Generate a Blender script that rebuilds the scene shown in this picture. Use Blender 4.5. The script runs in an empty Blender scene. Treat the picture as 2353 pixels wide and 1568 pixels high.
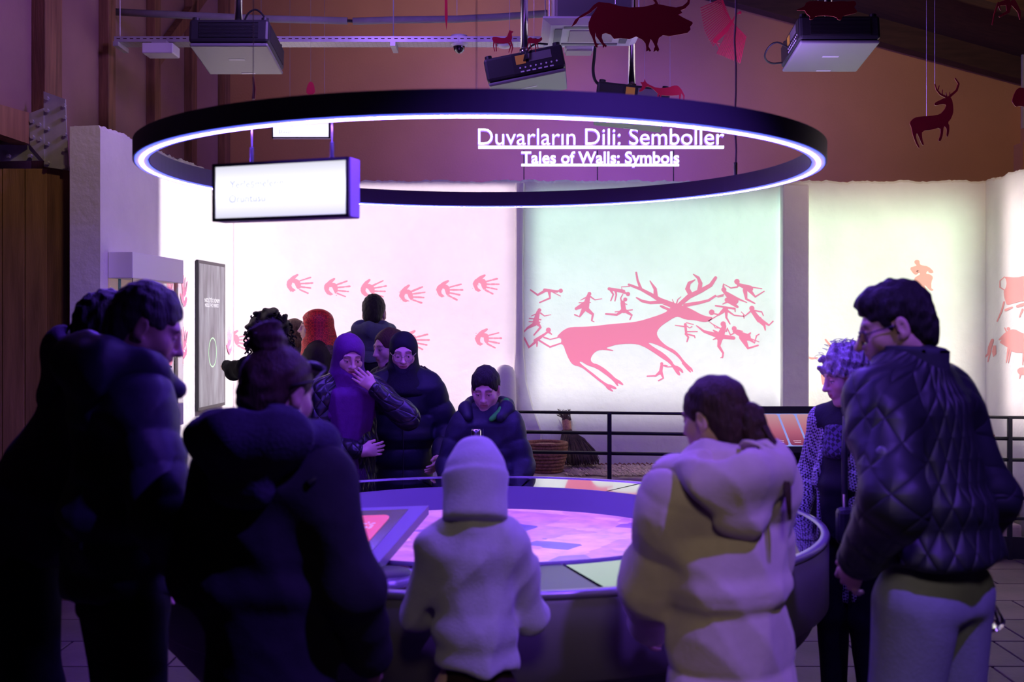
import bpy, bmesh, math, random
import numpy as np
from mathutils import Vector, Matrix, Euler

random.seed(7)
SC = bpy.context.scene
COL = SC.collection
PI = math.pi
FPX, CX, HY, CAMZ = 2700.0, 1176.5, 749.0, 1.6      # focal length in pixels, principal column, horizon row, eye height


def at(px, py, Y):
    """world point seen at pixel (px, py) at depth Y"""
    return Vector(((px - CX) * Y / FPX, Y, CAMZ - (py - HY) * Y / FPX))


def lin(r, g, b):
    f = lambda v: (v / 255 / 12.92) if v / 255 <= 0.04045 else ((v / 255 + 0.055) / 1.055) ** 2.4
    return (f(r), f(g), f(b))


# ------------------------------------------------------------------ camera
cam = bpy.data.cameras.new('camera')
camo = bpy.data.objects.new('camera', cam)
COL.objects.link(camo)
camo.location = (0, 0, CAMZ)
camo.rotation_euler = (PI / 2, 0, 0)
cam.sensor_width = 36
cam.lens = FPX / 2353 * 36
cam.shift_y = -(784 - HY) / 2353
cam.clip_start = 0.05
cam.dof.use_dof = True
cam.dof.focus_distance = 7.0
cam.dof.aperture_fstop = 3.2
SC.camera = camo

# ------------------------------------------------------------------ world, exposure
w = bpy.data.worlds.new('world')
SC.world = w
w.use_nodes = True
w.node_tree.nodes['Background'].inputs[0].default_value = (0.55, 0.36, 0.5, 1)
w.node_tree.nodes['Background'].inputs[1].default_value = 0.008
SC.view_settings.view_transform = 'Standard'
SC.view_settings.look = 'None'
SC.view_settings.gamma = 1
SC.view_settings.exposure = 0
SC.view_settings.use_curve_mapping = False


# ------------------------------------------------------------------ lamps of the hall, added fill
def lamp(name, kind, loc, energy, color, size=0.1, target=None, spot=None, blend=0.6):
    l = bpy.data.lights.new(name, kind)
    l.energy = energy
    l.color = color
    o = bpy.data.objects.new(name, l)
    o.location = loc
    COL.objects.link(o)
    if kind == 'AREA':
        l.shape = 'DISK'
        l.size = size
    else:
        l.shadow_soft_size = size
    if spot:
        l.spot_size = spot
        l.spot_blend = blend
    if target is not None:
        d = Vector(target) - Vector(loc)
        o.rotation_euler = d.to_track_quat('-Z', 'Y').to_euler()
    return o


def beam(name, loc, rz, dist, rect, soft, color, energy, top=None):
    """A video projector's beam: a point source that lights one soft-edged rectangle of a wall evenly.
    rect = x0, x1, z0, z1 on the wall in the beam's own frame (x along the wall from the lens, z from the lens)."""
    l = bpy.data.lights.new(name, 'POINT')
    l.energy = energy
    l.shadow_soft_size = 0.015
    o = bpy.data.objects.new(name, l)
    o.location = loc
    o.rotation_euler = (0, 0, rz)
    COL.objects.link(o)
    l.use_nodes = True
    nt = l.node_tree
    em = nt.nodes['Emission']
    tc = nt.nodes.new('ShaderNodeTexCoord')
    sp = nt.nodes.new('ShaderNodeSeparateXYZ')
    nt.links.new(tc.outputs['Normal'], sp.inputs[0])

    def M(op, a, b=None):
        n = nt.nodes.new('ShaderNodeMath')
        n.operation = op
        for i, x in enumerate((a, b)):
            if x is None:
                continue
            if isinstance(x, (int, float)):
                n.inputs[i].default_value = x
            else:
                nt.links.new(x, n.inputs[i])
        return n.outputs[0]

    def ss(x, a, b, lo=0.0, hi=1.0):
        n = nt.nodes.new('ShaderNodeMapRange')
        n.interpolation_type = 'SMOOTHSTEP'
        for i, v in enumerate((a, b, lo, hi)):
            n.inputs[1 + i].default_value = v
        nt.links.new(x, n.inputs[0])
        return n.outputs[0]
    y = M('MAXIMUM', sp.outputs[1], 0.02)
    u = M('DIVIDE', sp.outputs[0], y)
    v = M('DIVIDE', sp.outputs[2], y)
    x0, x1, z0, z1 = [q / dist for q in rect]
    sl, sr, sb, st = [q / dist for q in soft]
    m = M('MULTIPLY', M('MULTIPLY', ss(u, x0 - sl / 2, x0 + sl / 2), ss(u, x1 + sr / 2, x1 - sr / 2)),
          M('MULTIPLY', ss(v, z0 - sb / 2, z0 + sb / 2), ss(v, z1 + st / 2, z1 - st / 2)))
    front = M('GREATER_THAN', sp.outputs[1], 0.02)
    s = M('MULTIPLY', M('DIVIDE', m, M('POWER', y, 3.0)), front)
    nt.links.new(s, em.inputs[1])
    if top:
        mix = nt.nodes.new('ShaderNodeMix')
        mix.data_type = 'RGBA'
        nt.links.new(ss(v, z0, z1), mix.inputs[0])
        mix.inputs[6].default_value = (*color, 1)
        mix.inputs[7].default_value = (*top, 1)
        nt.links.new(mix.outputs[2], em.inputs[0])
    else:
        em.inputs[0].default_value = (*color, 1)
    return o


YB = 9.5                                   # plaster wall face
RZL = math.atan(0.053)                     # the long walls lean a little to the right with distance
XC = -2.24                                 # left inner corner of the plaster walls
XR = 3.83                                  # right inner corner


def wx(px, Y=YB):
    return (px - CX) * Y / FPX


def wz(py, Y=YB):
    return CAMZ - (py - HY) * Y / FPX


def back_beam(name, loc, px0, px1, py0, py1, soft, color, e, top=None):
    lx, ly, lz = loc
    return beam(name, loc, 0, YB - ly, (wx(px0) - lx, wx(px1) - lx, wz(py1) - lz, wz(py0) - lz), soft, color, e * (YB - ly) ** 2, top)


back_beam('projector_beam_hands', (-1.55, 7.62, 3.12), 505, 1182, 425, 985, (0.05, 0.22, 0.55, 0.06), (1.0, 0.80, 0.88), 45)
back_beam('projector_beam_stag', (0.14, 7.75, 2.98), 1222, 1798, 452, 945, (0.24, 0.04, 0.5, 0.35), (0.98, 1.0, 0.95), 44, (0.64, 1.0, 0.77))
back_beam('projector_beam_seated', (2.95, 7.55, 3.12), 1846, 2225, 470, 960, (0.04, 0.5, 0.6, 0.5), (1.0, 0.98, 0.84), 45, (0.70, 1.0, 0.68))
# left plaster wall: local +Y of the beam points at the wall (-X)
beam('projector_beam_left', (-0.95, 8.35, 3.15), PI / 2 + RZL * -1, 1.33, (-0.62, 1.02, -2.35, -0.45), (0.10, 0.02, 0.5, 0.06), (1.0, 0.88, 0.96), 54 * 1.33 ** 2)
beam('projector_beam_right', (2.3, 7.9, 3.15), -PI / 2 - RZL, 1.46, (-1.25, 1.3, -2.3, -0.5), (0.4, 0.3, 0.5, 0.5), (1.0, 0.86, 0.84), 46 * 1.46 ** 2)

# ceiling lamps of the hall: dim warm spots behind the visitors, a violet spot, warm washes on timber and gable; then added fill
lamp('hall_lamp_warm', 'SPOT', (0.3, -1.2, 3.6), 128, (1.0, 0.82, 0.62), 0.35, (0.52, 3.0, 0.95), 0.40, 0.6)
lamp('hall_lamp_violet', 'SPOT', (1.7, 1.2, 4.3), 600, (0.20, 0.07, 1.0), 0.06, (0.3, 3.05, 0.9), 0.75, 0.5)
lamp('hall_spot_timber', 'SPOT', (-1.2, 4.5, 4.3), 60, (1.0, 0.72, 0.42), 0.1, (-2.9, 7.0, 1.3), 0.8)
lamp('hall_spot_gable', 'SPOT', (2.6, 7.4, 4.0), 85, (1.0, 0.70, 0.35), 0.15, (3.8, 11.0, 3.0), 1.5, 0.9)
lamp('hall_spot_gable_mid', 'SPOT', (-0.3, 8.9, 4.6), 44, (1.0, 0.66, 0.36), 0.15, (-0.8, 11.0, 3.9), 1.9, 1.0)
lamp('violet_fill', 'POINT', (-0.9, 6.4, 3.9), 78, (0.36, 0.17, 1.0), 0.2)  # added violet fill without a fixture of its own
lamp('violet_fill_right', 'POINT', (1.5, 6.9, 3.0), 26, (0.42, 0.22, 1.0), 0.2)  # unseen fill added to tint the pilaster side violet
lamp('rose_wall_fill', 'SPOT', (0.2, 5.4, 4.5), 34, (1.0, 0.68, 0.5), 0.15, (-2.8, 8.6, 3.3), 0.9, 0.9)  # warm fill added to lift the upper left wall, no fixture there

# ------------------------------------------------------------------ helpers: objects
WM = {}


def wmat(o):
    return WM.get(o.name, Matrix()) if o else Matrix()


def tag(o, label, cat, group=None):
    o['label'] = label
    o['category'] = cat
    if group:
        o['group'] = group
    return o


def thing(name, label, cat, loc=(0, 0, 0), rz=0.0, group=None):
    o = bpy.data.objects.new(name, None)
    COL.objects.link(o)
    o.empty_display_size = 0.1
    o.location = loc
    o.rotation_euler = (0, 0, rz)
    WM[o.name] = Matrix.Translation(loc) @ Matrix.Rotation(rz, 4, 'Z')
    if label:
        tag(o, label, cat, group)
    return o


def link(name, mesh, mat, parent=None, smooth=False, local=False, matrix=None):
    """one mesh object; vertices are given in world space and moved into the parent's frame"""
    o = bpy.data.objects.new(name, mesh)
    COL.objects.link(o)
    if mat is not None:
        for m in (mat if isinstance(mat, (list, tuple)) else [mat]):
            mesh.materials.append(m)
    if smooth and len(mesh.polygons):
        mesh.polygons.foreach_set('use_smooth', [True] * len(mesh.polygons))
    if parent is not None:
        o.parent = parent
        if not local:
            mesh.transform(wmat(parent).inverted())
        WM[o.name] = wmat(parent)
    elif not local and len(mesh.vertices):
        co = np.empty(len(mesh.vertices) * 3, np.float32)
        mesh.vertices.foreach_get('co', co)
        co = co.reshape(-1, 3)
        lo, hi = co.min(0), co.max(0)
        c = Vector(((lo[0] + hi[0]) / 2, (lo[1] + hi[1]) / 2, lo[2]))
        mesh.transform(Matrix.Translation(-c))
        o.location = c
        WM[o.name] = Matrix.Translation(c)
    mesh.update()
    return o


class MB:
    """collects simple shapes into one mesh"""

    def __init__(self):
        self.v = []
        self.f = []
        self.mi = []

    def add(self, vs, fs, mi=0, M=None):
        b = len(self.v)
        for p in vs:
            p = Vector(p)
            self.v.append(tuple(M @ p) if M else tuple(p))
        for f in fs:
            self.f.append(tuple(i + b for i in f))
            self.mi.append(mi)
        return self

    def box(self, c, s, M=None, mi=0, bev=0.0):
        x, y, z = s[0] / 2, s[1] / 2, s[2] / 2
        if bev <= 0:
            vs = [(c[0] + i * x, c[1] + j * y, c[2] + k * z) for i in (-1, 1) for j in (-1, 1) for k in (-1, 1)]
            fs = [(0, 1, 3, 2), (4, 6, 7, 5), (0, 4, 5, 1), (2, 3, 7, 6), (0, 2, 6, 4), (1, 5, 7, 3)]
            return self.add(vs, fs, mi, M)
        bm = bmesh.new()
        bmesh.ops.create_cube(bm, size=1)
        for v in bm.verts:
            v.co = (v.co.x * s[0], v.co.y * s[1], v.co.z * s[2])
        bmesh.ops.bevel(bm, geom=bm.edges[:], offset=bev, segments=2, affect='EDGES', profile=0.5)
        vs = [(v.co.x + c[0], v.co.y + c[1], v.co.z + c[2]) for v in bm.verts]
        fs = [tuple(v.index for v in f.verts) for f in bm.faces]
        bm.free()
        return self.add(vs, fs, mi, M)

    def tube(self, pts, r, n=8, mi=0, caps=True, M=None):
        pts = [Vector(p) for p in pts]
        rr = r if isinstance(r, (list, tuple)) else [r] * len(pts)
        vs, fs = [], []
        up = None
        for i, p in enumerate(pts):
            d = (pts[min(i + 1, len(pts) - 1)] - pts[max(i - 1, 0)])
            d = d.normalized() if d.length > 1e-9 else Vector((0, 0, 1))
            if up is None:
                up = Vector((0, 0, 1)) if abs(d.z) < 0.9 else Vector((1, 0, 0))
            a = d.cross(up)
            a = a.normalized() if a.length > 1e-6 else d.orthogonal().normalized()
            b = a.cross(d).normalized()
            up = b
            for k in range(n):
                t = 2 * PI * k / n
                vs.append(p + (a * math.cos(t) + b * math.sin(t)) * rr[i])
        for i in range(len(pts) - 1):
            for k in range(n):
                k2 = (k + 1) % n
                fs.append((i * n + k, i * n + k2, (i + 1) * n + k2, (i + 1) * n + k))
        if caps:
            fs.append(tuple(range(n)))
            fs.append(tuple((len(pts) - 1) * n + k for k in reversed(range(n))))
        return self.add(vs, fs, mi, M)

    def lathe(self, c, prof, n=48, mi=0, a0=0.0, a1=2 * PI, closed=False):
        """prof: (radius, z) pairs turned about the vertical axis through c"""
        full = abs(a1 - a0 - 2 * PI) < 1e-6
        m = n if full else n + 1
        vs, fs = [], []
        for i in range(m):
            t = a0 + (a1 - a0) * i / n
            for r, z in prof:
                vs.append((c[0] + r * math.cos(t), c[1] + r * math.sin(t), c[2] + z))
        P = len(prof)
        for i in range(n):
            j = (i + 1) % m
            for k in range(P if closed else P - 1):
                k2 = (k + 1) % P
                fs.append((i * P + k, j * P + k, j * P + k2, i * P + k2))
        if not full and closed:
            fs.append(tuple(range(P)))
            fs.append(tuple(n * P + k for k in reversed(range(P))))
        return self.add(vs, fs, mi)

    def prism(self, poly, M, depth=0.003, mi=0):
        """extrude a 2-D polygon (x, y) by depth; M carries the local (x, y, depth) frame to the world"""
        n = len(poly)
        vs = [(p[0], p[1], 0) for p in poly] + [(p[0], p[1], depth) for p in poly]
        fs = [tuple(range(n)), tuple(range(2 * n - 1, n - 1, -1))]
        fs += [(i, (i + 1) % n, n + (i + 1) % n, n + i) for i in range(n)]
        return self.add(vs, fs, mi, M)

    def mesh(self, name):
        m = bpy.data.meshes.new(name)
        m.from_pydata(self.v, [], self.f)
        if any(self.mi):
            m.polygons.foreach_set('material_index', self.mi)
        bm = bmesh.new()
        bm.from_mesh(m)
        bmesh.ops.recalc_face_normals(bm, faces=bm.faces[:])
        bm.to_mesh(m)
        bm.free()
        return m

    def build(self, name, mat, parent=None, smooth=False):
        return link(name, self.mesh(name), mat, parent, smooth)


def struct(o):
    o['kind'] = 'structure'
    return o


# ------------------------------------------------------------------ materials
MATS = {}


def mat(name, color, rough=0.6, metal=0.0, emit=None, es=0.0, noise=0.0, scale=8.0, bump=0.0, bscale=40.0, spec=0.5, coat=0.0, sheen=0.0, trans=0.0, stretch=None, attr=None):
    if name in MATS:
        return MATS[name]
    m = bpy.data.materials.new(name)
    m.use_nodes = True
    nt = m.node_tree
    b = nt.nodes['Principled BSDF']
    b.inputs['Base Color'].default_value = (*color, 1)
    b.inputs['Roughness'].default_value = rough
    b.inputs['Metallic'].default_value = metal
    b.inputs['Specular IOR Level'].default_value = spec
    if coat:
        b.inputs['Coat Weight'].default_value = coat
        b.inputs['Coat Roughness'].default_value = 0.05
    if sheen:
        b.inputs['Sheen Weight'].default_value = sheen
    if trans:
        b.inputs['Transmission Weight'].default_value = trans
    if emit:
        b.inputs['Emission Color'].default_value = (*emit, 1)
        b.inputs['Emission Strength'].default_value = es
    tc = nt.nodes.new('ShaderNodeTexCoord')
    src = tc.outputs['Object']
    if stretch:
        mp = nt.nodes.new('ShaderNodeMapping')
        mp.inputs['Scale'].default_value = stretch
        nt.links.new(src, mp.inputs[0])
        src = mp.outputs[0]
    colsock = None
    if attr:
        a = nt.nodes.new('ShaderNodeAttribute')
        a.attribute_name = attr
        mx = nt.nodes.new('ShaderNodeMix')
        mx.data_type = 'RGBA'
        mx.blend_type = 'MULTIPLY'
        mx.inputs[0].default_value = 1
        mx.inputs[6].default_value = (*color, 1)
        nt.links.new(a.outputs['Color'], mx.inputs[7])
        colsock = mx.outputs[2]
        nt.links.new(colsock, b.inputs['Base Color'])
    if noise:
        n = nt.nodes.new('ShaderNodeTexNoise')
        n.inputs['Scale'].default_value = scale
        n.inputs['Detail'].default_value = 5
        nt.links.new(src, n.inputs['Vector'])
        r = nt.nodes.new('ShaderNodeMapRange')
        r.inputs[1].default_value = 0.3
        r.inputs[2].default_value = 0.7
        r.inputs[3].default_value = 1 - noise
        r.inputs[4].default_value = 1 + noise
        nt.links.new(n.outputs[0], r.inputs[0])
        mx = nt.nodes.new('ShaderNodeVectorMath')
        mx.operation = 'MULTIPLY'
        mx.inputs[0].default_value = color
        if colsock:
            nt.links.new(colsock, mx.inputs[0])
        nt.links.new(r.outputs[0], mx.inputs[1])
        nt.links.new(mx.outputs[0], b.inputs['Base Color'])
    if bump:
        n = nt.nodes.new('ShaderNodeTexNoise')
        n.inputs['Scale'].default_value = bscale
        n.inputs['Detail'].default_value = 6
        nt.links.new(src, n.inputs['Vector'])
        bp = nt.nodes.new('ShaderNodeBump')
        bp.inputs['Strength'].default_value = bump
        bp.inputs['Distance'].default_value = 0.02
        nt.links.new(n.outputs[0], bp.inputs['Height'])
        nt.links.new(bp.outputs[0], b.inputs['Normal'])
    MATS[name] = m
    return m


PLASTER = mat('white_plaster', (0.80, 0.78, 0.76), 0.9, noise=0.05, scale=3, bump=0.25, bscale=18)
CLAY = mat('clay_plaster', (0.52, 0.40, 0.33), 0.95, noise=0.12, scale=5, bump=0.3, bscale=16)
ORANGE = mat('ochre_paint', (0.52, 0.275, 0.115), 0.9, noise=0.08, scale=1.5, bump=0.1, bscale=60)
ROSE = mat('rose_plaster', (0.36, 0.205, 0.18), 0.9, noise=0.10, scale=2, bump=0.1, bscale=50)
WOOD = mat('brown_timber', (0.24, 0.115, 0.055), 0.7, noise=0.35, scale=4, bump=0.2, bscale=25, stretch=(6, 6, 0.5))
WOODL = mat('pine_plank', (0.36, 0.19, 0.085), 0.7, noise=0.3, scale=3, bump=0.15, bscale=20, stretch=(7, 7, 0.6))
DARKWOOD = mat('dark_rafter', (0.05, 0.022, 0.013), 0.8, noise=0.3, scale=4, stretch=(1, 6, 6))
STEEL = mat('galvanised_steel', (0.50, 0.50, 0.52), 0.45, 0.35, noise=0.15, scale=9)
CHROME = mat('polished_steel', (0.75, 0.75, 0.77), 0.2, 1.0)
BLACK = mat('black_plastic', (0.018, 0.018, 0.022), 0.45)
BLACKM = mat('black_metal', (0.02, 0.02, 0.026), 0.4, 0.3)
GREYP = mat('grey_plastic', (0.16, 0.16, 0.17), 0.5)
WHITEP = mat('white_plastic', (0.72, 0.72, 0.74), 0.45)
LINER = mat('ring_anthracite', (0.11, 0.10, 0.125), 0.5)


# ------------------------------------------------------------------ room shell
def slab_wall(name, p0, p1, thick, z0, z1, m, jit=0.007, n=140, seed=1, mdir=1):
    """an upright plaster wall from p0 to p1 (its visible face), with an uneven crumbling top edge"""
    r = random.Random(seed)
    a, b = Vector((*p0, 0)), Vector((*p1, 0))
    d = (b - a).normalized()
    nrm = Vector((-d.y, d.x, 0)) * mdir * thick
    mb = MB()
    vs, fs = [], []
    walk = 0
    for i in range(n + 1):
        t = i / n
        p = a.lerp(b, t)
        walk = walk * 0.7 + r.uniform(-jit, jit)
        zt = z1 + walk
        back = p + nrm
        vs += [(p.x, p.y, z0), (p.x, p.y, zt - 0.02), (p.x + nrm.x * 0.05, p.y + nrm.y * 0.05, zt), (back.x, back.y, zt + r.uniform(-jit, jit)), (back.x, back.y, z0)]
    for i in range(n):
        for k in range(4):
            fs.append((i * 5 + k, (i + 1) * 5 + k, (i + 1) * 5 + k + 1, i * 5 + k + 1))
    fs.append(tuple(range(5)))
    fs.append(tuple(n * 5 + k for k in reversed(range(5))))
    mb.add(vs, fs)
    return mb.build(name, m)


GROUT = mat('floor_joint', (0.10, 0.07, 0.07), 0.9, noise=0.2, scale=6)
TILE = mat('stone_tile', (0.12, 0.075, 0.08), 0.65, noise=0.25, scale=2.5, bump=0.06, bscale=30)
TILE2 = mat('stone_tile_light', (0.15, 0.095, 0.095), 0.62, noise=0.25, scale=2.5, bump=0.06, bscale=30)
fl = struct(MB().box((0.6, 5.0, -0.03), (9.6, 14.0, 0.05)).build('floor', GROUT))
tile_meshes = {}
rt = random.Random(3)
for j in range(15):
    y = 2.2 + j * 0.44
    x = -2.55 - rt.random() * 0.5
    while x < 3.9:
        wd = rt.choice((0.45, 0.6, 0.75))
        key = (wd, rt.random() < 0.4)
        if key not in tile_meshes:
            me = MB().box((0, 0, 0), (wd - 0.012, 0.428, 0.012), bev=0.003).mesh('tile')
            me.materials.append(TILE2 if key[1] else TILE)
            tile_meshes[key] = me
        xc, yc = x + wd / 2, y
        if abs(xc) * FPX / yc < 1500:
            o = bpy.data.objects.new('tile', tile_meshes[key])
            COL.objects.link(o)
            o.parent = fl
            o.location = Vector((xc, yc, -0.001)) - fl.location
        x += wd

WL = struct(slab_wall('wall_plaster_left', (-2.383, 6.8), (XC, YB + 0.15), 0.18, 0, 2.765, PLASTER, seed=4, mdir=1))
WB = struct(slab_wall('wall_plaster_back', (XC - 0.18, YB), (XR + 0.2, YB), 0.3, 0, 2.775, PLASTER, seed=5, n=330))
WR = struct(slab_wall('wall_plaster_right', (XR - 0.17, 6.3), (XR, YB), 0.25, 0, 2.775, PLASTER, seed=6, mdir=-1))
# pilasters of the plaster wall
mb = MB()
for z0, z1, xa, xb in ((0, 1.0, wx(1183), wx(1238)), (1.0, 1.35, wx(1185), wx(1212)), (1.35, 2.76, wx(1186), wx(1205))):
    pass
prof = [(0.0, -0.06, 0.24), (0.75, -0.06, 0.24), (0.95, -0.03, 0.17), (1.15, 0.0, 0.12), (1.4, 0.02, 0.098), (2.1, 0.025, 0.095), (2.75, 0.025, 0.105)]
vs, fs = [], []
for z, xa, xb in prof:
    vs += [(xa, YB, z), (xa + 0.012, YB - 0.06, z), (xb - 0.012, YB - 0.06, z), (xb, YB, z)]
for i in range(len(prof) - 1):
    for k in range(3):
        fs.append((i * 4 + k, i * 4 + k + 1, i * 4 + k + 5, i * 4 + k + 4))
fs.append((len(vs) - 4, len(vs) - 3, len(vs) - 2, len(vs) - 1))
mb.add(vs, fs)
mb.build('pilaster', PLASTER, WB)
mb = MB()
mb.box(((wx(1790) + wx(1850)) / 2 + 0.005, YB - 0.055, 1.365), (wx(1850) - wx(1790), 0.115, 2.73), bev=0.012)
mb.build('pilaster', PLASTER, WB)
# rounded plaster stub in front of the wall beside the boy
mb = MB()
p = at(1160, 838, 9.35)
mb.lathe((p.x, 9.33, 0), [(0.0, p.z), (0.03, p.z - 0.004), (0.065, p.z - 0.025), (0.085, p.z - 0.08), (0.095, 0.9), (0.10, 0.0)], 20)
tag(mb.build('plaster_post', PLASTER, None, True), 'short white plaster post with rounded top standing at the wall behind the boy', 'post')

# building shell
WGB = struct(MB().add([(-3.2, 11, 0), (7.0, 11, 0), (7.0, 11, 3.35), (2.3, 11, 4.65), (-0.5, 11, 5.4), (-3.2, 11, 4.7), (-3.2, 11.2, 0), (7, 11.2, 0), (7, 11.2, 3.35), (2.3, 11.2, 4.65), (-0.5, 11.2, 5.4), (-3.2, 11.2, 4.7)],
                     [(0, 1, 2, 3, 4, 5), (11, 10, 9, 8, 7, 6), (0, 6, 7, 1), (2, 8, 9, 3), (3, 9, 10, 4), (4, 10, 11, 5), (1, 7, 8, 2), (5, 11, 6, 0)]).build('wall_back', ORANGE))
ML = Matrix.Translation((-2.7, 11, 0)) @ Matrix.Rotation(-RZL, 4, 'Z')     # frame of the timber wall: x into the room, y along it
WLT = struct(MB().box((-0.1, -1.85, 1.4), (0.2, 4.1, 2.8), ML).box((-0.1, -3.4, 3.8), (0.2, 7.2, 2.0), ML).build('wall_left', ROSE))
WRT = struct(MB().box((4.86, 9.5, 1.85), (0.2, 3.2, 3.7), Matrix()).build('wall_right', ORANGE))
for y, yl, xp in ((-3.78, 0.24, 0.085), (-2.83, 0.13, 0.07), (-1.93, 0.13, 0.07), (-1.05, 0.13, 0.07), (-0.1, 0.16, 0.07)):
    MB().box((xp / 2, y, 2.4), (xp, yl, 4.78), ML, bev=0.004).build('post', WOOD, WLT)
# slanting brace high on the timber wall
MB().box((0, 0, 0), (0.06, 0.1, 1.9), ML @ Matrix.Translation((0.04, -1.15, 4.2)) @ Matrix.Rotation(-0.95, 4, 'X')).build('brace', WOOD, WLT)
# partition of upright planks at the far left, carried by a steel-plated post
pl = struct(MB().box((-3.45, 7.09, 1.2), (1.25, 0.03, 2.4)).build('wall_partition', DARKWOOD))
for k in range(4):
    x1 = at(105, 0, 7.0).x - k * 0.136
    MB().box((x1 - 0.067, 7.045, 1.27), (0.131, 0.045, 2.54), bev=0.004).build('plank', WOODL, pl)
po = struct(MB().box(((at(106, 0, 7.02).x + at(158, 0, 7.02).x) / 2, 7.1, 1.28), (0.135, 0.15, 2.56), bev=0.005).build('trim_1', WOOD))
bm_ = thing('tie_beam', 'violet lit timber beam bolted to the steel plate at the far left', 'beam', tuple(at(40, 285, 6.9)))
R0, R1, L0, L1 = at(67, 259, 6.96), at(67, 331, 6.96), at(-120, 206, 6.3), at(-120, 268, 6.3)
bk_ = Vector((-0.10, 0.09, 0))
MB().add([tuple(q) for q in (L0, R0, R1, L1, L0 + bk_, R0 + bk_, R1 + bk_, L1 + bk_)], [(0, 1, 2, 3), (7, 6, 5, 4), (0, 4, 5, 1), (1, 5, 6, 2), (2, 6, 7, 3), (3, 7, 4, 0)]).build('timber', WOODL, bm_)
gp = thing('gusset_plate', 'galvanised steel plate with bolts joining post and beam at far left', 'bracket', tuple(at(110, 390, 6.98)))
PLT = STEEL


def poly3(pts, Y, th, m, name, parent):
    mb = MB()
    v = [at(x, y, Y) for x, y in pts]
    n = len(v)
    mb.add([tuple(q) for q in v] + [(q.x, q.y + th, q.z) for q in v],
           [tuple(range(n)), tuple(range(2 * n - 1, n - 1, -1))] + [(i, (i + 1) % n, n + (i + 1) % n, n + i) for i in range(n)])
    return mb.build(name, m, parent)


pa = poly3([(100, 210), (150, 228), (152, 290), (158, 392), (101, 383)], 6.98, 0.012, PLT, 'post_plate', gp)
pb = poly3([(66, 261), (100, 248), (101, 370), (69, 333)], 6.97, 0.012, PLT, 'beam_plate', gp)
pc = poly3([(-20, 332), (68, 334), (99, 369), (-20, 371)], 7.0, 0.012, PLT, 'angle_plate', gp)
for (bx, by), par in zip([(109, 227), (148, 243), (109, 255), (149, 270), (110, 296), (110, 331), (110, 375), (150, 310), (150, 345), (150, 385), (75, 280), (91, 287), (76, 316), (92, 321), (21, 359), (71, 359)], [pa] * 10 + [pb] * 4 + [pc] * 2):
    q = at(bx, by, 6.975)
    MB().tube([q, q - Vector((0, 0.022, 0))], [0.014, 0.012], 6).build('bolt', STEEL, par)

# roof and rafters
ROOF = struct(MB().add([(-0.5, -3, 5.5), (-0.5, 11.2, 5.5), (7.2, 11.2, 3.36), (7.2, -3, 3.36), (-3.4, -3, 4.75), (-3.4, 11.2, 4.75)], [(0, 1, 2, 3), (0, 4, 5, 1)]).build('ceiling', DARKWOOD))


def gable_z(x):
    return 5.4 - (x + 0.5) * 0.268


for y in (10.85, 9.2, 7.5):
    a, b = Vector((0.6, y, gable_z(0.6) - 0.03)), Vector((6.8, y, gable_z(6.8) - 0.03))
    mid = (a + b) / 2
    Mx = Matrix.Translation(mid) @ Matrix.Rotation(math.atan2(0.268, 1), 4, 'Y')
    MB().box((0, 0, 0), ((b - a).length, 0.16, 0.24), Mx).build('rafter', DARKWOOD, ROOF)
q = at(2338, 150, 10.7)
MB().box((q.x + 0.12, 10.7, q.z - 0.2), (0.16, 0.03, 0.75)).build('steel_plate', STEEL, ROOF)
MB().box((q.x + 0.3, 10.8, q.z - 0.95), (0.5, 0.2, 0.5), Matrix()).build('wall_stub', ORANGE, ROOF)

# raised platform behind the railing
plat = thing('plaster_platform', 'low clay plastered platform with a step behind the black railing', 'platform', (1.9, 8.9, 0))
MB().box((1.85, 9.015, 0.243), (3.5, 0.82, 0.486), bev=0.02).build('upper_step', CLAY, plat)
MB().box((2.2, 8.58, 0.17), (2.8, 0.3, 0.34), bev=0.02).build('lower_step', CLAY, plat)
MB().box((2.76, 8.36, 0.10), (1.66, 0.2, 0.20), bev=0.02).build('front_step', CLAY, plat)
bw = thing('wooden_bowl', 'reddish brown carved wooden bowl on the platform behind the railing at right', 'bowl', tuple(at(2262, 1022, 8.95)))
BWOOD = mat('bowl_wood', (0.30, 0.10, 0.055), 0.5, noise=0.4, scale=6, stretch=(1, 8, 8))
mb = MB()
prof = [(0.02, 0), (0.12, 0.01), (0.19, 0.045), (0.20, 0.065), (0.17, 0.062), (0.10, 0.03), (0.0, 0.022)]
mb.lathe((0, 0, 0), prof, 24)
mb.v = [(x * 1.0, y * 0.5, z * 1.4) for x, y, z in mb.v]
bwp = at(2225, 1027, 8.95)
mb.v = [(x + bwp.x, y + bwp.y, z + bwp.z) for x, y, z in mb.v]
mb.build('bowl_shell', BWOOD, bw, True)
CRUM = mat('crumbled_plaster', (0.42, 0.34, 0.30), 0.95, noise=0.5, scale=40)
mb = MB()
for k in range(10):
    q = at(2272 + k * 9, 1028 + k * 3.2, 9.3)
    mb.lathe((q.x, 9.36 - 0.06, 0.486), [(0.09, 0.0), (0.075, 0.05), (0.04, 0.09 + 0.05 * math.sin(k * 2.1) ** 2), (0.0, 0.12)], 7)
tag(mb.build('plaster_rubble', CRUM), 'crumbled greyish plaster heap at the wall foot behind the railing at right', 'rubble')


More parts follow.
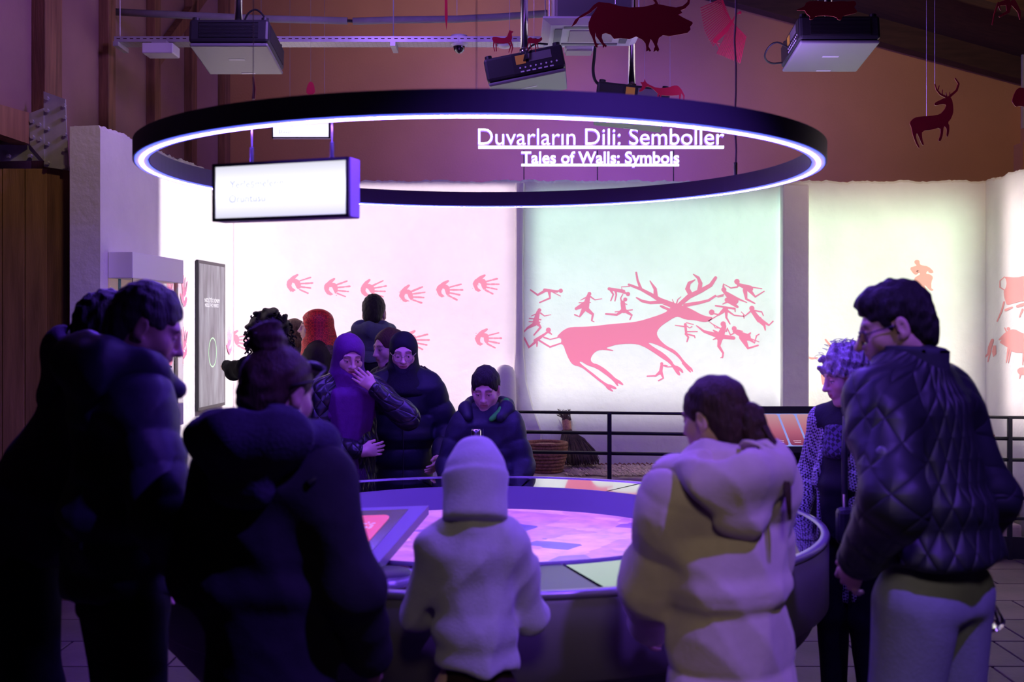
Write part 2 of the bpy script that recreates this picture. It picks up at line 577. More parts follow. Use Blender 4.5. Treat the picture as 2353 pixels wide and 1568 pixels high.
# ------------------------------------------------------------------ big objects: table, ring
TCX, TCY, TR, TZ = -0.10, 4.56, 1.285, 0.85
TSHELL = mat('table_shell', (0.13, 0.118, 0.11), 0.5, noise=0.05, scale=3)
TPLINTH = mat('table_plinth', (0.075, 0.068, 0.066), 0.55)
TVIOLET = mat('table_inner', (0.16, 0.13, 0.22), 0.45)
GLASSB = mat('black_glass', (0.010, 0.009, 0.014), 0.03, spec=1.0, coat=1.0)
GLASSM = mat('matt_screen', (0.045, 0.042, 0.055), 0.32, spec=0.5)
RIMM = mat('rim_metal', (0.34, 0.31, 0.36), 0.3, 0.5)
tb = thing('exhibit_table', 'large round exhibit table with glossy black rim and glowing map well', 'table', (TCX, TCY, 0))
MB().lathe((TCX, TCY, 0), [(TR - 0.015, 0.835), (TR, 0.82), (TR, 0.60), (TR - 0.02, 0.585), (TR - 0.03, 0.58)], 96).build('apron', TSHELL, tb, True)
MB().lathe((TCX, TCY, 0), [(TR - 0.03, 0.58), (TR - 0.06, 0.52), (TR - 0.42, 0.10), (TR - 0.46, 0.0), (0.0, 0.0)], 96).build('plinth', TPLINTH, tb, True)
MB().lathe((TCX, TCY, TZ), [(TR - 0.028, -0.02), (TR - 0.005, -0.02), (TR + 0.004, -0.008), (TR - 0.002, 0.004), (TR - 0.028, 0.004)], 128, closed=True).build('rim', RIMM, tb, True)
RI = TR - 0.40
nsec = 14
for k in range(nsec):
    a0 = 2 * PI * (k + 0.15) / nsec + 0.006
    a1 = 2 * PI * (k + 1.15) / nsec - 0.006
    am = (a0 + a1) / 2
    matt = k in (10,)
    MB().lathe((TCX, TCY, TZ), [(RI + 0.006, -0.02), (TR - 0.03, -0.02), (TR - 0.03, 0.0), (RI + 0.006, 0.0)], 12, a0=a0, a1=a1, closed=True).build('glass_panel', GLASSM if matt else GLASSB, tb)
MB().lathe((TCX, TCY, TZ), [(RI + 0.006, -0.025), (RI + 0.006, 0.006), (RI - 0.004, 0.006), (RI - 0.012, -0.10), (0, -0.10)], 128).build('well', TVIOLET, tb, True)
# map: procedural aerial view of fields; projected light put in as its glow
mm = bpy.data.materials.new('glowing_map')
mm.use_nodes = True
nt = mm.node_tree
b = nt.nodes['Principled BSDF']
b.inputs['Base Color'].default_value = (0.02, 0.02, 0.03, 1)
b.inputs['Roughness'].default_value = 0.3
tc = nt.nodes.new('ShaderNodeTexCoord')
mp = nt.nodes.new('ShaderNodeMapping')
mp.inputs['Rotation'].default_value = (0, 0, 0.5)
nt.links.new(tc.outputs['Object'], mp.inputs[0])
nz = nt.nodes.new('ShaderNodeTexNoise')
nz.inputs['Scale'].default_value = 1.6
nt.links.new(mp.outputs[0], nz.inputs['Vector'])
add = nt.nodes.new('ShaderNodeMix')
add.data_type = 'RGBA'
add.blend_type = 'LINEAR_LIGHT'
add.inputs[0].default_value = 0.05
nt.links.new(mp.outputs[0], add.inputs[6])
nt.links.new(nz.outputs['Color'], add.inputs[7])
vo = nt.nodes.new('ShaderNodeTexVoronoi')
vo.distance = 'CHEBYCHEV'
vo.inputs['Scale'].default_value = 4.2
nt.links.new(add.outputs[2], vo.inputs['Vector'])
vr = nt.nodes.new('ShaderNodeSeparateColor')
nt.links.new(vo.outputs['Color'], vr.inputs[0])
rp = nt.nodes.new('ShaderNodeValToRGB')
rp.color_ramp.interpolation = 'CONSTANT'
cr = rp.color_ramp.elements
cr[0].position, cr[0].color = 0, (*lin(228, 140, 255), 1)
cr[1].position, cr[1].color = 0.3, (*lin(200, 112, 252), 1)
for ps, c in ((0.55, lin(214, 125, 255)), (0.72, lin(150, 84, 245)), (0.86, lin(105, 58, 232))):
    e = cr.new(ps)
    e.color = (*c, 1)
nt.links.new(vr.outputs[0], rp.inputs[0])
n2 = nt.nodes.new('ShaderNodeTexNoise')
n2.inputs['Scale'].default_value = 14
n2.inputs['Detail'].default_value = 8
nt.links.new(mp.outputs[0], n2.inputs['Vector'])
r2 = nt.nodes.new('ShaderNodeMapRange')
r2.inputs[1].default_value, r2.inputs[2].default_value, r2.inputs[3].default_value, r2.inputs[4].default_value = 0.3, 0.7, 0.75, 1.15
nt.links.new(n2.outputs[0], r2.inputs[0])
vm = nt.nodes.new('ShaderNodeVectorMath')
vm.operation = 'MULTIPLY'
nt.links.new(rp.outputs[0], vm.inputs[0])
nt.links.new(r2.outputs[0], vm.inputs[1])
nt.links.new(vm.outputs[0], b.inputs['Emission Color'])
b.inputs['Emission Strength'].default_value = 1.0
MB().lathe((TCX, TCY, TZ - 0.098), [(RI - 0.02, -0.002), (RI - 0.02, 0.003), (0.0, 0.003)], 96).build('glowing_map', mm, tb)
# two round dials set into the glossy rim
for ang, nm in ((-1.83, 0), (-0.05, 1)):
    c = (TCX + (TR - 0.19) * math.cos(ang), TCY + (TR - 0.19) * math.sin(ang), TZ)
    d = MB().lathe(c, [(0.0, 0.02), (0.075, 0.02), (0.085, 0.012), (0.085, 0.0)], 32).build('dial', BLACK, tb, True)
    MB().lathe(c, [(0.088, 0.0), (0.092, 0.014), (0.096, 0.0)], 32).build('dial_ring', RIMM, d, True)

# LED ring
LRX, LRY, LRR, LRZ = TCX - 0.015, TCY, 1.263, 2.19
rg = thing('light_ring', 'big dark suspended ring with blue white LED strip along its underside', 'lamp', (LRX, LRY, LRZ))
MB().lathe((LRX, LRY, LRZ), [(LRR - 0.03, 0.002), (LRR - 0.03, 0.07), (LRR + 0.03, 0.07), (LRR + 0.03, 0.002), (LRR + 0.024, 0.002), (LRR + 0.024, 0.012), (LRR - 0.024, 0.012), (LRR - 0.024, 0.002)], 160, closed=True).build('housing', LINER, rg)
LEDE = mat('led_core', (0.8, 0.9, 1.0), 0.5, emit=(0.17, 0.065, 1.0), es=290.0)
LEDV = mat('led_diffuser', (0.3, 0.2, 0.8), 0.5, emit=(0.10, 0.14, 1.0), es=2.2)  # diffuser; its blue glow stands in for the halo around the core
strip = MB().lathe((LRX, LRY, LRZ), [(LRR - 0.022, 0.008), (LRR - 0.022, -0.002), (LRR + 0.022, -0.002), (LRR + 0.022, 0.008)], 160, closed=True).build('diffuser', LEDV, rg)
MB().lathe((LRX, LRY, LRZ), [(LRR - 0.006, -0.002), (LRR - 0.006, -0.004), (LRR + 0.006, -0.004), (LRR + 0.006, -0.002)], 160, closed=True).build('led_strip', LEDE, strip)
WIRE = mat('steel_wire', (0.55, 0.55, 0.6), 0.35, 0.9)
ROPE = mat('pale_cord', (0.55, 0.45, 0.5), 0.8)
for px, py, far, r in ((1690, 412, True, 0.0045), (582, 255, False, 0.0012), (1095, 215, False, 0.0012)):
    X = None
    s = 1 if far else -1
    Yg = LRY
    for _ in range(12):
        X = (px - CX) * Yg / FPX
        dx = max(-1.2, min(1.2, X - LRX))
        Yg = LRY + s * math.sqrt(LRR ** 2 - dx ** 2)
    if r > 0.003:
        pts = [(X + 0.004 * math.sin(k * 2.2), Yg, LRZ + 0.07 + k * 0.12) for k in range(24)]
        MB().tube(pts, r, 6).build('cord', ROPE, rg)
        MB().tube([(X, Yg, LRZ + 0.06), (X, Yg, LRZ + 0.13)], 0.009, 8).build('clamp', CHROME, rg)
    else:
        MB().tube([(X, Yg, LRZ + 0.07), (X, Yg, 4.6)], r, 5).build('wire', WIRE, rg)

# tilted touch console standing on the rim at the left
tk = thing('touch_console', 'tilted violet touch console with red rounded card on its screen, on table rim', 'console', tuple(at(860, 1345, 3.5)))
CON = mat('console_shell', (0.17, 0.13, 0.26), 0.4)
p_tl, p_tr, p_br, p_bl = Vector(at(700, 1172, 4.02)), Vector(at(985, 1162, 4.06)), Vector(at(842, 1326, 3.42)), Vector(at(562, 1330, 3.40))


def slab(q4, th, name, m, parent, off=0.0):
    a, b_, c, d = q4
    n = (b_ - a).cross(d - a).normalized()
    if n.z < 0:
        n = -n
    up = [v + n * off for v in q4]
    dn = [v + n * (off - th) for v in q4]
    return MB().add([tuple(v) for v in up + dn], [(0, 1, 2, 3), (7, 6, 5, 4), (0, 4, 5, 1), (1, 5, 6, 2), (2, 6, 7, 3), (3, 7, 4, 0)]).build(name, m, parent)


Q4 = [p_tl, p_tr, p_br, p_bl]


def uv(u, v):
    return p_tl.lerp(p_tr, u).lerp(p_bl.lerp(p_br, u), v)


slab(Q4, 0.032, 'shell', CON, tk)
scr_m = mat('console_screen', (0.05, 0.045, 0.06), 0.15, emit=lin(72, 60, 78), es=0.8)
scr = slab([uv(0.06, 0.06), uv(0.86, 0.06), uv(0.86, 0.80), uv(0.06, 0.80)], 0.004, 'screen', scr_m, tk, 0.002)
card_m = mat('card_red', (0.3, 0.05, 0.04), 0.3, emit=lin(205, 72, 52), es=1.0)
pts = []
for cx_, cy_, a0 in ((0.70, 0.22, -PI / 2), (0.70, 0.66, 0), (0.54, 0.66, PI / 2), (0.54, 0.22, PI)):
    for k in range(6):
        a = a0 + k / 5 * PI / 2
        pts.append(uv(cx_ + 0.07 * math.cos(a), cy_ + 0.07 * math.sin(a)))
nrm = (p_tr - p_tl).cross(p_bl - p_tl).normalized()
nrm = nrm if nrm.z > 0 else -nrm
MB().add([tuple(q + nrm * 0.004) for q in pts], [tuple(range(len(pts)))]).build('card', card_m, scr)
ink = mat('card_print', (0.5, 0.4, 0.4), 0.4, emit=lin(205, 150, 150), es=0.8)
mb = MB()
rk = random.Random(5)
for k in range(26):
    u, v = 0.56 + rk.random() * 0.13, 0.27 + rk.random() * 0.10
    s = 0.008 + rk.random() * 0.010
    mb.add([tuple(uv(u + s * math.cos(t), v + 0.8 * s * math.sin(t)) + nrm * 0.0055) for t in (0.2, 1.5, 2.6, 3.9, 5.2)], [(0, 1, 2, 3, 4)])
mb.build('card_print', ink, scr)
MB().tube([uv(0.5, 0.62) - nrm * 0.05, Vector((uv(0.5, 0.62).x, uv(0.5, 0.62).y, TZ))], 0.035, 12).build('foot', CON, tk)


# ------------------------------------------------------------------ lettering
def text_mesh(s, extrude=0.0, offset=0.0, res=4):
    cu = bpy.data.curves.new('txt', 'FONT')
    cu.body = s
    cu.extrude = extrude
    cu.offset = offset
    cu.resolution_u = res
    o = bpy.data.objects.new('txt', cu)
    COL.objects.link(o)
    bpy.context.view_layer.update()
    me = bpy.data.meshes.new_from_object(o.evaluated_get(bpy.context.evaluated_depsgraph_get()))
    bpy.data.objects.remove(o)
    return me


def put_text(s, name, m, parent, origin, xdir, zdir, width, extrude=0.0, offset=0.0, height=None):
    """text spanning `width` metres from origin (its lower left) along xdir, up along zdir"""
    me = text_mesh(s, extrude, offset)
    co = np.array([v.co[:] for v in me.vertices])
    x0, x1 = co[:, 0].min(), co[:, 0].max()
    k = width / (x1 - x0)
    X, Z = Vector(xdir).normalized(), Vector(zdir).normalized()
    N = X.cross(Z)
    kz = k if height is None else height
    Mx = Matrix(((X.x * k, Z.x * kz, N.x * k, 0), (X.y * k, Z.y * kz, N.y * k, 0), (X.z * k, Z.z * kz, N.z * k, 0), (0, 0, 0, 1)))
    Mx = Matrix.Translation(Vector(origin)) @ Mx @ Matrix.Translation((-x0, 0, 0))
    me.transform(Mx)
    return link(name, me, m, parent)


def split_text(o):
    """give every letter of a text object a mesh of its own (pieces that overlap in x belong to one letter)"""
    me, par, name = o.data, o.parent, o.name.split('.')[0]
    bm = bmesh.new()
    bm.from_mesh(me)
    bm.verts.ensure_lookup_table()
    comp = [-1] * len(bm.verts)
    n = 0
    for v in bm.verts:
        if comp[v.index] >= 0:
            continue
        st = [v]
        comp[v.index] = n
        while st:
            q = st.pop()
            for e in q.link_edges:
                r = e.other_vert(q)
                if comp[r.index] < 0:
                    comp[r.index] = n
                    st.append(r)
        n += 1
    rng = []
    for k in range(n):
        xs = [v.co.x for v in bm.verts if comp[v.index] == k]
        rng.append([min(xs), max(xs), [k]])
    rng.sort()
    out = []
    for r in rng:
        if out and min(out[-1][1], r[1]) - max(out[-1][0], r[0]) > 0.4 * min(r[1] - r[0], out[-1][1] - out[-1][0]):
            out[-1] = [min(out[-1][0], r[0]), max(out[-1][1], r[1]), out[-1][2] + r[2]]
        else:
            out.append(r)
    for _, _, ks in out:
        ks = set(ks)
        idx = {}
        vs, fs = [], []
        for f in bm.faces:
            if comp[f.verts[0].index] in ks:
                for v in f.verts:
                    if v.index not in idx:
                        idx[v.index] = len(vs)
                        vs.append(tuple(v.co))
                fs.append([idx[v.index] for v in f.verts])
        m2 = bpy.data.meshes.new(name)
        m2.from_pydata(vs, [], fs)
        m2.materials.append(me.materials[0])
        q = bpy.data.objects.new(name, m2)
        COL.objects.link(q)
        q.parent = par
    bm.free()
    bpy.data.objects.remove(o)


NEON = mat('neon_white', (0.9, 0.95, 1.0), 0.5, emit=(0.72, 0.86, 1.0), es=2.6)
NEONB = mat('neon_halo', (0.2, 0.12, 0.7), 0.4, emit=(0.16, 0.05, 1.0), es=2.2)  # violet halo of the letters put in as a glowing backing
ns = thing('neon_sign', 'glowing two line neon lettering standing on rods above the plaster wall', 'sign', (wx(1380, 9.62), 9.62, 2.78))
YN = 9.62
for s, x0, x1, yb, yu0, yu1 in (('Duvarların Dili: Semboller', 1099, 1663, 333, 335.5, 341.5), ('Tales of Walls: Symbols', 1198, 1560, 375.5, 377, 382)):
    a, b_ = at(x0, yb, YN), at(x1, yb, YN)
    bold = -0.006 if s[0] == 'D' else 0.014
    split_text(put_text(s, 'letter', NEON, ns, a + Vector((0, -0.02, 0)), (1, 0, 0), (0, 0, 1), b_.x - a.x, 0.02, bold))
    split_text(put_text(s, 'letter_halo', NEONB, ns, a + Vector((-0.003, 0.005, -0.003)), (1, 0, 0), (0, 0, 1), b_.x - a.x + 0.006, 0.03, bold + 0.016))
    u0, u1 = at(x0, yu0, YN), at(x1, yu1, YN)
    MB().box(((u0.x + u1.x) / 2, YN, (u0.z + u1.z) / 2), (u1.x - u0.x, 0.03, u0.z - u1.z)).build('underline', NEON, ns)
for px in (1204, 1373, 1548):
    q = at(px, 345, YN + 0.01)
    MB().box((q.x, YN + 0.02, (q.z + 2.76) / 2), (0.008, 0.008, q.z - 2.76)).build('rod', BLACKM, ns)
LSRC = lamp('neon_glow', 'AREA', (wx(1380, 9.7), 9.72, wz(345, 9.7)), 60.0, (0.12, 0.06, 1.0), 0.3, (wx(1380, 9.7), 11.0, wz(345, 9.7)))
LSRC.data.shape = 'RECTANGLE'
LSRC.data.size, LSRC.data.size_y = 1.9, 0.25

LBOX = mat('lightbox_face', (0.8, 0.8, 0.85), 0.4, emit=(0.93, 0.93, 1.0), es=1.15)
LBOXE = mat('lightbox_edge', (0.7, 0.7, 0.8), 0.4, emit=(0.80, 0.78, 0.95), es=0.95)
SIGNV = mat('sign_case', (0.30, 0.20, 0.42), 0.4)
SIGNF = mat('sign_frame', (0.05, 0.035, 0.05), 0.5)
LETTER = mat('sign_letter', (0.3, 0.3, 0.6), 0.5, emit=lin(150, 165, 235), es=0.75)
nt = LBOX.node_tree
tc = nt.nodes.new('ShaderNodeTexCoord')
sx = nt.nodes.new('ShaderNodeSeparateXYZ')
nt.links.new(tc.outputs['Generated'], sx.inputs[0])
rp = nt.nodes.new('ShaderNodeValToRGB')
for ps_, v_ in ((0.0, 0.66), (1.0, 0.66), (0.25, 0.95), (0.75, 0.95), (0.42, 1.35), (0.62, 1.35)):
    e = rp.color_ramp.elements[0] if ps_ == 0.0 else rp.color_ramp.elements[len(rp.color_ramp.elements) - 1] if ps_ == 1.0 else rp.color_ramp.elements.new(ps_)
    e.color = (v_ * 0.97, v_ * 0.96, v_ * 1.1, 1)
nt.links.new(sx.outputs[2], rp.inputs[0])
nt.links.new(rp.outputs[0], nt.nodes['Principled BSDF'].inputs['Emission Color'])


def light_sign(name, label, A, B, zb, h, t, lines, wires):
    """illuminated box sign whose face runs from A to B (x, y)"""
    A, B = Vector((*A, 0)), Vector((*B, 0))
    X = (B - A).normalized()
    N = Vector((X.y, -X.x, 0))
    L = (B - A).length
    th = thing(name, label, 'sign', ((A.x + B.x) / 2, (A.y + B.y) / 2, zb))
    Mx = Matrix.Translation(A + Vector((0, 0, zb))) @ Matrix(((X.x, -N.x, 0, 0), (X.y, -N.y, 0, 0), (0, 0, 1, 0), (0, 0, 0, 1)))
    MB().box((L / 2, t / 2 + 0.004, h / 2), (L, t, h), Mx, bev=0.004).build('case', SIGNV, th)
    fr = 0.009
    f = MB()
    for c, s in (((L / 2, 0, fr / 2), (L, 0.012, fr)), ((L / 2, 0, h - fr / 2), (L, 0.012, fr)), ((fr / 2, 0, h / 2), (fr, 0.012, h)), ((L - fr / 2, 0, h / 2), (fr, 0.012, h))):
        f.box(c, s, Mx)
    f.build('frame', SIGNF, th)
    fe = MB().box((L / 2, 0.001, h / 2), (L - 2 * fr, 0.004, h - 2 * fr), Mx).build('lit_face', LBOX, th)
    for s, x, z, wd in lines:
        put_text(s, 'lettering', LETTER, fe, Mx @ Vector((x * L, -0.002, z * h)), X, (0, 0, 1), wd * L)
    for x in wires:
        p0 = Mx @ Vector((x * L, t / 2, h))
        MB().tube([p0, p0 + Vector((0, 0, 0.05))], 0.006, 8).build('gripper', CHROME, th)
        MB().tube([p0 + Vector((0, 0, 0.05)), p0 + Vector((0, 0, 0.14 if t > 0.05 else 1.6))], 0.0015, 5).build('wire', WIRE, th)
    return th


a_, b_ = at(490, 508, 3.52), at(803, 503, 3.36)
light_sign('hanging_sign', 'white light box sign hung under the ring, lettering starting with a big Y', (a_.x, a_.y), (b_.x, b_.y), at(490, 510, 3.52).z, 0.172, 0.062,
           [('Yerleşmelerin', 0.13, 0.565, 0.40), ('Örüntüsü', 0.125, 0.32, 0.27)], (0.25, 0.84))
a_, b_ = at(625, 318, 9.0), at(758, 318, 9.0)
light_sign('hanging_sign', 'small white light box sign hanging far behind the ring above left corner', (a_.x, a_.y), (b_.x, b_.y), a_.z, 0.127, 0.045,
           [('Neolitik', 0.34, 0.58, 0.22), ('Duvar', 0.12, 0.30, 0.22)], (0.3, 0.9))


# ------------------------------------------------------------------ left wall: display case and touch screen
MW = Matrix.Translation((XC, YB, 0)) @ Matrix.Rotation(-RZL, 4, 'Z')      # x out of the wall into the room, y along it (0 = corner)


def wl(Y):
    return (Y - YB) * math.sqrt(1 + 0.053 ** 2)


CASEW = mat('case_white', (0.82, 0.80, 0.84), 0.5)
CASEG = mat('case_grey', (0.46, 0.42, 0.42), 0.55)
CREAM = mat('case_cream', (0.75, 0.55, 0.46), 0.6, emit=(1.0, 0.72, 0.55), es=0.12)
TEAL = mat('case_teal', (0.05, 0.32, 0.42), 0.5)
MINT = mat('case_screen', (0.3, 0.7, 0.55), 0.3, emit=lin(150, 225, 200), es=0.8)
CLEAR = mat('clear_glass', (1, 1, 1), 0.0, trans=1.0, spec=0.5)
CLEAR.node_tree.nodes['Principled BSDF'].inputs['IOR'].default_value = 1.12
LAMPW = mat('spot_head', (1, 1, 1), 0.4, emit=(1, 0.95, 0.9), es=6)
y0, y1 = wl(6.91), wl(7.81)
ym, yl = (y0 + y1) / 2, (y1 - y0)
dc = thing('display_case', 'white wall mounted glass display case with lit interior on the left wall', 'display case', tuple(MW @ Vector((0.07, ym, 0.945))))
MB().box((0.0755, ym, 1.958), (0.147, yl, 0.155), MW, bev=0.004).build('top_box', CASEW, dc)
MB().box((0.0755, ym, 1.018), (0.147, yl, 0.145), MW, bev=0.004).build('bottom_box', CASEW, dc)
MB().box((0.008, ym, 1.485), (0.012, yl - 0.01, 0.79), MW).build('back_panel', CREAM, dc)
MB().box((0.016, y0 + 0.14, 1.485), (0.006, 0.03, 0.79), MW).build('teal_stripe', TEAL, dc)
mb = MB()
mb.prism([(0.10 * math.cos(t), 0.14 * math.sin(t)) for t in np.linspace(0, 2 * PI, 28, endpoint=False)], MW @ Matrix.Translation((0.016, y1 - 0.24, 1.42)) @ Matrix.Rotation(PI / 2, 4, 'Y') @ Matrix.Rotation(PI / 2, 4, 'Z'), 0.004)
mb.build('oval_print', MINT, dc)
MB().box((0.13, y1 - 0.10, 1.485), (0.02, 0.03, 0.79), MW).build('upright', BLACKM, dc)
q0, q1 = MW @ Vector((0.10, y1 - 0.10, 1.33)), MW @ Vector((0.05, y1 - 0.20, 1.36))
sp_ = MB().tube([q0, q1], [0.006, 0.013], 10).build('spot_lamp', BLACKM, dc)
MB().lathe((q1.x, q1.y, q1.z - 0.012), [(0, 0.026), (0.012, 0.02), (0.014, 0.01), (0.0, 0.0)], 10).build('lens', LAMPW, sp_)
MB().box((0.1465, ym, 1.485), (0.004, yl - 0.006, 0.79), MW).build('glass_pane', CLEAR, dc)
MB().box((0.0735, y0 + 0.004, 1.485), (0.14, 0.004, 0.79), MW).build('glass_pane', CLEAR, dc)
MB().box((0.0735, y1 - 0.004, 1.485), (0.14, 0.004, 0.79), MW).build('glass_pane', CLEAR, dc)

y0, y1 = wl(8.51), wl(9.17)
ym, yl = (y0 + y1) / 2, y1 - y0
ts = thing('touch_screen', 'tall black framed upright touch screen on the left wall', 'screen', tuple(MW @ Vector((0.03, ym, 0.98))))
MB().box((0.011, ym, 1.53), (0.02, yl, 1.10), MW, bev=0.003).build('frame', BLACKM, ts)
sm = bpy.data.materials.new('wall_screen')
sm.use_nodes = True
nt = sm.node_tree
b = nt.nodes['Principled BSDF']
b.inputs['Base Color'].default_value = (0.03, 0.03, 0.035, 1)
b.inputs['Roughness'].default_value = 0.22
tc = nt.nodes.new('ShaderNodeTexCoord')
mp = nt.nodes.new('ShaderNodeMapping')
mp.inputs['Scale'].default_value = (6, 6, 1.2)
nt.links.new(tc.outputs['Object'], mp.inputs[0])
n1 = nt.nodes.new('ShaderNodeTexNoise')
n1.inputs['Scale'].default_value = 2.2
n1.inputs['Detail'].default_value = 7
nt.links.new(mp.outputs[0], n1.inputs['Vector'])
rp = nt.nodes.new('ShaderNodeValToRGB')
rp.color_ramp.elements[0].position, rp.color_ramp.elements[0].color = 0.32, (*lin(74, 74, 84), 1)
rp.color_ramp.elements[1].position, rp.color_ramp.elements[1].color = 0.75, (*lin(168, 170, 184), 1)
nt.links.new(n1.outputs[0], rp.inputs[0])
nt.links.new(rp.outputs[0], b.inputs['Emission Color'])
b.inputs['Emission Strength'].default_value = 0.75
sd = MB().box((0.0205, ym - 0.006, 1.53), (0.004, yl - 0.05, 1.05), MW).build('display', sm, ts)
STX = mat('screen_text', (0.6, 0.6, 0.6), 0.4, emit=lin(205, 205, 212), es=0.9)
SGR = mat('screen_green', (0.3, 0.6, 0.3), 0.4, emit=lin(150, 200, 150), es=0.9)
Xw, Zw = (MW.to_3x3() @ Vector((0, 1, 0))), Vector((0, 0, 1))
put_text('NEOLİTİK DÖNEM', 'heading', STX, sd, MW @ Vector((0.0232, y0 + 0.14, 1.775)), Xw, Zw, 0.36)
put_text('NEOLITHIC PERIOD', 'heading', STX, sd, MW @ Vector((0.0232, y0 + 0.15, 1.74)), Xw, Zw, 0.33)
mb = MB()
for k in range(36):
    t0, t1 = 2 * PI * k / 36, 2 * PI * (k + 1) / 36
    v = [MW @ Vector((0.0232, ym + r * math.cos(t), 1.40 + 1.15 * r * math.sin(t))) for t, r in ((t0, 0.098), (t1, 0.098), (t1, 0.090), (t0, 0.090))]
    mb.add([tuple(q) for q in v], [(0, 1, 2, 3)])
mb.build('ring_mark', SGR, sd)


# ------------------------------------------------------------------ flat figures on the walls (projected images put in as surface colour, a few mm thick)
def stroke(pts, ws, ncap=5):
    """outline of a tapered brush stroke through pts with widths ws"""
    P = [Vector((p[0], p[1])) for p in pts]
    ws = list(ws) + [ws[-1]] * (len(P) - len(ws))
    L, R = [], []
    for i, p in enumerate(P):
        d = (P[min(i + 1, len(P) - 1)] - P[max(i - 1, 0)]).normalized()
        n = Vector((-d.y, d.x)) * ws[i] / 2
        L.append(p + n)
        R.append(p - n)
    d0, d1 = (P[1] - P[0]).normalized(), (P[-1] - P[-2]).normalized()
    cap1 = [P[-1] + Vector((math.cos(a), math.sin(a))) * ws[-1] / 2 for a in [math.atan2(d1.y, d1.x) + PI / 2 - PI * k / ncap for k in range(1, ncap)]]
    cap0 = [P[0] + Vector((math.cos(a), math.sin(a))) * ws[0] / 2 for a in [math.atan2(d0.y, d0.x) - PI / 2 - PI * k / ncap for k in range(1, ncap)]]
    return [tuple(v) for v in L + cap1 + R[::-1] + cap0]


def disc(x, y, r, n=12, sy=1.0):
    return [(x + r * math.cos(2 * PI * k / n), y + sy * r * math.sin(2 * PI * k / n)) for k in range(n)]


def smoothpoly(pts, it=1):
    for _ in range(it):
        out = []
        for i in range(len(pts)):
            a, b_ = pts[i], pts[(i + 1) % len(pts)]
            out += [(a[0] * 0.75 + b_[0] * 0.25, a[1] * 0.75 + b_[1] * 0.25), (a[0] * 0.25 + b_[0] * 0.75, a[1] * 0.25 + b_[1] * 0.75)]
        pts = out
    return pts


def figure(name, polys, conv, th, nrm, m, parent=None, label=None, cat=None, group=None):
    """polys in picture units; conv maps them to points on the wall; th = thickness along nrm.
    Polygons of one figure are stepped by a hair so that overlaps stay clean."""
    mb = MB()
    N = Vector(nrm)
    for i, pl in enumerate(polys):
        v = [Vector(conv(x, y)) for x, y in pl]
        n = len(v)
        t = th + i * 0.00002
        mb.add([tuple(q) for q in v] + [tuple(q + N * t) for q in v],
               [tuple(range(n)), tuple(range(2 * n - 1, n - 1, -1))] + [(k, (k + 1) % n, n + (k + 1) % n, n + k) for k in range(n)])
    bm = bmesh.new()
    me = mb.mesh(name)
    bm.from_mesh(me)
    bmesh.ops.triangulate(bm, faces=[f for f in bm.faces if len(f.verts) > 4])
    bm.to_mesh(me)
    bm.free()
    o = link(name, me, m, parent)
    if label:
        tag(o, label, cat, group)
    return o


PINK = mat('projected_pink', (0.80, 0.20, 0.33), 0.9)
SALMON = mat('projected_salmon', (0.82, 0.35, 0.33), 0.9)
HANDP = mat('projected_hand_pink', (0.80, 0.30, 0.36), 0.9)
HANDW = mat('projected_hand_left', (0.80, 0.22, 0.34), 0.9)


def conv_stag(u, v):
    return at(1180 + u / 3.795, 580 + v / 3.795, YB - 0.0008)


STAG = [(372, 742), (420, 690), (470, 660), (510, 652), (620, 650), (720, 642), (860, 625), (1000, 615), (1100, 600), (1200, 570), (1290, 540), (1345, 512), (1330, 500), (1290, 485), (1268, 465), (1300, 462), (1330, 478), (1365, 492), (1368, 480), (1320, 462), (1292, 450), (1330, 452), (1385, 472), (1400, 455),
        (1430, 458), (1490, 468), (1560, 500), (1640, 545), (1700, 562), (1732, 565), (1735, 582), (1690, 608), (1640, 607), (1580, 592), (1500, 588), (1440, 562), (1400, 568), (1320, 620), (1280, 650), (1250, 690), (1252, 730), (1290, 780), (1340, 820),
        (1400, 850), (1440, 885), (1490, 950), (1530, 990), (1560, 1015), (1566, 1045), (1556, 1042), (1530, 1015), (1552, 1046), (1540, 1050), (1510, 1022), (1480, 985), (1465, 968), (1470, 960), (1440, 922), (1400, 885), (1340, 850), (1270, 815), (1200, 790), (1175, 790), (1185, 800), (1230, 832),
        (1310, 880), (1380, 945), (1400, 985), (1440, 995), (1475, 1025), (1482, 1055), (1468, 1052), (1440, 1025), (1458, 1072), (1440, 1076), (1415, 1050), (1390, 1010), (1360, 968), (1290, 922), (1200, 860), (1130, 820), (1080, 802), (1000, 797), (900, 805), (850, 820), (800, 836),
        (872, 854), (868, 864), (790, 850), (735, 855), (700, 880), (680, 910), (672, 935), (680, 955), (700, 970), (730, 975), (790, 1010), (850, 1060), (890, 1100), (930, 1120), (960, 1152), (952, 1162), (905, 1138), (918, 1168), (900, 1164), (870, 1122), (800, 1065), (720, 1010), (640, 985),
        (590, 952), (575, 955), (580, 966), (620, 1000), (700, 1060), (760, 1110), (820, 1150), (850, 1155), (902, 1182), (892, 1197), (840, 1182), (872, 1210), (862, 1217), (815, 1192), (800, 1165), (740, 1120), (660, 1055), (590, 1000), (520, 985), (485, 940), (455, 870), (435, 810), (412, 800), (418, 770), (412, 750)]
stag_p = [smoothpoly(STAG)]
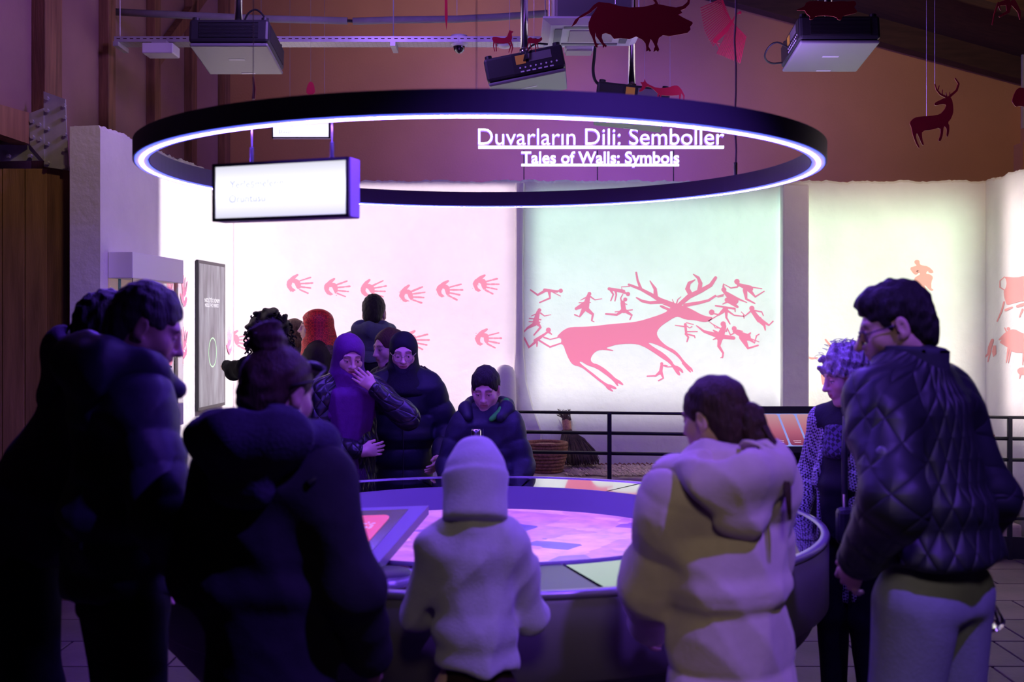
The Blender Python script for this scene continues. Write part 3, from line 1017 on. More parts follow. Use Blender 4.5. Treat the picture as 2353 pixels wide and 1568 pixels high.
for pts, ws in (([(1410, 462), (1280, 418), (1200, 370), (1110, 322), (1005, 282)], (34, 40, 32, 26, 20)), ([(1110, 318), (1082, 245), (1070, 178)], (26, 20, 17)), ([(1240, 390), (1235, 320), (1190, 250)], (40, 30, 9)),
                ([(1310, 432), (1190, 440), (1120, 425), (1072, 396)], (32, 26, 24, 12)), ([(1440, 462), (1530, 385), (1640, 332), (1720, 285), (1762, 222)], (34, 42, 38, 34, 28)), ([(1545, 370), (1516, 318), (1532, 268), (1582, 240)], (40, 42, 30, 8)),
                ([(1620, 335), (1630, 270), (1610, 222), (1568, 192)], (40, 36, 28, 9)), ([(1495, 462), (1620, 440), (1700, 420), (1760, 380)], (34, 26, 22, 18)), ([(1420, 455), (1432, 412), (1460, 388)], (14, 9, 5)), ([(1400, 448), (1384, 410)], (10, 5))):
    stag_p.append(stroke(pts, ws))
figure('stag_figure', stag_p, conv_stag, 0.0005, (0, -1, 0), PINK, None, 'big projected pink leaping stag with spread antlers on the pale green wall panel', 'wall figure')
HUNT = [
    ('pink diving figure at the upper left of the stag', [((270, 330), (380, 342), 28, 22), ((340, 347), (410, 382), 9, 7), ((285, 330), (210, 372), (148, 328), 26, 20, 12), ((310, 335), (318, 400), (228, 438), 30, 18, 12), ((380, 340), (400, 335), 16, 14)], (412, 336, 19)),
    ('pink runner with bunched skirt above the stag back, arm stretched right', [((655, 375), (628, 480), 30, 62), ((668, 385), (710, 415), (770, 405), 15, 10, 6), ((640, 390), (585, 418), 14, 6), ((620, 455), (545, 492), 50, 24), ((572, 440), (672, 438), 8, 6), ((630, 490), (692, 542), (682, 598), (702, 606), 44, 24, 15, 8), ((612, 500), (575, 562), (534, 545), 40, 14, 14)], (662, 362, 17)),
    ('pink stooping figure gripping the left antler tip of the stag', [((832, 318), (960, 342), 26, 32), ((842, 322), (870, 368), (848, 422), 24, 16, 11), ((888, 330), (896, 372), (884, 425), 22, 16, 10), ((950, 335), (940, 302), (1010, 298), 12, 8, 8), ((955, 350), (1000, 362), 20, 16)], (998, 364, 19)),
    ('pink striding figure just left of the stag antlers, legs wide apart', [((952, 440), (962, 510), 40, 44), ((945, 445), (934, 400), (952, 368), 16, 12, 10), ((950, 508), (900, 545), (805, 538), 34, 20, 15), ((970, 508), (1032, 550), (1015, 586), 34, 18, 12), ((885, 520), (1036, 502), 8, 10), ((960, 445), (990, 455), 12, 6)], (974, 412, 18)),
    ('pink runner in a flared skirt at the far left edge of stag panel', [((215, 520), (192, 612), 30, 54), ((235, 530), (270, 556), (326, 545), 14, 9, 6), ((205, 535), (155, 556), 14, 6), ((138, 576), (238, 588), 10, 12), ((135, 605), (230, 610), 8, 12), ((205, 615), (236, 655), (178, 722), 40, 22, 12), ((185, 625), (120, 662), (86, 700), 36, 18, 10)], (226, 505, 17)),
    ('pink kneeling figure pulling the stag tail', [((292, 700), (190, 772), 16, 34), ((200, 775), (135, 828), (92, 745), 26, 24, 16), ((225, 770), (318, 826), (418, 792), 16, 16, 12), ((265, 742), (320, 760), (412, 738), 14, 10, 10), ((205, 790), (204, 824), 18, 8), ((300, 690), (332, 715), 22, 10)], (304, 678, 22)),
    ('pink small figure grasping the front hoof below the stag', [((1292, 985), (1282, 1052), 24, 32), ((1300, 985), (1342, 1000), (1386, 998), 15, 9, 8), ((1318, 985), (1342, 988), 10, 6), ((1275, 1048), (1238, 1078), (1165, 1081), 28, 15, 11), ((1286, 1048), (1306, 1098), (1264, 1120), 30, 16, 11)], (1292, 973, 14)),
    ('pink little figure with bent arms under the stag throat', [((1498, 640), (1506, 712), 22, 20), ((1490, 648), (1410, 637), 14, 7), ((1505, 640), (1535, 660), (1556, 648), 10, 10, 8), ((1508, 614), (1568, 630), 9, 8), ((1505, 692), (1602, 692), 12, 10), ((1500, 712), (1524, 740), (1512, 780), 18, 18, 10), ((1512, 714), (1578, 730), (1582, 746), 14, 14, 10)], (1498, 630, 13)),
    ('pink figure balancing on one leg below the stag muzzle', [((1838, 645), (1800, 740), 36, 70), ((1815, 672), (1740, 630), (1706, 604), 12, 9, 6), ((1800, 660), (1760, 660), (1740, 628), 10, 8, 6), ((1790, 730), (1660, 690), (1594, 640), 44, 22, 9), ((1802, 750), (1790, 820), (1828, 880), (1822, 918), 46, 28, 18, 12), ((1820, 735), (1920, 748), 40, 30), ((1780, 745), (1740, 762), 22, 8), ((1770, 700), (1742, 680), 26, 10), ((1822, 914), (1805, 920), 10, 6), ((1855, 690), (1866, 660), 14, 8)], (1828, 626, 24)),
    ('pink flying figure with trailing legs at the lower right end of stag group', [((1925, 690), (2040, 742), 30, 60), ((1930, 700), (1892, 722), (1864, 662), 14, 14, 8), ((1995, 740), (2046, 838), (2132, 812), 60, 22, 14), ((2040, 745), (2102, 790), (2118, 728), (2142, 714), 34, 16, 12, 8), ((2040, 730), (2065, 705), 30, 14), ((2070, 755), (2140, 782), 12, 6), ((1950, 680), (1998, 690), 14, 8)], (1924, 666, 22)),
    ('pink topmost figure flying right beside the stag antlers', [((1960, 280), (2062, 318), 24, 56), ((1952, 302), (1895, 312), (1830, 276), 14, 12, 7), ((2050, 322), (2108, 388), (2186, 340), 40, 18, 9), ((2018, 330), (2030, 408), (2104, 446), 40, 22, 12), ((2000, 292), (2165, 318), 14, 9), ((1948, 262), (1960, 290), 22, 22)], (1948, 256, 24)),
    ('pink figure in a ragged skirt clutching the right antler end', [((1838, 345), (1925, 420), 26, 76), ((1830, 370), (1766, 386), 12, 8), ((1828, 382), (1780, 392), 8, 6), ((1860, 415), (1952, 476), 40, 22), ((1930, 395), (2034, 438), 24, 8), ((1890, 420), (1824, 452), 22, 8), ((1830, 300), (1830, 275), 20, 6)], (1834, 326, 22)),
    ('pink crouching figure at the tip of the stag muzzle', [((1745, 535), (1790, 545), (1850, 492), 10, 18, 44), ((1762, 466), (1925, 492), 14, 18), ((1850, 500), (1925, 550), (2012, 560), 22, 12, 10), ((1855, 505), (1856, 570), (1888, 626), 30, 18, 10), ((1930, 490), (1932, 518), 14, 9), ((1790, 545), (1700, 600), 10, 8)], (1728, 524, 25)),
    ('pink running figure at the far right end of stag group, arms bent', [((2078, 505), (2142, 592), 34, 44), ((2070, 512), (2020, 554), (1986, 520), 14, 12, 7), ((2005, 550), (2010, 578), 10, 6), ((2100, 508), (2164, 520), (2178, 552), 14, 12, 9), ((2142, 585), (2188, 640), (2195, 678), 48, 22, 12), ((2150, 590), (2228, 636), (2262, 602), 36, 16, 12)], (2078, 489, 23)),
]
for lab, sts, hd in HUNT:
    polys = []
    for s in sts:
        pts = [q for q in s if isinstance(q, tuple)]
        ws = [q for q in s if not isinstance(q, tuple)]
        polys.append(stroke(pts, ws))
    polys.append(disc(*hd))
    figure('hunter_figure', polys, conv_stag, 0.0004, (0, -1, 0), PINK, None, lab, 'wall figure', 'small projected figures around the stag')


def hand_polys(flip=1, seed=0, spread=1.0):
    """a stamped hand print, fingers to +x; unit = hand length"""
    r = random.Random(seed)
    ps = []
    base = [(-0.48, -0.18), (-0.42, -0.30), (-0.25, -0.36), (-0.06, -0.34), (0.06, -0.24), (0.10, -0.05), (0.10, 0.14), (0.0, 0.22), (-0.08, 0.10), (-0.16, -0.10), (-0.26, -0.12), (-0.30, 0.02), (-0.24, 0.15), (-0.1, 0.26), (-0.22, 0.34), (-0.36, 0.28), (-0.46, 0.12), (-0.50, -0.02)]
    ps.append([(x + r.uniform(-.02, .02), y + r.uniform(-.02, .02)) for x, y in base])
    # thumb
    ps.append(stroke([(-0.30, -0.28), (-0.20, -0.42), (-0.06, -0.55)], (0.20, 0.17, 0.10)))
    ang = [-0.42, -0.12, 0.12, 0.45]
    ln = [0.50, 0.56, 0.50, 0.42]
    for k in range(4):
        a = ang[k] * spread
        x0, y0 = 0.06, -0.24 + k * 0.15
        t = 0.02
        while t < ln[k]:
            e = min(ln[k], t + r.uniform(0.12, 0.22))
            ps.append(stroke([(x0 + t * math.cos(a), y0 + t * math.sin(a)), (x0 + e * math.cos(a), y0 + e * math.sin(a))], (r.uniform(0.06, 0.10), r.uniform(0.06, 0.10)), 4))
            t = e + r.uniform(0.045, 0.07)
    for k in range(7):
        ps.append(disc(r.uniform(-0.5, 0.1), r.uniform(-0.3, 0.35), r.uniform(0.012, 0.03), 6))
    return [[(x, y * flip) for x, y in p] for p in ps]


hl = [(685, 656, 'first from the left corner', 0.05, 1), (771, 665, 'second from the left corner', 0.0, 1), (855, 667, 'third, above the man in the hoodie', -0.1, 1), (944, 680, 'fourth from the left, lowest of the row', -0.05, 1),
      (1029, 670, 'fifth from the left corner', 0.12, 1), (1113, 657, 'last on the right end', 0.12, 1)]
for i, (px, py, w_, a, fl_) in enumerate(hl):
    L = 53
    ca, sa = math.cos(a), math.sin(a)
    conv = lambda u, v, px=px, py=py, ca=ca, sa=sa, L=L: at(px + L * (u * ca - v * sa), py + L * 0.82 * (u * sa + v * ca), YB - 0.0008)
    figure('projected_hand', hand_polys(1, i + 3), conv, 0.0004, (0, -1, 0), HANDP, None, 'projected pink hand print in the upper row, ' + w_, 'hand print', 'projected pink hand prints on the back wall')
for i, (px, py, lab) in enumerate([(1118, 781, 'projected pink hand print of the lower row, alone above the boy'), (952, 785, 'projected pink hand print half hidden beside the black headscarf'), (700, 790, 'projected pink hand print of the lower row behind the red headscarf'), (545, 785, 'projected pink hand print of lower row near the pointing arm')]):
    conv = lambda u, v, px=px, py=py: at(px + 53 * (u * 0.99 - v * 0.12), py + 53 * 0.82 * (u * 0.12 + v * 0.99), YB - 0.0008)
    figure('projected_hand', hand_polys(1, i + 20), conv, 0.0004, (0, -1, 0), HANDP, None, lab, 'hand print', 'projected pink hand prints on the back wall')


def conv_left(yc, zc, L):
    return lambda u, v: MW @ Vector((0.001, yc + u * L, zc - v * L))


for Yc, zc, lab in ((8.27, 1.83, 'upper projected pink hand print between display case and touch screen'), (8.27, 1.47, 'lower projected pink hand print between display case and touch screen'), (7.97, 1.83, 'upper projected pink hand print just behind the display case glass'), (7.97, 1.42, 'lower projected pink hand print just behind the display case glass'), (9.36, 1.47, 'projected pink hand print between touch screen and wall corner')):
    hp = [[(y * 0.8, -x) for x, y in p] for p in hand_polys(1, int(Yc * 10 + zc * 7))]
    figure('projected_hand', hp, conv_left(wl(Yc), zc, 0.19), 0.0004, (1, 0, 0), HANDW, None, lab, 'hand print', 'projected pink hand prints on the left wall')


def conv_px(Y):
    return lambda x, y: at(x, y, Y)


s4 = lambda pts: [(1780 + x / 4.106, 580 + y / 4.106) for x, y in pts]
SEAT = [[(1345, 68), (1368, 80), (1368, 108), (1382, 122), (1450, 132), (1505, 185), (1480, 200), (1448, 188), (1450, 172), (1430, 190), (1432, 205), (1465, 206), (1498, 235), (1478, 280), (1478, 330), (1482, 345), (1500, 350), (1490, 366), (1465, 360), (1420, 310), (1415, 320), (1435, 370), (1460, 390), (1450, 404), (1430, 400), (1375, 345), (1365, 320), (1330, 290), (1316, 255), (1325, 235), (1370, 212), (1372, 195), (1345, 190), (1335, 175), (1352, 170), (1365, 178), (1352, 176), (1340, 180), (1362, 190), (1340, 214), (1310, 205), (1270, 145), (1330, 130), (1340, 122), (1320, 105), (1318, 80)]]
figure('seated_figure', [smoothpoly(s4(p)) for p in SEAT], conv_px(YB - 0.0008), 0.0004, (0, -1, 0), SALMON, None, 'salmon squatting round hipped figure high on the right pale green panel', 'wall figure')
figure('dancer_figure', [stroke(s4([(290, 985), (350, 1002), (400, 998)]), (4, 5, 4)), stroke(s4([(480, 825), (540, 900), (560, 1000)]), (4, 6, 12)), stroke(s4([(460, 1240), (455, 1170), (520, 1060)]), (6, 10, 16)), disc(*s4([(560, 880)])[0], 6)], conv_px(YB - 0.0008), 0.0004, (0, -1, 0), SALMON, None, 'salmon dancer figure mostly hidden behind the grey haired woman', 'wall figure')
figure('bird_figure', [s4([(1380, 600), (1410, 600), (1465, 655), (1400, 665), (1360, 660)]), stroke(s4([(1390, 720), (1430, 765), (1470, 800)]), (3, 4, 3))], conv_px(YB - 0.0008), 0.0004, (0, -1, 0), SALMON, None, 'salmon figure mostly hidden behind the head of the tall man', 'wall figure')


# right plaster wall figures, laid out on that wall's plane
def conv_right(x, y):
    Y = (3.83 - 0.053 * YB - 0.002) / ((x - CX) / FPX - 0.053)
    return at(x, y, Y)


nr = (-math.cos(RZL), math.sin(RZL), 0)
figure('bull_figure', [s4(smoothpoly([(2165, 228), (2280, 240), (2353, 222), (2420, 225), (2420, 480), (2353, 455), (2260, 480), (2190, 500), (2180, 470), (2165, 420), (2160, 360), (2180, 340), (2190, 290), (2180, 250)])), stroke(s4([(2165, 470), (2140, 560), (2100, 650)]), (4, 4, 3)), stroke(s4([(2170, 232), (2125, 270), (2125, 330), (2165, 355)]), (2, 2, 3, 2)), stroke(s4([(2180, 545), (2240, 520)]), (6, 4)), stroke(s4([(2290, 510), (2353, 490)]), (6, 7)), stroke(s4([(2310, 610), (2340, 540)]), (3, 5))],
       conv_right, 0.0004, nr, SALMON, None, 'salmon bull figure at the right picture edge, top of three', 'wall figure')
figure('boar_figure', [s4(smoothpoly([(2110, 825), (2160, 770), (2200, 740), (2260, 722), (2330, 760), (2353, 765), (2420, 770), (2420, 940), (2353, 950), (2250, 945), (2200, 900), (2150, 870), (2120, 850), (2145, 825), (2115, 832)])), stroke(s4([(2205, 910), (2186, 1040)]), (5, 2)), stroke(s4([(2225, 920), (2205, 1040)]), (5, 2)), stroke(s4([(2350, 940), (2340, 1060)]), (5, 2)), stroke(s4([(2185, 745), (2170, 712)]), (3, 2)), disc(*s4([(2205, 722)])[0], 4)], conv_right, 0.0004, nr, SALMON, None, 'salmon boar figure at the right picture edge, middle of three', 'wall figure')
figure('calf_figure', [s4(smoothpoly([(2285, 1110), (2320, 1085), (2420, 1085), (2420, 1150), (2340, 1160), (2300, 1150)])), stroke(s4([(2320, 1150), (2310, 1190)]), (4, 2))], conv_right, 0.0004, nr, SALMON, None, 'small salmon animal figure at the right picture edge, lowest of three', 'wall figure')
figure('walker_figure', [stroke(s4([(2055, 830), (2030, 900), (2015, 960), (1975, 998)]), (7, 9, 5, 3)), stroke(s4([(2035, 930), (2012, 1035)]), (5, 2)), s4([(2060, 880), (2090, 880), (2092, 960), (2062, 990), (2050, 940)])], conv_right, 0.0004, nr, SALMON, None, 'thin salmon walking figure beside the right wall corner', 'wall figure')


# ------------------------------------------------------------------ railing, basket, broom, mat
RA, RB = Vector((-0.12, 8.55, 0)), Vector((3.6, 7.985, 0))
rl = thing('railing', 'low black metal railing with thin rails in front of the platform', 'railing', tuple((RA + RB) / 2))


def railp(t, z):
    q = RA.lerp(RB, t)
    return (q.x, q.y, z)


for z, r in ((0.975, 0.011), (0.83, 0.013), (0.685, 0.013), (0.425, 0.012), (0.285, 0.012)):
    MB().tube([railp(0, z), railp(1, z)], r, 8).build('rail', BLACKM, rl, True)
for px in (1400, 1705, 2012, 2320):
    for k in range(200):
        q = Vector(railp(k / 200, 0))
        if q.x * FPX / q.y + CX >= px:
            break
    MB().box((q.x, q.y, 0.488), (0.03, 0.03, 0.976), bev=0.004).build('post', BLACKM, rl)
d = (RB - RA)
MB().box((0, 0, 0.085), (d.length, 0.02, 0.15), Matrix.Translation((RA + RB) / 2) @ Matrix.Rotation(math.atan2(d.y, d.x), 4, 'Z')).build('kick_plate', BLACKM, rl)

STRAW = mat('basket_straw', (0.30, 0.14, 0.075), 0.85, noise=0.4, scale=60, bump=0.5, bscale=90)
GRAIN = mat('grain', (0.50, 0.30, 0.24), 0.9, noise=0.5, scale=120, bump=0.8, bscale=150)
bc = at(1254, 1085, 8.95)
bk = thing('basket', 'round coiled straw basket full of grain beside the broom', 'basket', (bc.x, bc.y, 0.486))
for k in range(9):
    z = 0.014 + k * 0.0255
    R_ = 0.118 + 0.040 * math.sin(min(1, k / 8) * PI / 2)
    prof = [(R_ + 0.0145 * math.cos(t), z + 0.0145 * math.sin(t)) for t in np.linspace(0, 2 * PI, 8, endpoint=False)]
    MB().lathe((bc.x, bc.y, 0.486), prof, 40, closed=True).build('coil', STRAW, bk, True)
mb = MB()
mb.lathe((bc.x, bc.y, 0.486), [(0.0, 0.0), (0.115, 0.0)], 32)
mb.build('bottom', STRAW, bk)
MB().lathe((bc.x, bc.y, 0.486), [(0.0, 0.222), (0.08, 0.215), (0.148, 0.195)], 40).build('grain_fill', GRAIN, bk, True)

BRUSH = mat('broom_brush', (0.075, 0.045, 0.04), 0.9, noise=0.4, scale=20)
BIND = mat('broom_binding', (0.55, 0.30, 0.18), 0.8, noise=0.25, scale=60)
b0, bt = at(1302, 990, 9.36), at(1297, 948, 9.42)
br = thing('broom', 'dark twig broom with tan binding leaning on the wall beside basket', 'broom', (at(1335, 1068, 9.1).x, 9.1, 0.486))
rb = random.Random(9)
mb = MB()
for k in range(420):
    x_end = rb.uniform(1286, 1378) + rb.uniform(-3, 3)
    e = at(x_end, rb.uniform(1056, 1072) - abs(x_end - 1335) * 0.05, 9.14 + rb.uniform(-0.12, 0.06))
    s = b0 + Vector((rb.uniform(-0.035, 0.035), rb.uniform(-0.03, 0.03), 0))
    m1 = s.lerp(e, 0.33) + Vector(((e.x - s.x) * 0.22, rb.uniform(-0.03, 0.01), rb.uniform(-0.01, 0.01)))
    m2 = s.lerp(e, 0.68) + Vector(((e.x - s.x) * 0.16 + rb.uniform(-0.008, 0.008), rb.uniform(-0.02, 0.01), 0))
    mb.tube([s, m1, m2, e], [0.0055, 0.0075, 0.006, 0.002], 4, caps=False)
o = mb.build('bristles', BRUSH, br)
o['kind'] = 'stuff'
mb = MB()
for k in range(50):
    s = at(1302 + rb.uniform(-10, 10), 966, 9.39 + rb.uniform(-0.03, 0.03))
    e = at(1298 + rb.uniform(-20, 14), rb.uniform(940, 956), 9.41 + rb.uniform(-0.03, 0.03))
    mb.tube([s, e], [0.005, 0.002], 4, caps=False)
o = mb.build('twig_ends', BRUSH, br)
o['kind'] = 'stuff'
q0, q1 = at(1301, 966, 9.39), at(1304, 991, 9.36)
MB().tube([q0.lerp(q1, t) for t in np.linspace(0, 1, 6)], [0.033, 0.036, 0.034, 0.036, 0.034, 0.037], 16).build('binding', BIND, br, True)

REED = mat('mat_reed', (0.66, 0.50, 0.44), 0.8, noise=0.35, scale=25)
mt = thing('reed_mat', 'flat mat of short pale reeds lying on the platform beyond railing', 'mat', (0.9, 8.95, 0.486))
mb = MB()
for k in range(150):
    for j in range(5):
        x = 0.40 + k * 0.0071 + rb.uniform(-0.002, 0.002)
        y = 8.72 + j * 0.12 + rb.uniform(-0.03, 0.03)
        a = rb.uniform(-0.12, 0.12) - 0.15
        L = rb.uniform(0.10, 0.16)
        mb.tube([(x - L / 2 * math.sin(a), y - L / 2, 0.492 + rb.uniform(0, 0.012)), (x + L / 2 * math.sin(a), y + L / 2, 0.494 + rb.uniform(0, 0.016))], 0.0036, 4, caps=False)
o = mb.build('reeds', REED, mt)
o['kind'] = 'stuff'
mb = MB()
for k in range(30):
    x = 0.4 + k * 0.036
    mb.tube([(x, 9.30, 0.492), (x + 0.02, 9.31 + rb.uniform(-.01, .01), 0.505 + rb.uniform(0, 0.01)), (x + 0.045, 9.30, 0.495)], 0.006, 5)
mb.build('braided_edge', STRAW, mt)

# information lectern by the railing
lc = thing('info_lectern', 'black lectern with a slanted screen of five pink cards by the railing', 'lectern', (at(1830, 0, 7.7).x, 7.7, 0))
lx0, lx1 = at(1712, 0, 7.7).x, at(1965, 0, 7.7).x
T0, T1 = Vector((lx0, 7.82, 1.064)), Vector((lx1, 7.82, 1.064))
B0, B1 = Vector((lx0, 7.55, 0.785)), Vector((lx1, 7.55, 0.785))
Q4 = [T0, T1, B1, B0]
slab(Q4, 0.05, 'top_shell', BLACKM, lc)
MB().box(((lx0 + lx1) / 2, 7.74, 0.40), (lx1 - lx0 - 0.1, 0.16, 0.80)).build('body', BLACKM, lc)


def lq(u, v):
    return T0.lerp(T1, u).lerp(B0.lerp(B1, u), v)


scrm = mat('lectern_screen', (0.2, 0.2, 0.3), 0.25, emit=lin(150, 165, 235), es=0.8)
ls = slab([lq(0.04, 0.17), lq(0.96, 0.17), lq(0.96, 0.87), lq(0.04, 0.87)], 0.004, 'screen', scrm, lc, 0.003)
nl = (T1 - T0).cross(B0 - T0).normalized()
nl = nl if nl.z > 0 else -nl
cm = bpy.data.materials.new('lectern_card')
cm.use_nodes = True
nt = cm.node_tree
b = nt.nodes['Principled BSDF']
b.inputs['Base Color'].default_value = (0.1, 0.05, 0.05, 1)
tc = nt.nodes.new('ShaderNodeTexCoord')
sx = nt.nodes.new('ShaderNodeSeparateXYZ')
nt.links.new(tc.outputs['Generated'], sx.inputs[0])
rp = nt.nodes.new('ShaderNodeValToRGB')
rp.color_ramp.elements[0].color = (*lin(140, 55, 85), 1)
rp.color_ramp.elements[1].color = (*lin(212, 160, 165), 1)
e = rp.color_ramp.elements.new(0.45)
e.color = (*lin(195, 105, 125), 1)
nt.links.new(sx.outputs[2], rp.inputs[0])
wv = nt.nodes.new('ShaderNodeTexWave')
wv.inputs['Scale'].default_value = 18
wv.inputs['Distortion'].default_value = 6
nt.links.new(tc.outputs['Generated'], wv.inputs['Vector'])
r2 = nt.nodes.new('ShaderNodeMapRange')
r2.inputs[3].default_value, r2.inputs[4].default_value = 0.86, 1.05
nt.links.new(wv.outputs[1], r2.inputs[0])
vm = nt.nodes.new('ShaderNodeVectorMath')
vm.operation = 'MULTIPLY'
nt.links.new(rp.outputs[0], vm.inputs[0])
nt.links.new(r2.outputs[0], vm.inputs[1])
nt.links.new(vm.outputs[0], b.inputs['Emission Color'])
b.inputs['Emission Strength'].default_value = 0.8
WTX = mat('card_text', (0.8, 0.8, 0.8), 0.4, emit=(0.9, 0.8, 0.85), es=0.9)
for k in range(6):
    u0 = 0.02 + k * 0.155
    pts = []
    for cu, cv, a0 in ((0.115, 0.08, -PI / 2), (0.115, 0.92, 0), (0.02, 0.92, PI / 2), (0.02, 0.08, PI)):
        for j in range(4):
            a = a0 + j / 3 * PI / 2
            uu, vv = cu + 0.02 * math.cos(a), cv + 0.06 * math.sin(a)
            pts.append(lq(u0 + uu + vv * 0.055, 0.17 + 0.70 * vv))
    cd = MB().add([tuple(q + nl * 0.0045) for q in pts] + [tuple(q + nl * 0.003) for q in pts], [tuple(range(16)), tuple(range(31, 15, -1))] + [(i, (i + 1) % 16, 16 + (i + 1) % 16, 16 + i) for i in range(16)]).build('card', cm, ls)
    mb = MB()
    for vv, wd in ((0.845, 0.07), (0.89, 0.06)):
        v4 = [lq(u0 + 0.0675 + vv * 0.055 + s * wd / 2, 0.17 + 0.70 * (vv + h)) for s, h in ((-1, 0), (1, 0), (1, 0.012), (-1, 0.012))]
        mb.add([tuple(q + nl * 0.0052) for q in v4], [(0, 1, 2, 3)])
    mb.build('caption', WTX, ls)

# steel bottle on the far rim of the table
BS = mat('brushed_steel', (0.6, 0.6, 0.64), 0.22, 1.0)
fp = at(1094, 1000, 5.74)
fk = thing('steel_flask', 'steel vacuum flask standing on the far table rim before the boy', 'flask', (fp.x, 5.74, TZ))
MB().lathe((fp.x, 5.74, TZ), [(0.0, 0.0), (0.030, 0.0), (0.032, 0.01), (0.032, 0.175), (0.026, 0.19), (0, 0.19)], 24).build('flask_body', BS, fk, True)
MB().lathe((fp.x, 5.74, TZ), [(0.025, 0.19), (0.026, 0.2), (0.026, 0.237), (0.022, 0.245), (0, 0.245)], 24).build('lid', BS, fk, True)

# ------------------------------------------------------------------ ceiling services
tray = thing('cable_tray', 'perforated galvanised cable tray running across below the ceiling', 'cable tray', (-1.1, 8.08, 3.5))
tx0, tx1 = at(262, 0, 8.0).x, at(1312, 0, 8.0).x
zt = at(0, 95.5, 8.0).z
TP = bpy.data.materials.new('perforated_steel')
TP.use_nodes = True
nt = TP.node_tree
b = nt.nodes['Principled BSDF']
b.inputs['Metallic'].default_value = 0.6
b.inputs['Roughness'].default_value = 0.45
tc = nt.nodes.new('ShaderNodeTexCoord')
mp = nt.nodes.new('ShaderNodeMapping')
mp.inputs['Scale'].default_value = (8, 18, 1)
nt.links.new(tc.outputs['Object'], mp.inputs[0])
br_ = nt.nodes.new('ShaderNodeTexBrick')
br_.inputs['Color1'].default_value = (0.10, 0.10, 0.11, 1)
br_.inputs['Color2'].default_value = (0.16, 0.16, 0.17, 1)
br_.inputs['Mortar'].default_value = (0.55, 0.55, 0.57, 1)
br_.inputs['Scale'].default_value = 1.0
br_.inputs['Mortar Size'].default_value = 0.10
nt.links.new(mp.outputs[0], br_.inputs['Vector'])
nt.links.new(br_.outputs['Color'], b.inputs['Base Color'])
MB().box(((tx0 + tx1) / 2, 8.08, zt), (tx1 - tx0, 0.16, 0.003)).build('tray_bottom', TP, tray)
MB().box(((tx0 + tx1) / 2, 8.0, zt + 0.018), (tx1 - tx0, 0.003, 0.036)).build('side_wall', STEEL, tray)
MB().box(((tx0 + tx1) / 2, 8.16, zt + 0.018), (tx1 - tx0, 0.003, 0.036)).build('side_wall', STEEL, tray)
HOLE = mat('slot_dark', (0.10, 0.05, 0.05), 0.8)
sl_me = MB().box((0, 0, 0), (0.024, 0.002, 0.008)).mesh('slot')
sl_me.materials.append(HOLE)
for k in range(int((tx1 - tx0) / 0.045)):
    o = bpy.data.objects.new('slot', sl_me)
    COL.objects.link(o)
    o.parent = tray
    o.location = Vector((tx0 + 0.03 + k * 0.045, 7.9985, zt + 0.02)) - Vector(tray.location)
for px in (700 / 2.904 + 0, 906, 1255):
    x = at(px, 0, 8.08).x if px > 600 else tx0 + 0.02
    MB().tube([(x - 0.006, 8.08, zt), (x - 0.006, 8.08, 4.6)], 0.004, 6).build('hanger_rod', STEEL, tray)
    MB().box((x, 8.08, zt - 0.02), (0.035, 0.22, 0.03)).build('strut', STEEL, tray)
PIPEM = mat('pipe_lagging', (0.27, 0.26, 0.275), 0.8, noise=0.1, scale=12)
for n_, pts in enumerate(([(258, 27), (400, 34), (600, 43), (798, 48)], [(811, 49), (905, 46), (1050, 44), (1150, 39), (1258, 31)])):
    pp = thing('insulated_pipe', ['grey foam insulated pipe on the left above the cable tray', 'grey foam insulated pipe sagging right of the joint above the cable tray'][n_], 'pipe', tuple(at(*pts[0], 8.3)))
    MB().tube([at(x, y, 8.3) for x, y in pts], 0.026, 12).build('lagging', PIPEM, pp, True)
    if n_ == 0:
        MB().tube([at(796, 48, 8.3), at(815, 49, 8.3)], 0.012, 8).build('coupling', BLACK, pp)
    x = at(pts[2][0], 0, 8.3).x
    MB().tube([at(pts[2][0], pts[2][1], 8.3), Vector((x, 8.3, 4.6))], 0.002, 5).build('hanger', WIRE, pp)

def smooth_line(pts, it=3):
    pts = [Vector(p) for p in pts]
    for _ in range(it):
        out = [pts[0]]
        for p, q in zip(pts, pts[1:]):
            out += [p.lerp(q, 0.25), p.lerp(q, 0.75)]
        pts = out + [pts[-1]]
    return pts


PBODY = mat('projector_black', (0.022, 0.022, 0.028), 0.5)
PBASE = mat('projector_base', (0.21, 0.205, 0.225), 0.42)
PGRILL = mat('projector_grille', (0.010, 0.010, 0.013), 0.6)
LOGO = mat('projector_logo', (0.7, 0.7, 0.75), 0.4)
YEL = mat('warning_yellow', (0.75, 0.50, 0.04), 0.5)
LENS = mat('lens_glow', (0.9, 0.9, 1), 0.1, emit=(0.95, 0.95, 1.0), es=3)


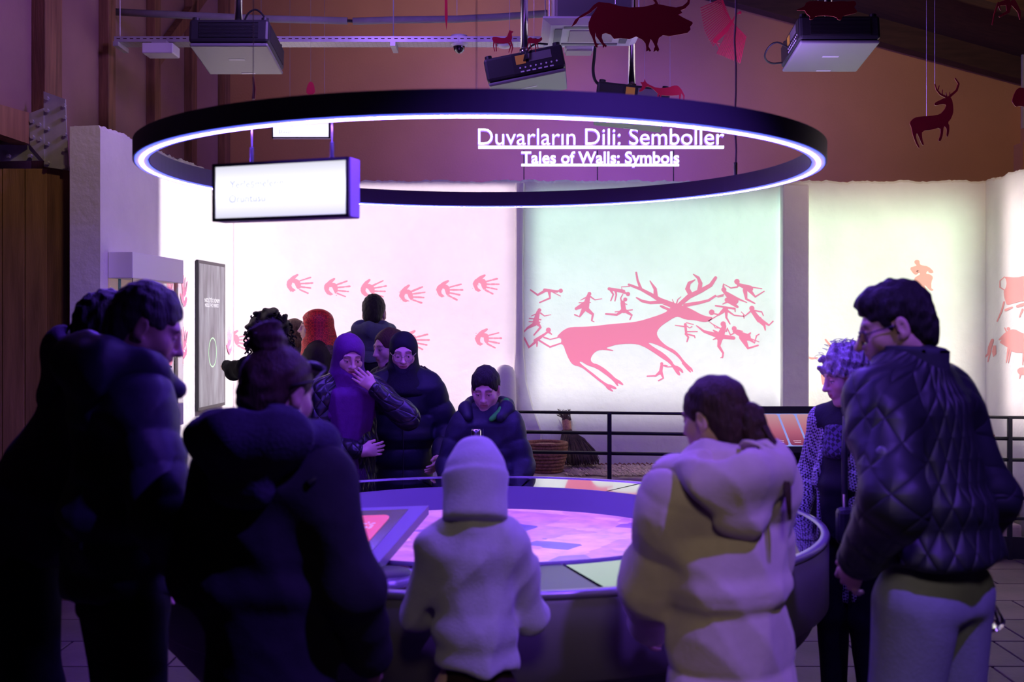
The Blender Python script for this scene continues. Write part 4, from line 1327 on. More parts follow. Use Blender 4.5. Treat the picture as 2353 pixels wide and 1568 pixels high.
def projector(label, loc, rot, top_z, back=False, side='R', cable=None, pole=True):
    """ceiling projector; local frame: +Y towards the wall it lights, base looking down, origin at the body's centre"""
    Mx = Matrix.Translation(loc) @ rot.to_matrix().to_4x4()
    t = thing('projector', label, 'projector', tuple(Vector(loc) - Vector((0, 0, 0.1))), 0, 'ceiling projectors')
    W_, D_, H_ = 0.484, 0.50, 0.165
    MB().box((0, 0, 0.01), (W_, D_, H_ - 0.02), Mx, bev=0.018).build('body', PBODY, t)
    bs = MB().box((0, 0.003, -H_ / 2 + 0.006), (W_ - 0.01, D_ - 0.014, 0.022), Mx, bev=0.009).build('base_plate', PBASE, t)
    MB().box((0.0, -0.02, -H_ / 2 - 0.0055), (0.10, 0.022, 0.002), Mx).build('logo', LOGO, bs)
    MB().box((0.02, D_ / 2 - 0.03, -H_ / 2 - 0.0055), (0.09, 0.018, 0.002), Mx).build('rating_label', LOGO, bs)
    sx = 1 if side == 'R' else -1
    if not back:
        g = MB().box((0, -D_ / 2 - 0.0005, 0.012), (W_ * 0.74, 0.003, H_ * 0.62), Mx).build('grille', PGRILL, t)
        for k in range(13):
            MB().box((0, -D_ / 2 - 0.003, 0.012 - H_ * 0.29 + k * H_ * 0.58 / 12), (W_ * 0.74, 0.004, 0.003), Mx).build('slat', PBODY, g)
    if back or side:
        # connector panel with yellow notice
        P = Mx if back else Mx @ Matrix.Rotation(-PI / 2 if side == 'L' else PI / 2, 4, 'Z')
        off = -D_ / 2 - 0.001 if back else -W_ / 2 - 0.001
        if back or side == 'L':
            cp = MB().box((0.08, off, 0.01), (0.30, 0.003, H_ * 0.72), P).build('connector_panel', PGRILL, t)
            MB().box((-0.02, off - 0.0025, 0.032), (0.06, 0.002, 0.055), P).build('notice', YEL, cp)
            MB().box((0.10, off - 0.0025, 0.035), (0.14, 0.002, 0.05), P).build('type_plate', GREYP, cp)
            for k in range(8):
                MB().tube([P @ Vector((-0.03 + k * 0.032, off, -0.018)), P @ Vector((-0.03 + k * 0.032, off - 0.004, -0.018))], 0.006, 6).build('socket', LOGO, cp)
            for k in range(6):
                MB().box((-0.02 + k * 0.036, off - 0.002, -0.042), (0.022, 0.004, 0.008), P).build('socket', LOGO, cp)
        else:
            g = MB().box((0, off, 0.01), (D_ * 0.8, 0.003, H_ * 0.6), P).build('side_grille', PGRILL, t)
    for fx in (-0.21, 0.21):
        for fy in (-0.21, 0.21):
            MB().tube([Mx @ Vector((fx, fy, H_ / 2 - 0.005)), Mx @ Vector((fx, fy, H_ / 2 + 0.018))], 0.022, 12).build('foot', BLACK, t)
    MB().tube([Mx @ Vector((0, D_ / 2, 0.0)), Mx @ Vector((0, D_ / 2 + 0.03, 0))], [0.06, 0.055], 20).build('lens_barrel', BLACK, t)
    c = Mx @ Vector((0, 0, H_ / 2))
    MB().box((0, 0, H_ / 2 + 0.012), (0.26, 0.26, 0.014), Mx).build('bracket', BLACKM, t)
    if pole:
        MB().tube([c, Vector((c.x, c.y, top_z))], 0.024, 16).build('pole', CHROME, t, True)
        MB().tube([Vector((c.x, c.y, c.z + 0.05)), Vector((c.x, c.y, c.z + 0.075))], 0.031, 16).build('collar', CHROME, t, True)
    if cable:
        MB().tube([Mx @ Vector(p) for p in smooth_line(cable)], 0.006, 7).build('cable', BLACK, t, True)
    return t


projector('black ceiling projector at upper left with pale base', at(547, 120, 7.35) + Vector((0, 0, 0.03)), Euler((-0.145, 0, 0.0)), 4.7, cable=[(0.05, -0.1, 0.09), (0.08, -0.14, 0.16), (0.14, -0.16, 0.19), (0.2, -0.17, 0.13), (0.2, -0.18, 0.09)])
projector('black ceiling projector at upper right with yellow notice on its side', at(1905, 113, 7.25) + Vector((0, 0, 0.03)), Euler((-0.145, 0, 0.0)), 4.7, side='L', cable=[(-0.24, 0.05, 0.0), (-0.34, -0.02, 0.02), (-0.40, 0.05, -0.05), (-0.34, 0.15, -0.07), (-0.25, 0.18, -0.05)])
projector('black ceiling projector in the middle, rolled sideways, sockets facing us', at(1211, 163, 7.25) + Vector((0, 0.1, 0.0)), Euler((-0.03, -0.19, -0.06)), 4.7, back=True, cable=[(0.0, -0.251, 0.02), (0.02, -0.29, 0.06), (0.08, -0.2, 0.13), (0.16, -0.15, 0.12)])
projector('black ceiling projector half hidden behind the ring, right of centre', at(1452, 240, 7.9) + Vector((0, 0.1, 0)), Euler((-0.10, 0.12, -0.05)), 4.6, back=True)

ac = thing('air_conditioner', 'white ceiling cassette air conditioner behind the red bull cut out', 'air conditioner', tuple(at(1350, 45, 7.1)))
zp = at(0, 45, 7.08).z
xa, xb = at(1245, 0, 7.08).x, at(1455, 0, 7.1).x + 0.06
xm, ym = (xa + xb) / 2 + 0.01, 7.36
MB().box((xm, ym, zp + 0.20), (xb - xa - 0.13, 0.5, 0.36), bev=0.01).build('casing', CASEG, ac)
MB().box((xm, ym - 0.251, zp + 0.08), (xb - xa - 0.17, 0.004, 0.10)).build('dark_band', GREYP, ac)
mb = MB()
o_, i_ = 0.31, 0.2
mb.add([(xm - o_, ym - o_, zp), (xm + o_, ym - o_, zp), (xm + o_, ym + o_, zp), (xm - o_, ym + o_, zp), (xm - o_ + .05, ym - o_ + .05, zp - 0.03), (xm + o_ - .05, ym - o_ + .05, zp - 0.03), (xm + o_ - .05, ym + o_ - .05, zp - 0.03), (xm - o_ + .05, ym + o_ - .05, zp - 0.03), (xm - o_, ym - o_, zp + 0.012), (xm + o_, ym - o_, zp + 0.012), (xm + o_, ym + o_, zp + 0.012), (xm - o_, ym + o_, zp + 0.012)],
       [(0, 1, 5, 4), (1, 2, 6, 5), (2, 3, 7, 6), (3, 0, 4, 7), (4, 5, 6, 7), (8, 9, 1, 0), (9, 10, 2, 1), (10, 11, 3, 2), (11, 8, 0, 3), (11, 10, 9, 8)])
fp_ = mb.build('front_panel', WHITEP, ac)
MB().box((xm, ym, zp - 0.033), (0.28, 0.28, 0.006), bev=0.002).build('intake_grille', CASEG, fp_)
for sx, sy in ((1, 0), (-1, 0), (0, 1), (0, -1)):
    MB().box((xm + sx * 0.21, ym + sy * 0.21, zp - 0.031), (0.045 if sx else 0.36, 0.045 if sy else 0.36, 0.006)).build('louver', GREYP, fp_)
for sx in (-1, 1):
    MB().tube([(xm + sx * 0.27, ym - 0.27, zp + 0.02), (xm + sx * 0.27, ym - 0.27, 4.6)], 0.004, 6).build('hanger_rod', STEEL, ac)
q = at(1330, 118, 7.75)
dv = thing('access_point', 'small white box device hanging below the air conditioner', 'device', tuple(q))
MB().box((q.x, 7.75, q.z + 0.02), (0.19, 0.16, 0.045), bev=0.012).build('cover', WHITEP, dv)
MB().box((q.x, 7.75, q.z - 0.008), (0.17, 0.14, 0.012), bev=0.004).build('lower_cover', CASEG, dv)
q = at(368, 115, 7.95)
dv = thing('access_point', 'flat white box device on the cable tray at upper left', 'device', tuple(q))
MB().box((q.x, 7.97, q.z), (0.21, 0.17, 0.07), bev=0.008).build('cover', WHITEP, dv)
MB().box((q.x, 7.97, q.z + 0.045), (0.1, 0.1, 0.03)).build('mount', STEEL, dv)
q = at(1055, 97, 8.06)
dm = thing('dome_camera', 'white dome security camera under the cable tray', 'camera', tuple(q))
MB().lathe((q.x, 8.06, q.z), [(0, 0.045), (0.055, 0.045), (0.062, 0.03), (0.062, -0.01), (0.045, -0.03), (0.04, -0.03)], 28).build('housing', WHITEP, dm, True)
MB().lathe((q.x, 8.06, q.z - 0.03), [(0.041, 0.0), (0.036, -0.025), (0.022, -0.042), (0, -0.05)], 24).build('dome', GLASSB, dm, True)
q = at(1160, 106, 8.06)
sd_ = thing('smoke_detector', 'white round smoke detector under the cable tray', 'detector', tuple(q))
MB().lathe((q.x, 8.06, q.z), [(0, 0.035), (0.05, 0.035), (0.056, 0.02), (0.05, 0.0), (0.04, -0.01), (0, -0.012)], 24).build('cover', WHITEP, sd_, True)
MB().lathe((q.x, 8.06, q.z), [(0.057, 0.012), (0.058, 0.009), (0.057, 0.006)], 24).build('vent_ring', GREYP, sd_, True)
# bundle of cable drooping from tray to the hidden projector
pc_ = thing('power_cable', 'black power cable drooping beside the air conditioner to the projector', 'cable', tuple(at(1368, 105, 7.8)))
MB().tube(smooth_line([at(x, y, 7.8) for x, y in ((1368, 95), (1366, 130), (1362, 160), (1366, 185), (1378, 196), (1400, 199), (1452, 204))], 2), 0.010, 8).build('sheath', BLACK, pc_, True)

# ------------------------------------------------------------------ red cut-outs hanging from the ceiling
RED = mat('red_acrylic', (0.42, 0.018, 0.04), 0.35)


def cutout(name, label, polys, Y, wires, yaw=0.0, group='red animal cut outs hanging from the ceiling'):
    allp = [p for pl in polys for p in pl]
    cx_ = sum(p[0] for p in allp) / len(allp)
    cy_ = sum(p[1] for p in allp) / len(allp)
    c = at(cx_, cy_, Y)
    t = thing(name, label, 'cut out', tuple(c), 0, group)
    ca, sa = math.cos(yaw), math.sin(yaw)

    def conv(x, y):
        q = at(x, y, Y)
        dx = q.x - c.x
        return Vector((c.x + dx * ca, c.y + dx * sa, q.z))
    figure('cutout', polys, conv, 0.006, (-sa * -1 * 0 + 0, -1, 0), RED, t)
    for x, y in wires:
        q = conv(x, y)
        MB().tube([q, Vector((q.x, q.y, 4.3))], 0.0009, 4).build('wire', WIRE, t)
    return t


k9 = lambda pts: [(1120 + x / 3.9217, y / 3.9217) for x, y in pts]
BULL = [(1000, 20), (1100, 30), (1180, 55), (1280, 70), (1400, 65), (1490, 45), (1512, 30), (1490, 0), (1488, -25), (1510, -25), (1525, 10), (1540, 40), (1640, 60), (1700, 70), (1760, 55), (1800, 20), (1812, -30), (1832, -30), (1818, 40), (1780, 80), (1740, 95), (1755, 120), (1720, 135), (1770, 165), (1845, 200), (1850, 215), (1825, 245), (1830, 270), (1800, 300), (1640, 328), (1580, 320), (1545, 345),
        (1528, 400), (1548, 450), (1535, 468), (1520, 455), (1495, 472), (1500, 440), (1510, 420), (1485, 370), (1470, 355), (1450, 420), (1474, 460), (1460, 468), (1450, 455), (1430, 468), (1430, 430), (1425, 395), (1395, 360), (1340, 330), (1280, 355), (1200, 345), (1140, 352), (1110, 315), (1065, 300), (1035, 310), (1030, 340), (1045, 385), (1076, 415), (1065, 430), (1055, 420), (1040, 437), (1038, 410), (1010, 370), (980, 330), (972, 290), (970, 350), (985, 395), (1008, 405), (990, 412), (995, 430), (975, 430), (965, 400), (945, 340), (920, 290), (910, 240), (912, 205), (935, 150), (975, 90), (990, 62),
        (930, 115), (870, 150), (830, 165), (800, 215), (755, 245), (790, 180), (850, 135), (910, 100), (960, 45)]
cutout('bull_cutout', 'large dark red bull cut out hanging beside the air conditioner', [k9(BULL)], 6.6, [(1414, 9), (1516, 18)])
feath = []
for k in range(17):
    t = k / 16
    ax, ay = 2115 + 85 * t, -10 + 210 * t
    L = 250 - 60 * abs(t - 0.55)
    feath.append(k9(stroke([(ax, ay), (ax - L * (0.92 - 0.15 * t), ay + L * (0.42 + 0.55 * t))], (9, 8), 3)))
for k in range(15):
    t = k / 14
    ax, ay = 2205 + 125 * t, 205 + 130 * t
    L = 330 - 60 * t
    feath.append(k9(stroke([(ax, ay), (ax - L * 0.42 + 60 * t, ay + L * 0.85)], (8, 8), 3)))
cutout('vulture_cutout', 'red vulture cut out with comb like feathers hanging right of the bull', feath + [k9(stroke([(2205, 195), (2130, 290), (2045, 375)], (26, 46, 36))), k9(stroke([(2105, -25), (2140, 100), (2205, 205)], (16, 14, 16))), k9(stroke([(2205, 205), (2335, 330)], (12, 8))), k9(stroke([(2205, 200), (2240, 130), (2285, 108)], (18, 12, 12))), k9(disc(2278, 112, 14)), k9(stroke([(2048, 370), (2085, 440)], (12, 6))), k9(stroke([(2060, 385), (2095, 395)], (8, 5)))], 7.2, [(1631, 8), (1690, 30)], 0.1)
k3 = lambda pts: [(1553 + x / 2.904, y / 2.904) for x, y in pts]
DEER = [(1555, 820), (1590, 785), (1640, 778), (1700, 775), (1760, 765), (1790, 735), (1805, 700), (1770, 695), (1728, 710), (1722, 688), (1780, 660), (1810, 650), (1840, 655), (1850, 720), (1848, 760), (1830, 800), (1812, 820), (1826, 845), (1815, 915), (1803, 912), (1808, 860), (1785, 840), (1780, 900), (1765, 945), (1748, 940), (1765, 900), (1762, 850), (1700, 870), (1640, 875), (1640, 920), (1655, 970), (1640, 968), (1622, 920), (1605, 885), (1598, 920), (1628, 990), (1612, 985), (1580, 910), (1570, 850)]
cutout('deer_cutout', 'red antlered deer cut out hanging alone at the upper right', [smoothpoly(k3(DEER))] + [k3(stroke(p, w_)) for p, w_ in (([(1815, 655), (1765, 632), (1738, 600), (1728, 565)], (16, 12, 10, 6)), ([(1820, 650), (1872, 605), (1886, 560), (1862, 525)], (16, 15, 13, 8)), ([(1775, 632), (1778, 600)], (7, 4)), ([(1748, 600), (1756, 572)], (7, 4)), ([(1806, 645), (1800, 618)], (7, 4)), ([(1826, 645), (1826, 616)], (7, 4)))], 7.0, [k3([(1672, 775)])[0], k3([(1728, 565)])[0]])
k2 = lambda pts: [(800 + x / 2.904, y / 2.904) for x, y in pts]
cutout('goat_cutout', 'small red goat cut out looking back, hanging left of the middle projector', [k2(smoothpoly([(958, 255), (975, 245), (1040, 258), (1062, 245), (1068, 222), (1078, 200), (1085, 208), (1103, 210), (1100, 216), (1090, 222), (1096, 255), (1085, 280), (1050, 292), (1000, 292), (970, 280)]))] + [k2(stroke(p, w_)) for p, w_ in (([(975, 275), (970, 310), (978, 342)], (14, 7, 5)), ([(985, 280), (990, 342)], (10, 5)), ([(1070, 285), (1085, 310), (1072, 350)], (12, 8, 5)), ([(1085, 275), (1098, 320), (1088, 358)], (10, 8, 4)))], 6.9, [k2([(1078, 200)])[0]])
cutout('calf_cutout', 'small red calf cut out hanging against the cable tray end', [k2(smoothpoly([(1195, 262), (1215, 248), (1240, 262), (1280, 262), (1288, 246), (1296, 258), (1292, 272), (1262, 288), (1220, 292), (1200, 285)]))] + [k2(stroke(p, w_)) for p, w_ in (([(1205, 280), (1196, 312), (1204, 340)], (10, 6, 4)), ([(1212, 285), (1222, 335)], (8, 4)), ([(1250, 285), (1252, 350)], (9, 4)), ([(1260, 282), (1268, 325)], (8, 4)))], 6.8, [k2([(1240, 262)])[0]])
cutout('donkey_cutout', 'dark red donkey cut out hanging just above the ring at right', [k2(smoothpoly([(1935, 612), (1960, 585), (1962, 565), (1945, 548), (1972, 552), (1978, 525), (1988, 555), (2020, 572), (2060, 590), (2130, 588), (2170, 572), (2200, 572), (2225, 600), (2222, 632), (2180, 640), (2100, 640), (2070, 630), (2030, 590), (1990, 575), (1975, 600), (1950, 615)]))] + [k2(stroke(p, w_)) for p, w_ in (([(2070, 630), (2062, 668)], (12, 5)), ([(2085, 635), (2082, 668)], (10, 5)), ([(2215, 620), (2212, 660), (2215, 682)], (16, 8, 5)), ([(2215, 600), (2240, 640), (2238, 684)], (16, 10, 4)))], 7.3, [k2([(1978, 525)])[0], k2([(2148, 588)])[0]])
cutout('boar_cutout', 'red bristly boar cut out hanging in front of the right projector pole', [k3(smoothpoly([(800, 70), (830, 55), (858, 45), (870, 12), (940, 8), (1040, 15), (1100, 8), (1150, 14), (1190, 5), (1205, 30), (1185, 50), (1210, 75), (1200, 90), (1150, 100), (1110, 110), (1105, 135), (1080, 135), (1070, 115), (1000, 105), (930, 108), (915, 130), (890, 135), (895, 110), (870, 95), (860, 70), (830, 72)]))], 6.7, [(1880, 4)])
cutout('dancer_cutout', 'red leaping person cut out at the top right corner', [k3(stroke(p, w_)) for p, w_ in (([(2215, -20), (2200, 20), (2150, 30)], (50, 40, 20)), ([(2220, 30), (2215, 80), (2160, 110)], (40, 22, 12)), ([(2250, 20), (2290, 80), (2295, 125)], (40, 20, 10)), ([(2150, 20), (2125, 90), (2110, 165)], (12, 8, 6)), ([(2150, 30), (2165, 70)], (12, 6)))], 7.0, [k3([(2215, -10)])[0]])
cutout('ram_cutout', 'red spiky edged animal cut out cut by the right picture edge', [k3(smoothpoly([(2240, 680), (2250, 640), (2270, 600), (2290, 585), (2330, 590), (2400, 600), (2400, 700), (2330, 715), (2290, 708), (2265, 715), (2255, 700)]))], 7.0, [k3([(2330, 590)])[0]])
cutout('mask_cutout', 'small magenta red rounded cut out hanging behind the left of the ring', [smoothpoly([(704, 218), (705, 200), (713, 186), (722, 193), (725, 218)])], 7.4, [(714, 187)])
cutout('sliver_cutout', 'red cut out seen edge on hanging before the left projector', [[(580, 178), (584, 178), (588, 205), (586, 228), (579, 228), (582, 205)]], 5.6, [(582, 178)], 0.3)
cutout('sliver_cutout', 'dark red cut out seen edge on hanging above the dome camera', [[(1022, -10), (1028, -10), (1029, 40), (1026, 70), (1022, 40)]], 7.0, [(1025, -5)], 0.3)


# ------------------------------------------------------------------ sculpting: signed distance shapes -> one smooth mesh
def V3(*a):
    return np.array(a, np.float32)


def rotx(a):
    c, s = math.cos(a), math.sin(a)
    return np.array([[1, 0, 0], [0, c, -s], [0, s, c]], np.float32)


def rotz(a):
    c, s = math.cos(a), math.sin(a)
    return np.array([[c, -s, 0], [s, c, 0], [0, 0, 1]], np.float32)


def roty(a):
    c, s = math.cos(a), math.sin(a)
    return np.array([[c, 0, s], [0, 1, 0], [-s, 0, c]], np.float32)


class Shape:
    """list of blended primitives; each entry: (op, k, lo, hi, fn)"""

    def __init__(self):
        self.p = []
        self.disp = None
        self.frame = (V3(0, 0, 0), np.eye(3, dtype=np.float32), 1.0)

    def to(self, c):
        o, R, s = self.frame
        return o + R @ (np.asarray(c, np.float32) * s)

    def ell(self, c, r, op='u', k=0.01, R=None, absolute=False):
        o, F, s = self.frame
        c = self.to(c)
        r = np.asarray(r, np.float32) * s
        Q = F if R is None else F @ R
        m = float(r.max()) + 0.045

        def fn(P):
            q = (P - c) @ Q
            a = q / r
            k0 = np.sqrt((a * a).sum(1)) + 1e-9
            b = a / r
            k1 = np.sqrt((b * b).sum(1)) + 1e-9
            return k0 * (k0 - 1) / k1
        self.p.append((op, k * s, c - m, c + m, fn))
        return self

    def cone(self, a, b, ra, rb, op='u', k=0.01, puff=None):
        s = self.frame[2]
        a, b = self.to(a), self.to(b)
        ra, rb = ra * s, rb * s
        m = max(ra, rb) + 0.045
        d = b - a
        L2 = float(d @ d) + 1e-12
        L = math.sqrt(L2)

        def fn(P):
            q = P - a
            t = np.clip((q @ d) / L2, 0, 1)
            r = ra + (rb - ra) * t
            if puff:
                r = r - puff[1] * (1 - np.sqrt(np.abs(np.sin(np.pi * (t * L + puff[2]) / puff[0]))))
            e = q - t[:, None] * d
            return np.sqrt((e * e).sum(1)) - r
        self.p.append((op, k * s, np.minimum(a, b) - m, np.maximum(a, b) + m, fn))
        return self

    def trunk(self, a, b, ra, rb, X=(1, 0, 0), cap=0.03, op='u', k=0.02, puff=None):
        """tapered column with elliptic section; ra, rb = (rx, ry); X = direction of rx"""
        o, F, s = self.frame
        a, b = self.to(a), self.to(b)
        X = F @ np.asarray(X, np.float32)
        d = b - a
        L = float(np.linalg.norm(d))
        u = d / L
        X = X - u * (X @ u)
        X = X / np.linalg.norm(X)
        Y = np.cross(u, X)
        ra, rb, cap = (ra[0] * s, ra[1] * s), (rb[0] * s, rb[1] * s), cap * s
        m = max(ra + rb) + 0.045

        def fn(P):
            q = P - a
            t = q @ u
            ax = t - np.clip(t, 0, L)
            w = np.clip(t / L, 0, 1)
            w = w * w * (3 - 2 * w)
            rx = ra[0] + (rb[0] - ra[0]) * w
            ry = ra[1] + (rb[1] - ra[1]) * w
            if puff:
                g = puff[1] * (1 - np.sqrt(np.abs(np.sin(np.pi * (t + puff[2]) / puff[0]))))
                rx = rx - g
                ry = ry - g
            qq = np.sqrt(((q @ X) / rx) ** 2 + ((q @ Y) / ry) ** 2 + (ax / cap) ** 2)
            return (qq - 1) * np.minimum(rx, ry)
        self.p.append((op, k * s, np.minimum(a, b) - m, np.maximum(a, b) + m, fn))
        return self

    def cut(self, c, n, k=0.004, lo=None, hi=None):
        """keep the side the normal n points away from"""
        o, F, s = self.frame
        c = self.to(c)
        n = F @ np.asarray(n, np.float32)
        n = n / np.linalg.norm(n)
        B = 1e3

        def fn(P):
            return (P - c) @ n
        self.p.append(('i', k * s, V3(-B, -B, -B) if lo is None else self.to(lo) - 0.0, V3(B, B, B), fn))
        return self

    def value(self, P):
        d = np.full(len(P), 1.0, np.float32)
        for op, k, lo, hi, fn in self.p:
            if lo[0] < -900:
                idx = np.nonzero(d < 0.5)[0]
            else:
                idx = np.nonzero(((P > lo) & (P < hi)).all(1))[0]
            if len(idx) == 0:
                continue
            v = fn(P[idx]).astype(np.float32)
            c = d[idx]
            if op == 'u':
                h = np.maximum(k - np.abs(c - v), 0) / k
                d[idx] = np.minimum(c, v) - h * h * k * 0.25
            elif op == 's':
                h = np.maximum(k - np.abs(c + v), 0) / k
                d[idx] = np.maximum(c, -v) + h * h * k * 0.25
            else:
                h = np.maximum(k - np.abs(c - v), 0) / k
                d[idx] = np.maximum(c, v) + h * h * k * 0.25
        if self.disp is not None:
            idx = np.nonzero(np.abs(d) < 0.06)[0]
            if len(idx):
                d[idx] -= self.disp(P[idx]).astype(np.float32)
        return d

    def bounds(self):
        us = [q for q in self.p if q[0] == 'u']
        return np.min([q[2] for q in us], 0), np.max([q[3] for q in us], 0)


def surface(shape, h):
    """naive surface nets on the blocks near the surface"""
    lo, hi = shape.bounds()
    B = 4
    C = B * h
    n = np.ceil((hi - lo) / C).astype(int) + 1
    g = np.stack(np.meshgrid(*[np.arange(k) for k in n], indexing='ij'), -1).reshape(-1, 3)
    ctr = lo + (g + 0.5) * C
    dv = shape.value(ctr.astype(np.float32))
    act = g[np.abs(dv) < C * 1.7]
    off = np.stack(np.meshgrid(*[np.arange(B + 1)] * 3, indexing='ij'), -1).reshape(-1, 3)
    ijk = (act[:, None, :] * B + off[None]).reshape(-1, 3)
    P = (lo + ijk * h).astype(np.float32)
    val = shape.value(P).reshape(-1, B + 1, B + 1, B + 1)
    S = val < 0
    cnt = np.zeros((len(act), B, B, B), np.int8)
    for x in (0, 1):
        for y in (0, 1):
            for z in (0, 1):
                cnt += S[:, x:x + B, y:y + B, z:z + B]
    bi, ci, cj, ck = np.nonzero((cnt > 0) & (cnt < 8))
    cell = act[bi] * B + np.stack([ci, cj, ck], 1)
    corner = {}
    for x in (0, 1):
        for y in (0, 1):
            for z in (0, 1):
                corner[(x, y, z)] = val[bi, ci + x, cj + y, ck + z]
    acc = np.zeros((len(cell), 3))
    num = np.zeros(len(cell))
    for ax in range(3):
        for u in (0, 1):
            for v in (0, 1):
                c0 = [u, v]
                c0.insert(ax, 0)
                c1 = list(c0)
                c1[ax] = 1
                a, b_ = corner[tuple(c0)], corner[tuple(c1)]
                m = (a < 0) != (b_ < 0)
                t = np.where(m, a / np.where(m, a - b_, 1), 0)
                p = np.tile(np.array(c0, float), (len(cell), 1))
                p[:, ax] = t
                acc += p * m[:, None]
                num += m
    vert = lo + (cell + acc / num[:, None]) * h
    N = (n * B + 4).astype(np.int64)
    key = (cell[:, 0].astype(np.int64) * N[1] + cell[:, 1]) * N[2] + cell[:, 2]
    order = np.argsort(key)
    skey = key[order]
    quads = []
    e = np.eye(3, dtype=int)
    for ax in range(3):
        c1 = [0, 0, 0]
        c1[ax] = 1
        a, b_ = corner[(0, 0, 0)], corner[tuple(c1)]
        sel = np.nonzero((a < 0) != (b_ < 0))[0]
        u, v = (ax + 1) % 3, (ax + 2) % 3
        idx = []
        ok = np.ones(len(sel), bool)
        for dd in (np.zeros(3, int), -e[u], -e[u] - e[v], -e[v]):
            cc = cell[sel] + dd
            kk = (cc[:, 0].astype(np.int64) * N[1] + cc[:, 1]) * N[2] + cc[:, 2]
            pos = np.clip(np.searchsorted(skey, kk), 0, len(skey) - 1)
            ok &= skey[pos] == kk
            idx.append(order[pos])
        q = np.stack(idx, 1)
        flip = a[sel] < 0
        q[~flip] = q[~flip][:, ::-1]
        quads.append(q[ok])
    return vert.astype(np.float32), np.concatenate(quads)


def to_mesh(name, parts):
    """several (verts, quads) in one mesh"""
    vs, fs, b = [], [], 0
    for v, f in parts:
        vs.append(v)
        fs.append(f + b)
        b += len(v)
    v = np.concatenate(vs)
    f = np.concatenate(fs)
    me = bpy.data.meshes.new(name)
    me.vertices.add(len(v))
    me.vertices.foreach_set('co', v.astype(np.float32).ravel())
    me.loops.add(f.size)
    me.loops.foreach_set('vertex_index', f.astype(np.int32).ravel())
    me.polygons.add(len(f))
    me.polygons.foreach_set('loop_start', np.arange(0, f.size, 4, dtype=np.int32))
    me.polygons.foreach_set('loop_total', np.full(len(f), 4, np.int32))
    me.update(calc_edges=True)
    me.polygons.foreach_set('use_smooth', np.ones(len(f), bool))
    return me


def stitch(me, joints):
    """cut the overlapping stubs at each joint plane and bridge the loops, so the body is one surface.
    joints: (centre, axis, radius, n_first) - vertices below n_first belong to the trunk side, which keeps -axis"""
    bm = bmesh.new()
    bm.from_mesh(me)
    lay = bm.verts.layers.int.get('pid')
    for c, ax, r, pid in joints:
        c, ax = Vector(c), Vector(ax).normalized()
        loops = []
        for side, flt in ((0, 0), (1, pid)):
            faces = [f for f in bm.faces if f.verts[0][lay] == flt and (f.calc_center_median() - c).length < r]
            es = {e for f in faces for e in f.edges}
            vs = {v for f in faces for v in f.verts}
            res = bmesh.ops.bisect_plane(bm, geom=list(vs) + list(es) + faces, dist=1e-6, plane_co=c, plane_no=ax, clear_outer=False, clear_inner=False)
            cutv = [g for g in res['geom_cut'] if isinstance(g, bmesh.types.BMVert)]
            for v in cutv:
                v[lay] = flt
            cute = [g for g in res['geom_cut'] if isinstance(g, bmesh.types.BMEdge)]
            # remove the stub beyond the plane
            kill = [v for v in bm.verts if v[lay] == flt and (v.co - c).length < r * 1.3 and ((v.co - c).dot(ax) > 1e-5 if side == 0 else (v.co - c).dot(ax) < -1e-5)]
            ks = set(kill)
            bmesh.ops.delete(bm, geom=kill, context='VERTS')
            loops += [e for e in cute if e.is_valid]
        try:
            bmesh.ops.bridge_loops(bm, edges=loops)
        except Exception as ex:
            print('bridge failed', ex)
    for f in bm.faces:
        f.smooth = True
    bm.to_mesh(me)
    bm.free()


def folds(amp, fx=22, fz=9, seed=0):
    r = np.random.RandomState(seed)
    ks = r.uniform(-1, 1, (5, 3)) * np.array([fx, fx, fz])
    ph = r.uniform(0, 6.28, 5)

    def fn(P):
        w = 0
        for k, p in zip(ks, ph):
            w = w + 1 - 1.6 * np.abs(np.sin(0.5 * (P @ k.astype(np.float32) + p + 1.3 * np.sin(P[:, 2] * 6 + P[:, 0] * 9 + p)))) ** 0.8
        return amp * np.clip(w / 2.0, -1.2, 1.2)
    return fn


def knoise(amp, f, seed=0):
    r = np.random.RandomState(seed)
    ks = r.normal(0, f, (8, 3))
    ph = r.uniform(0, 6.28, 8)

    def fn(P):
        w = 0
        for k, p in zip(ks, ph):
            w = w + np.sin(P @ k.astype(np.float32) + p)
        return amp * w / 2.8
    return fn


# ------------------------------------------------------------------ cloth, skin, hair
def skin(tone=1.0):
    return mat('skin_%d' % int(tone * 100), (0.60 * tone, 0.37 * tone, 0.285 * tone), 0.5, attr='Col', spec=0.4)


def cloth(name, color, rough=0.8, bump=0.1, bscale=120, noise=0.12, sheen=0.0, spec=0.2, **k):
    return mat(name, color, rough, spec=spec, noise=noise, scale=30, bump=bump, bscale=bscale, sheen=sheen, **k)


def hairmat(name, color, bump=0.5):
    return mat(name, color, 0.6, spec=0.3, noise=0.35, scale=14, bump=bump, bscale=22, stretch=(9, 9, 1.2))


NAVY = cloth('cloth_navy', (0.022, 0.022, 0.04), 0.6)
DKBLACK = cloth('cloth_black', (0.012, 0.012, 0.016), 0.7)
TROUS = cloth('cloth_dark_trouser', (0.012, 0.012, 0.018), 0.85)
SHOE = mat('shoe_black', (0.012, 0.012, 0.014), 0.4)


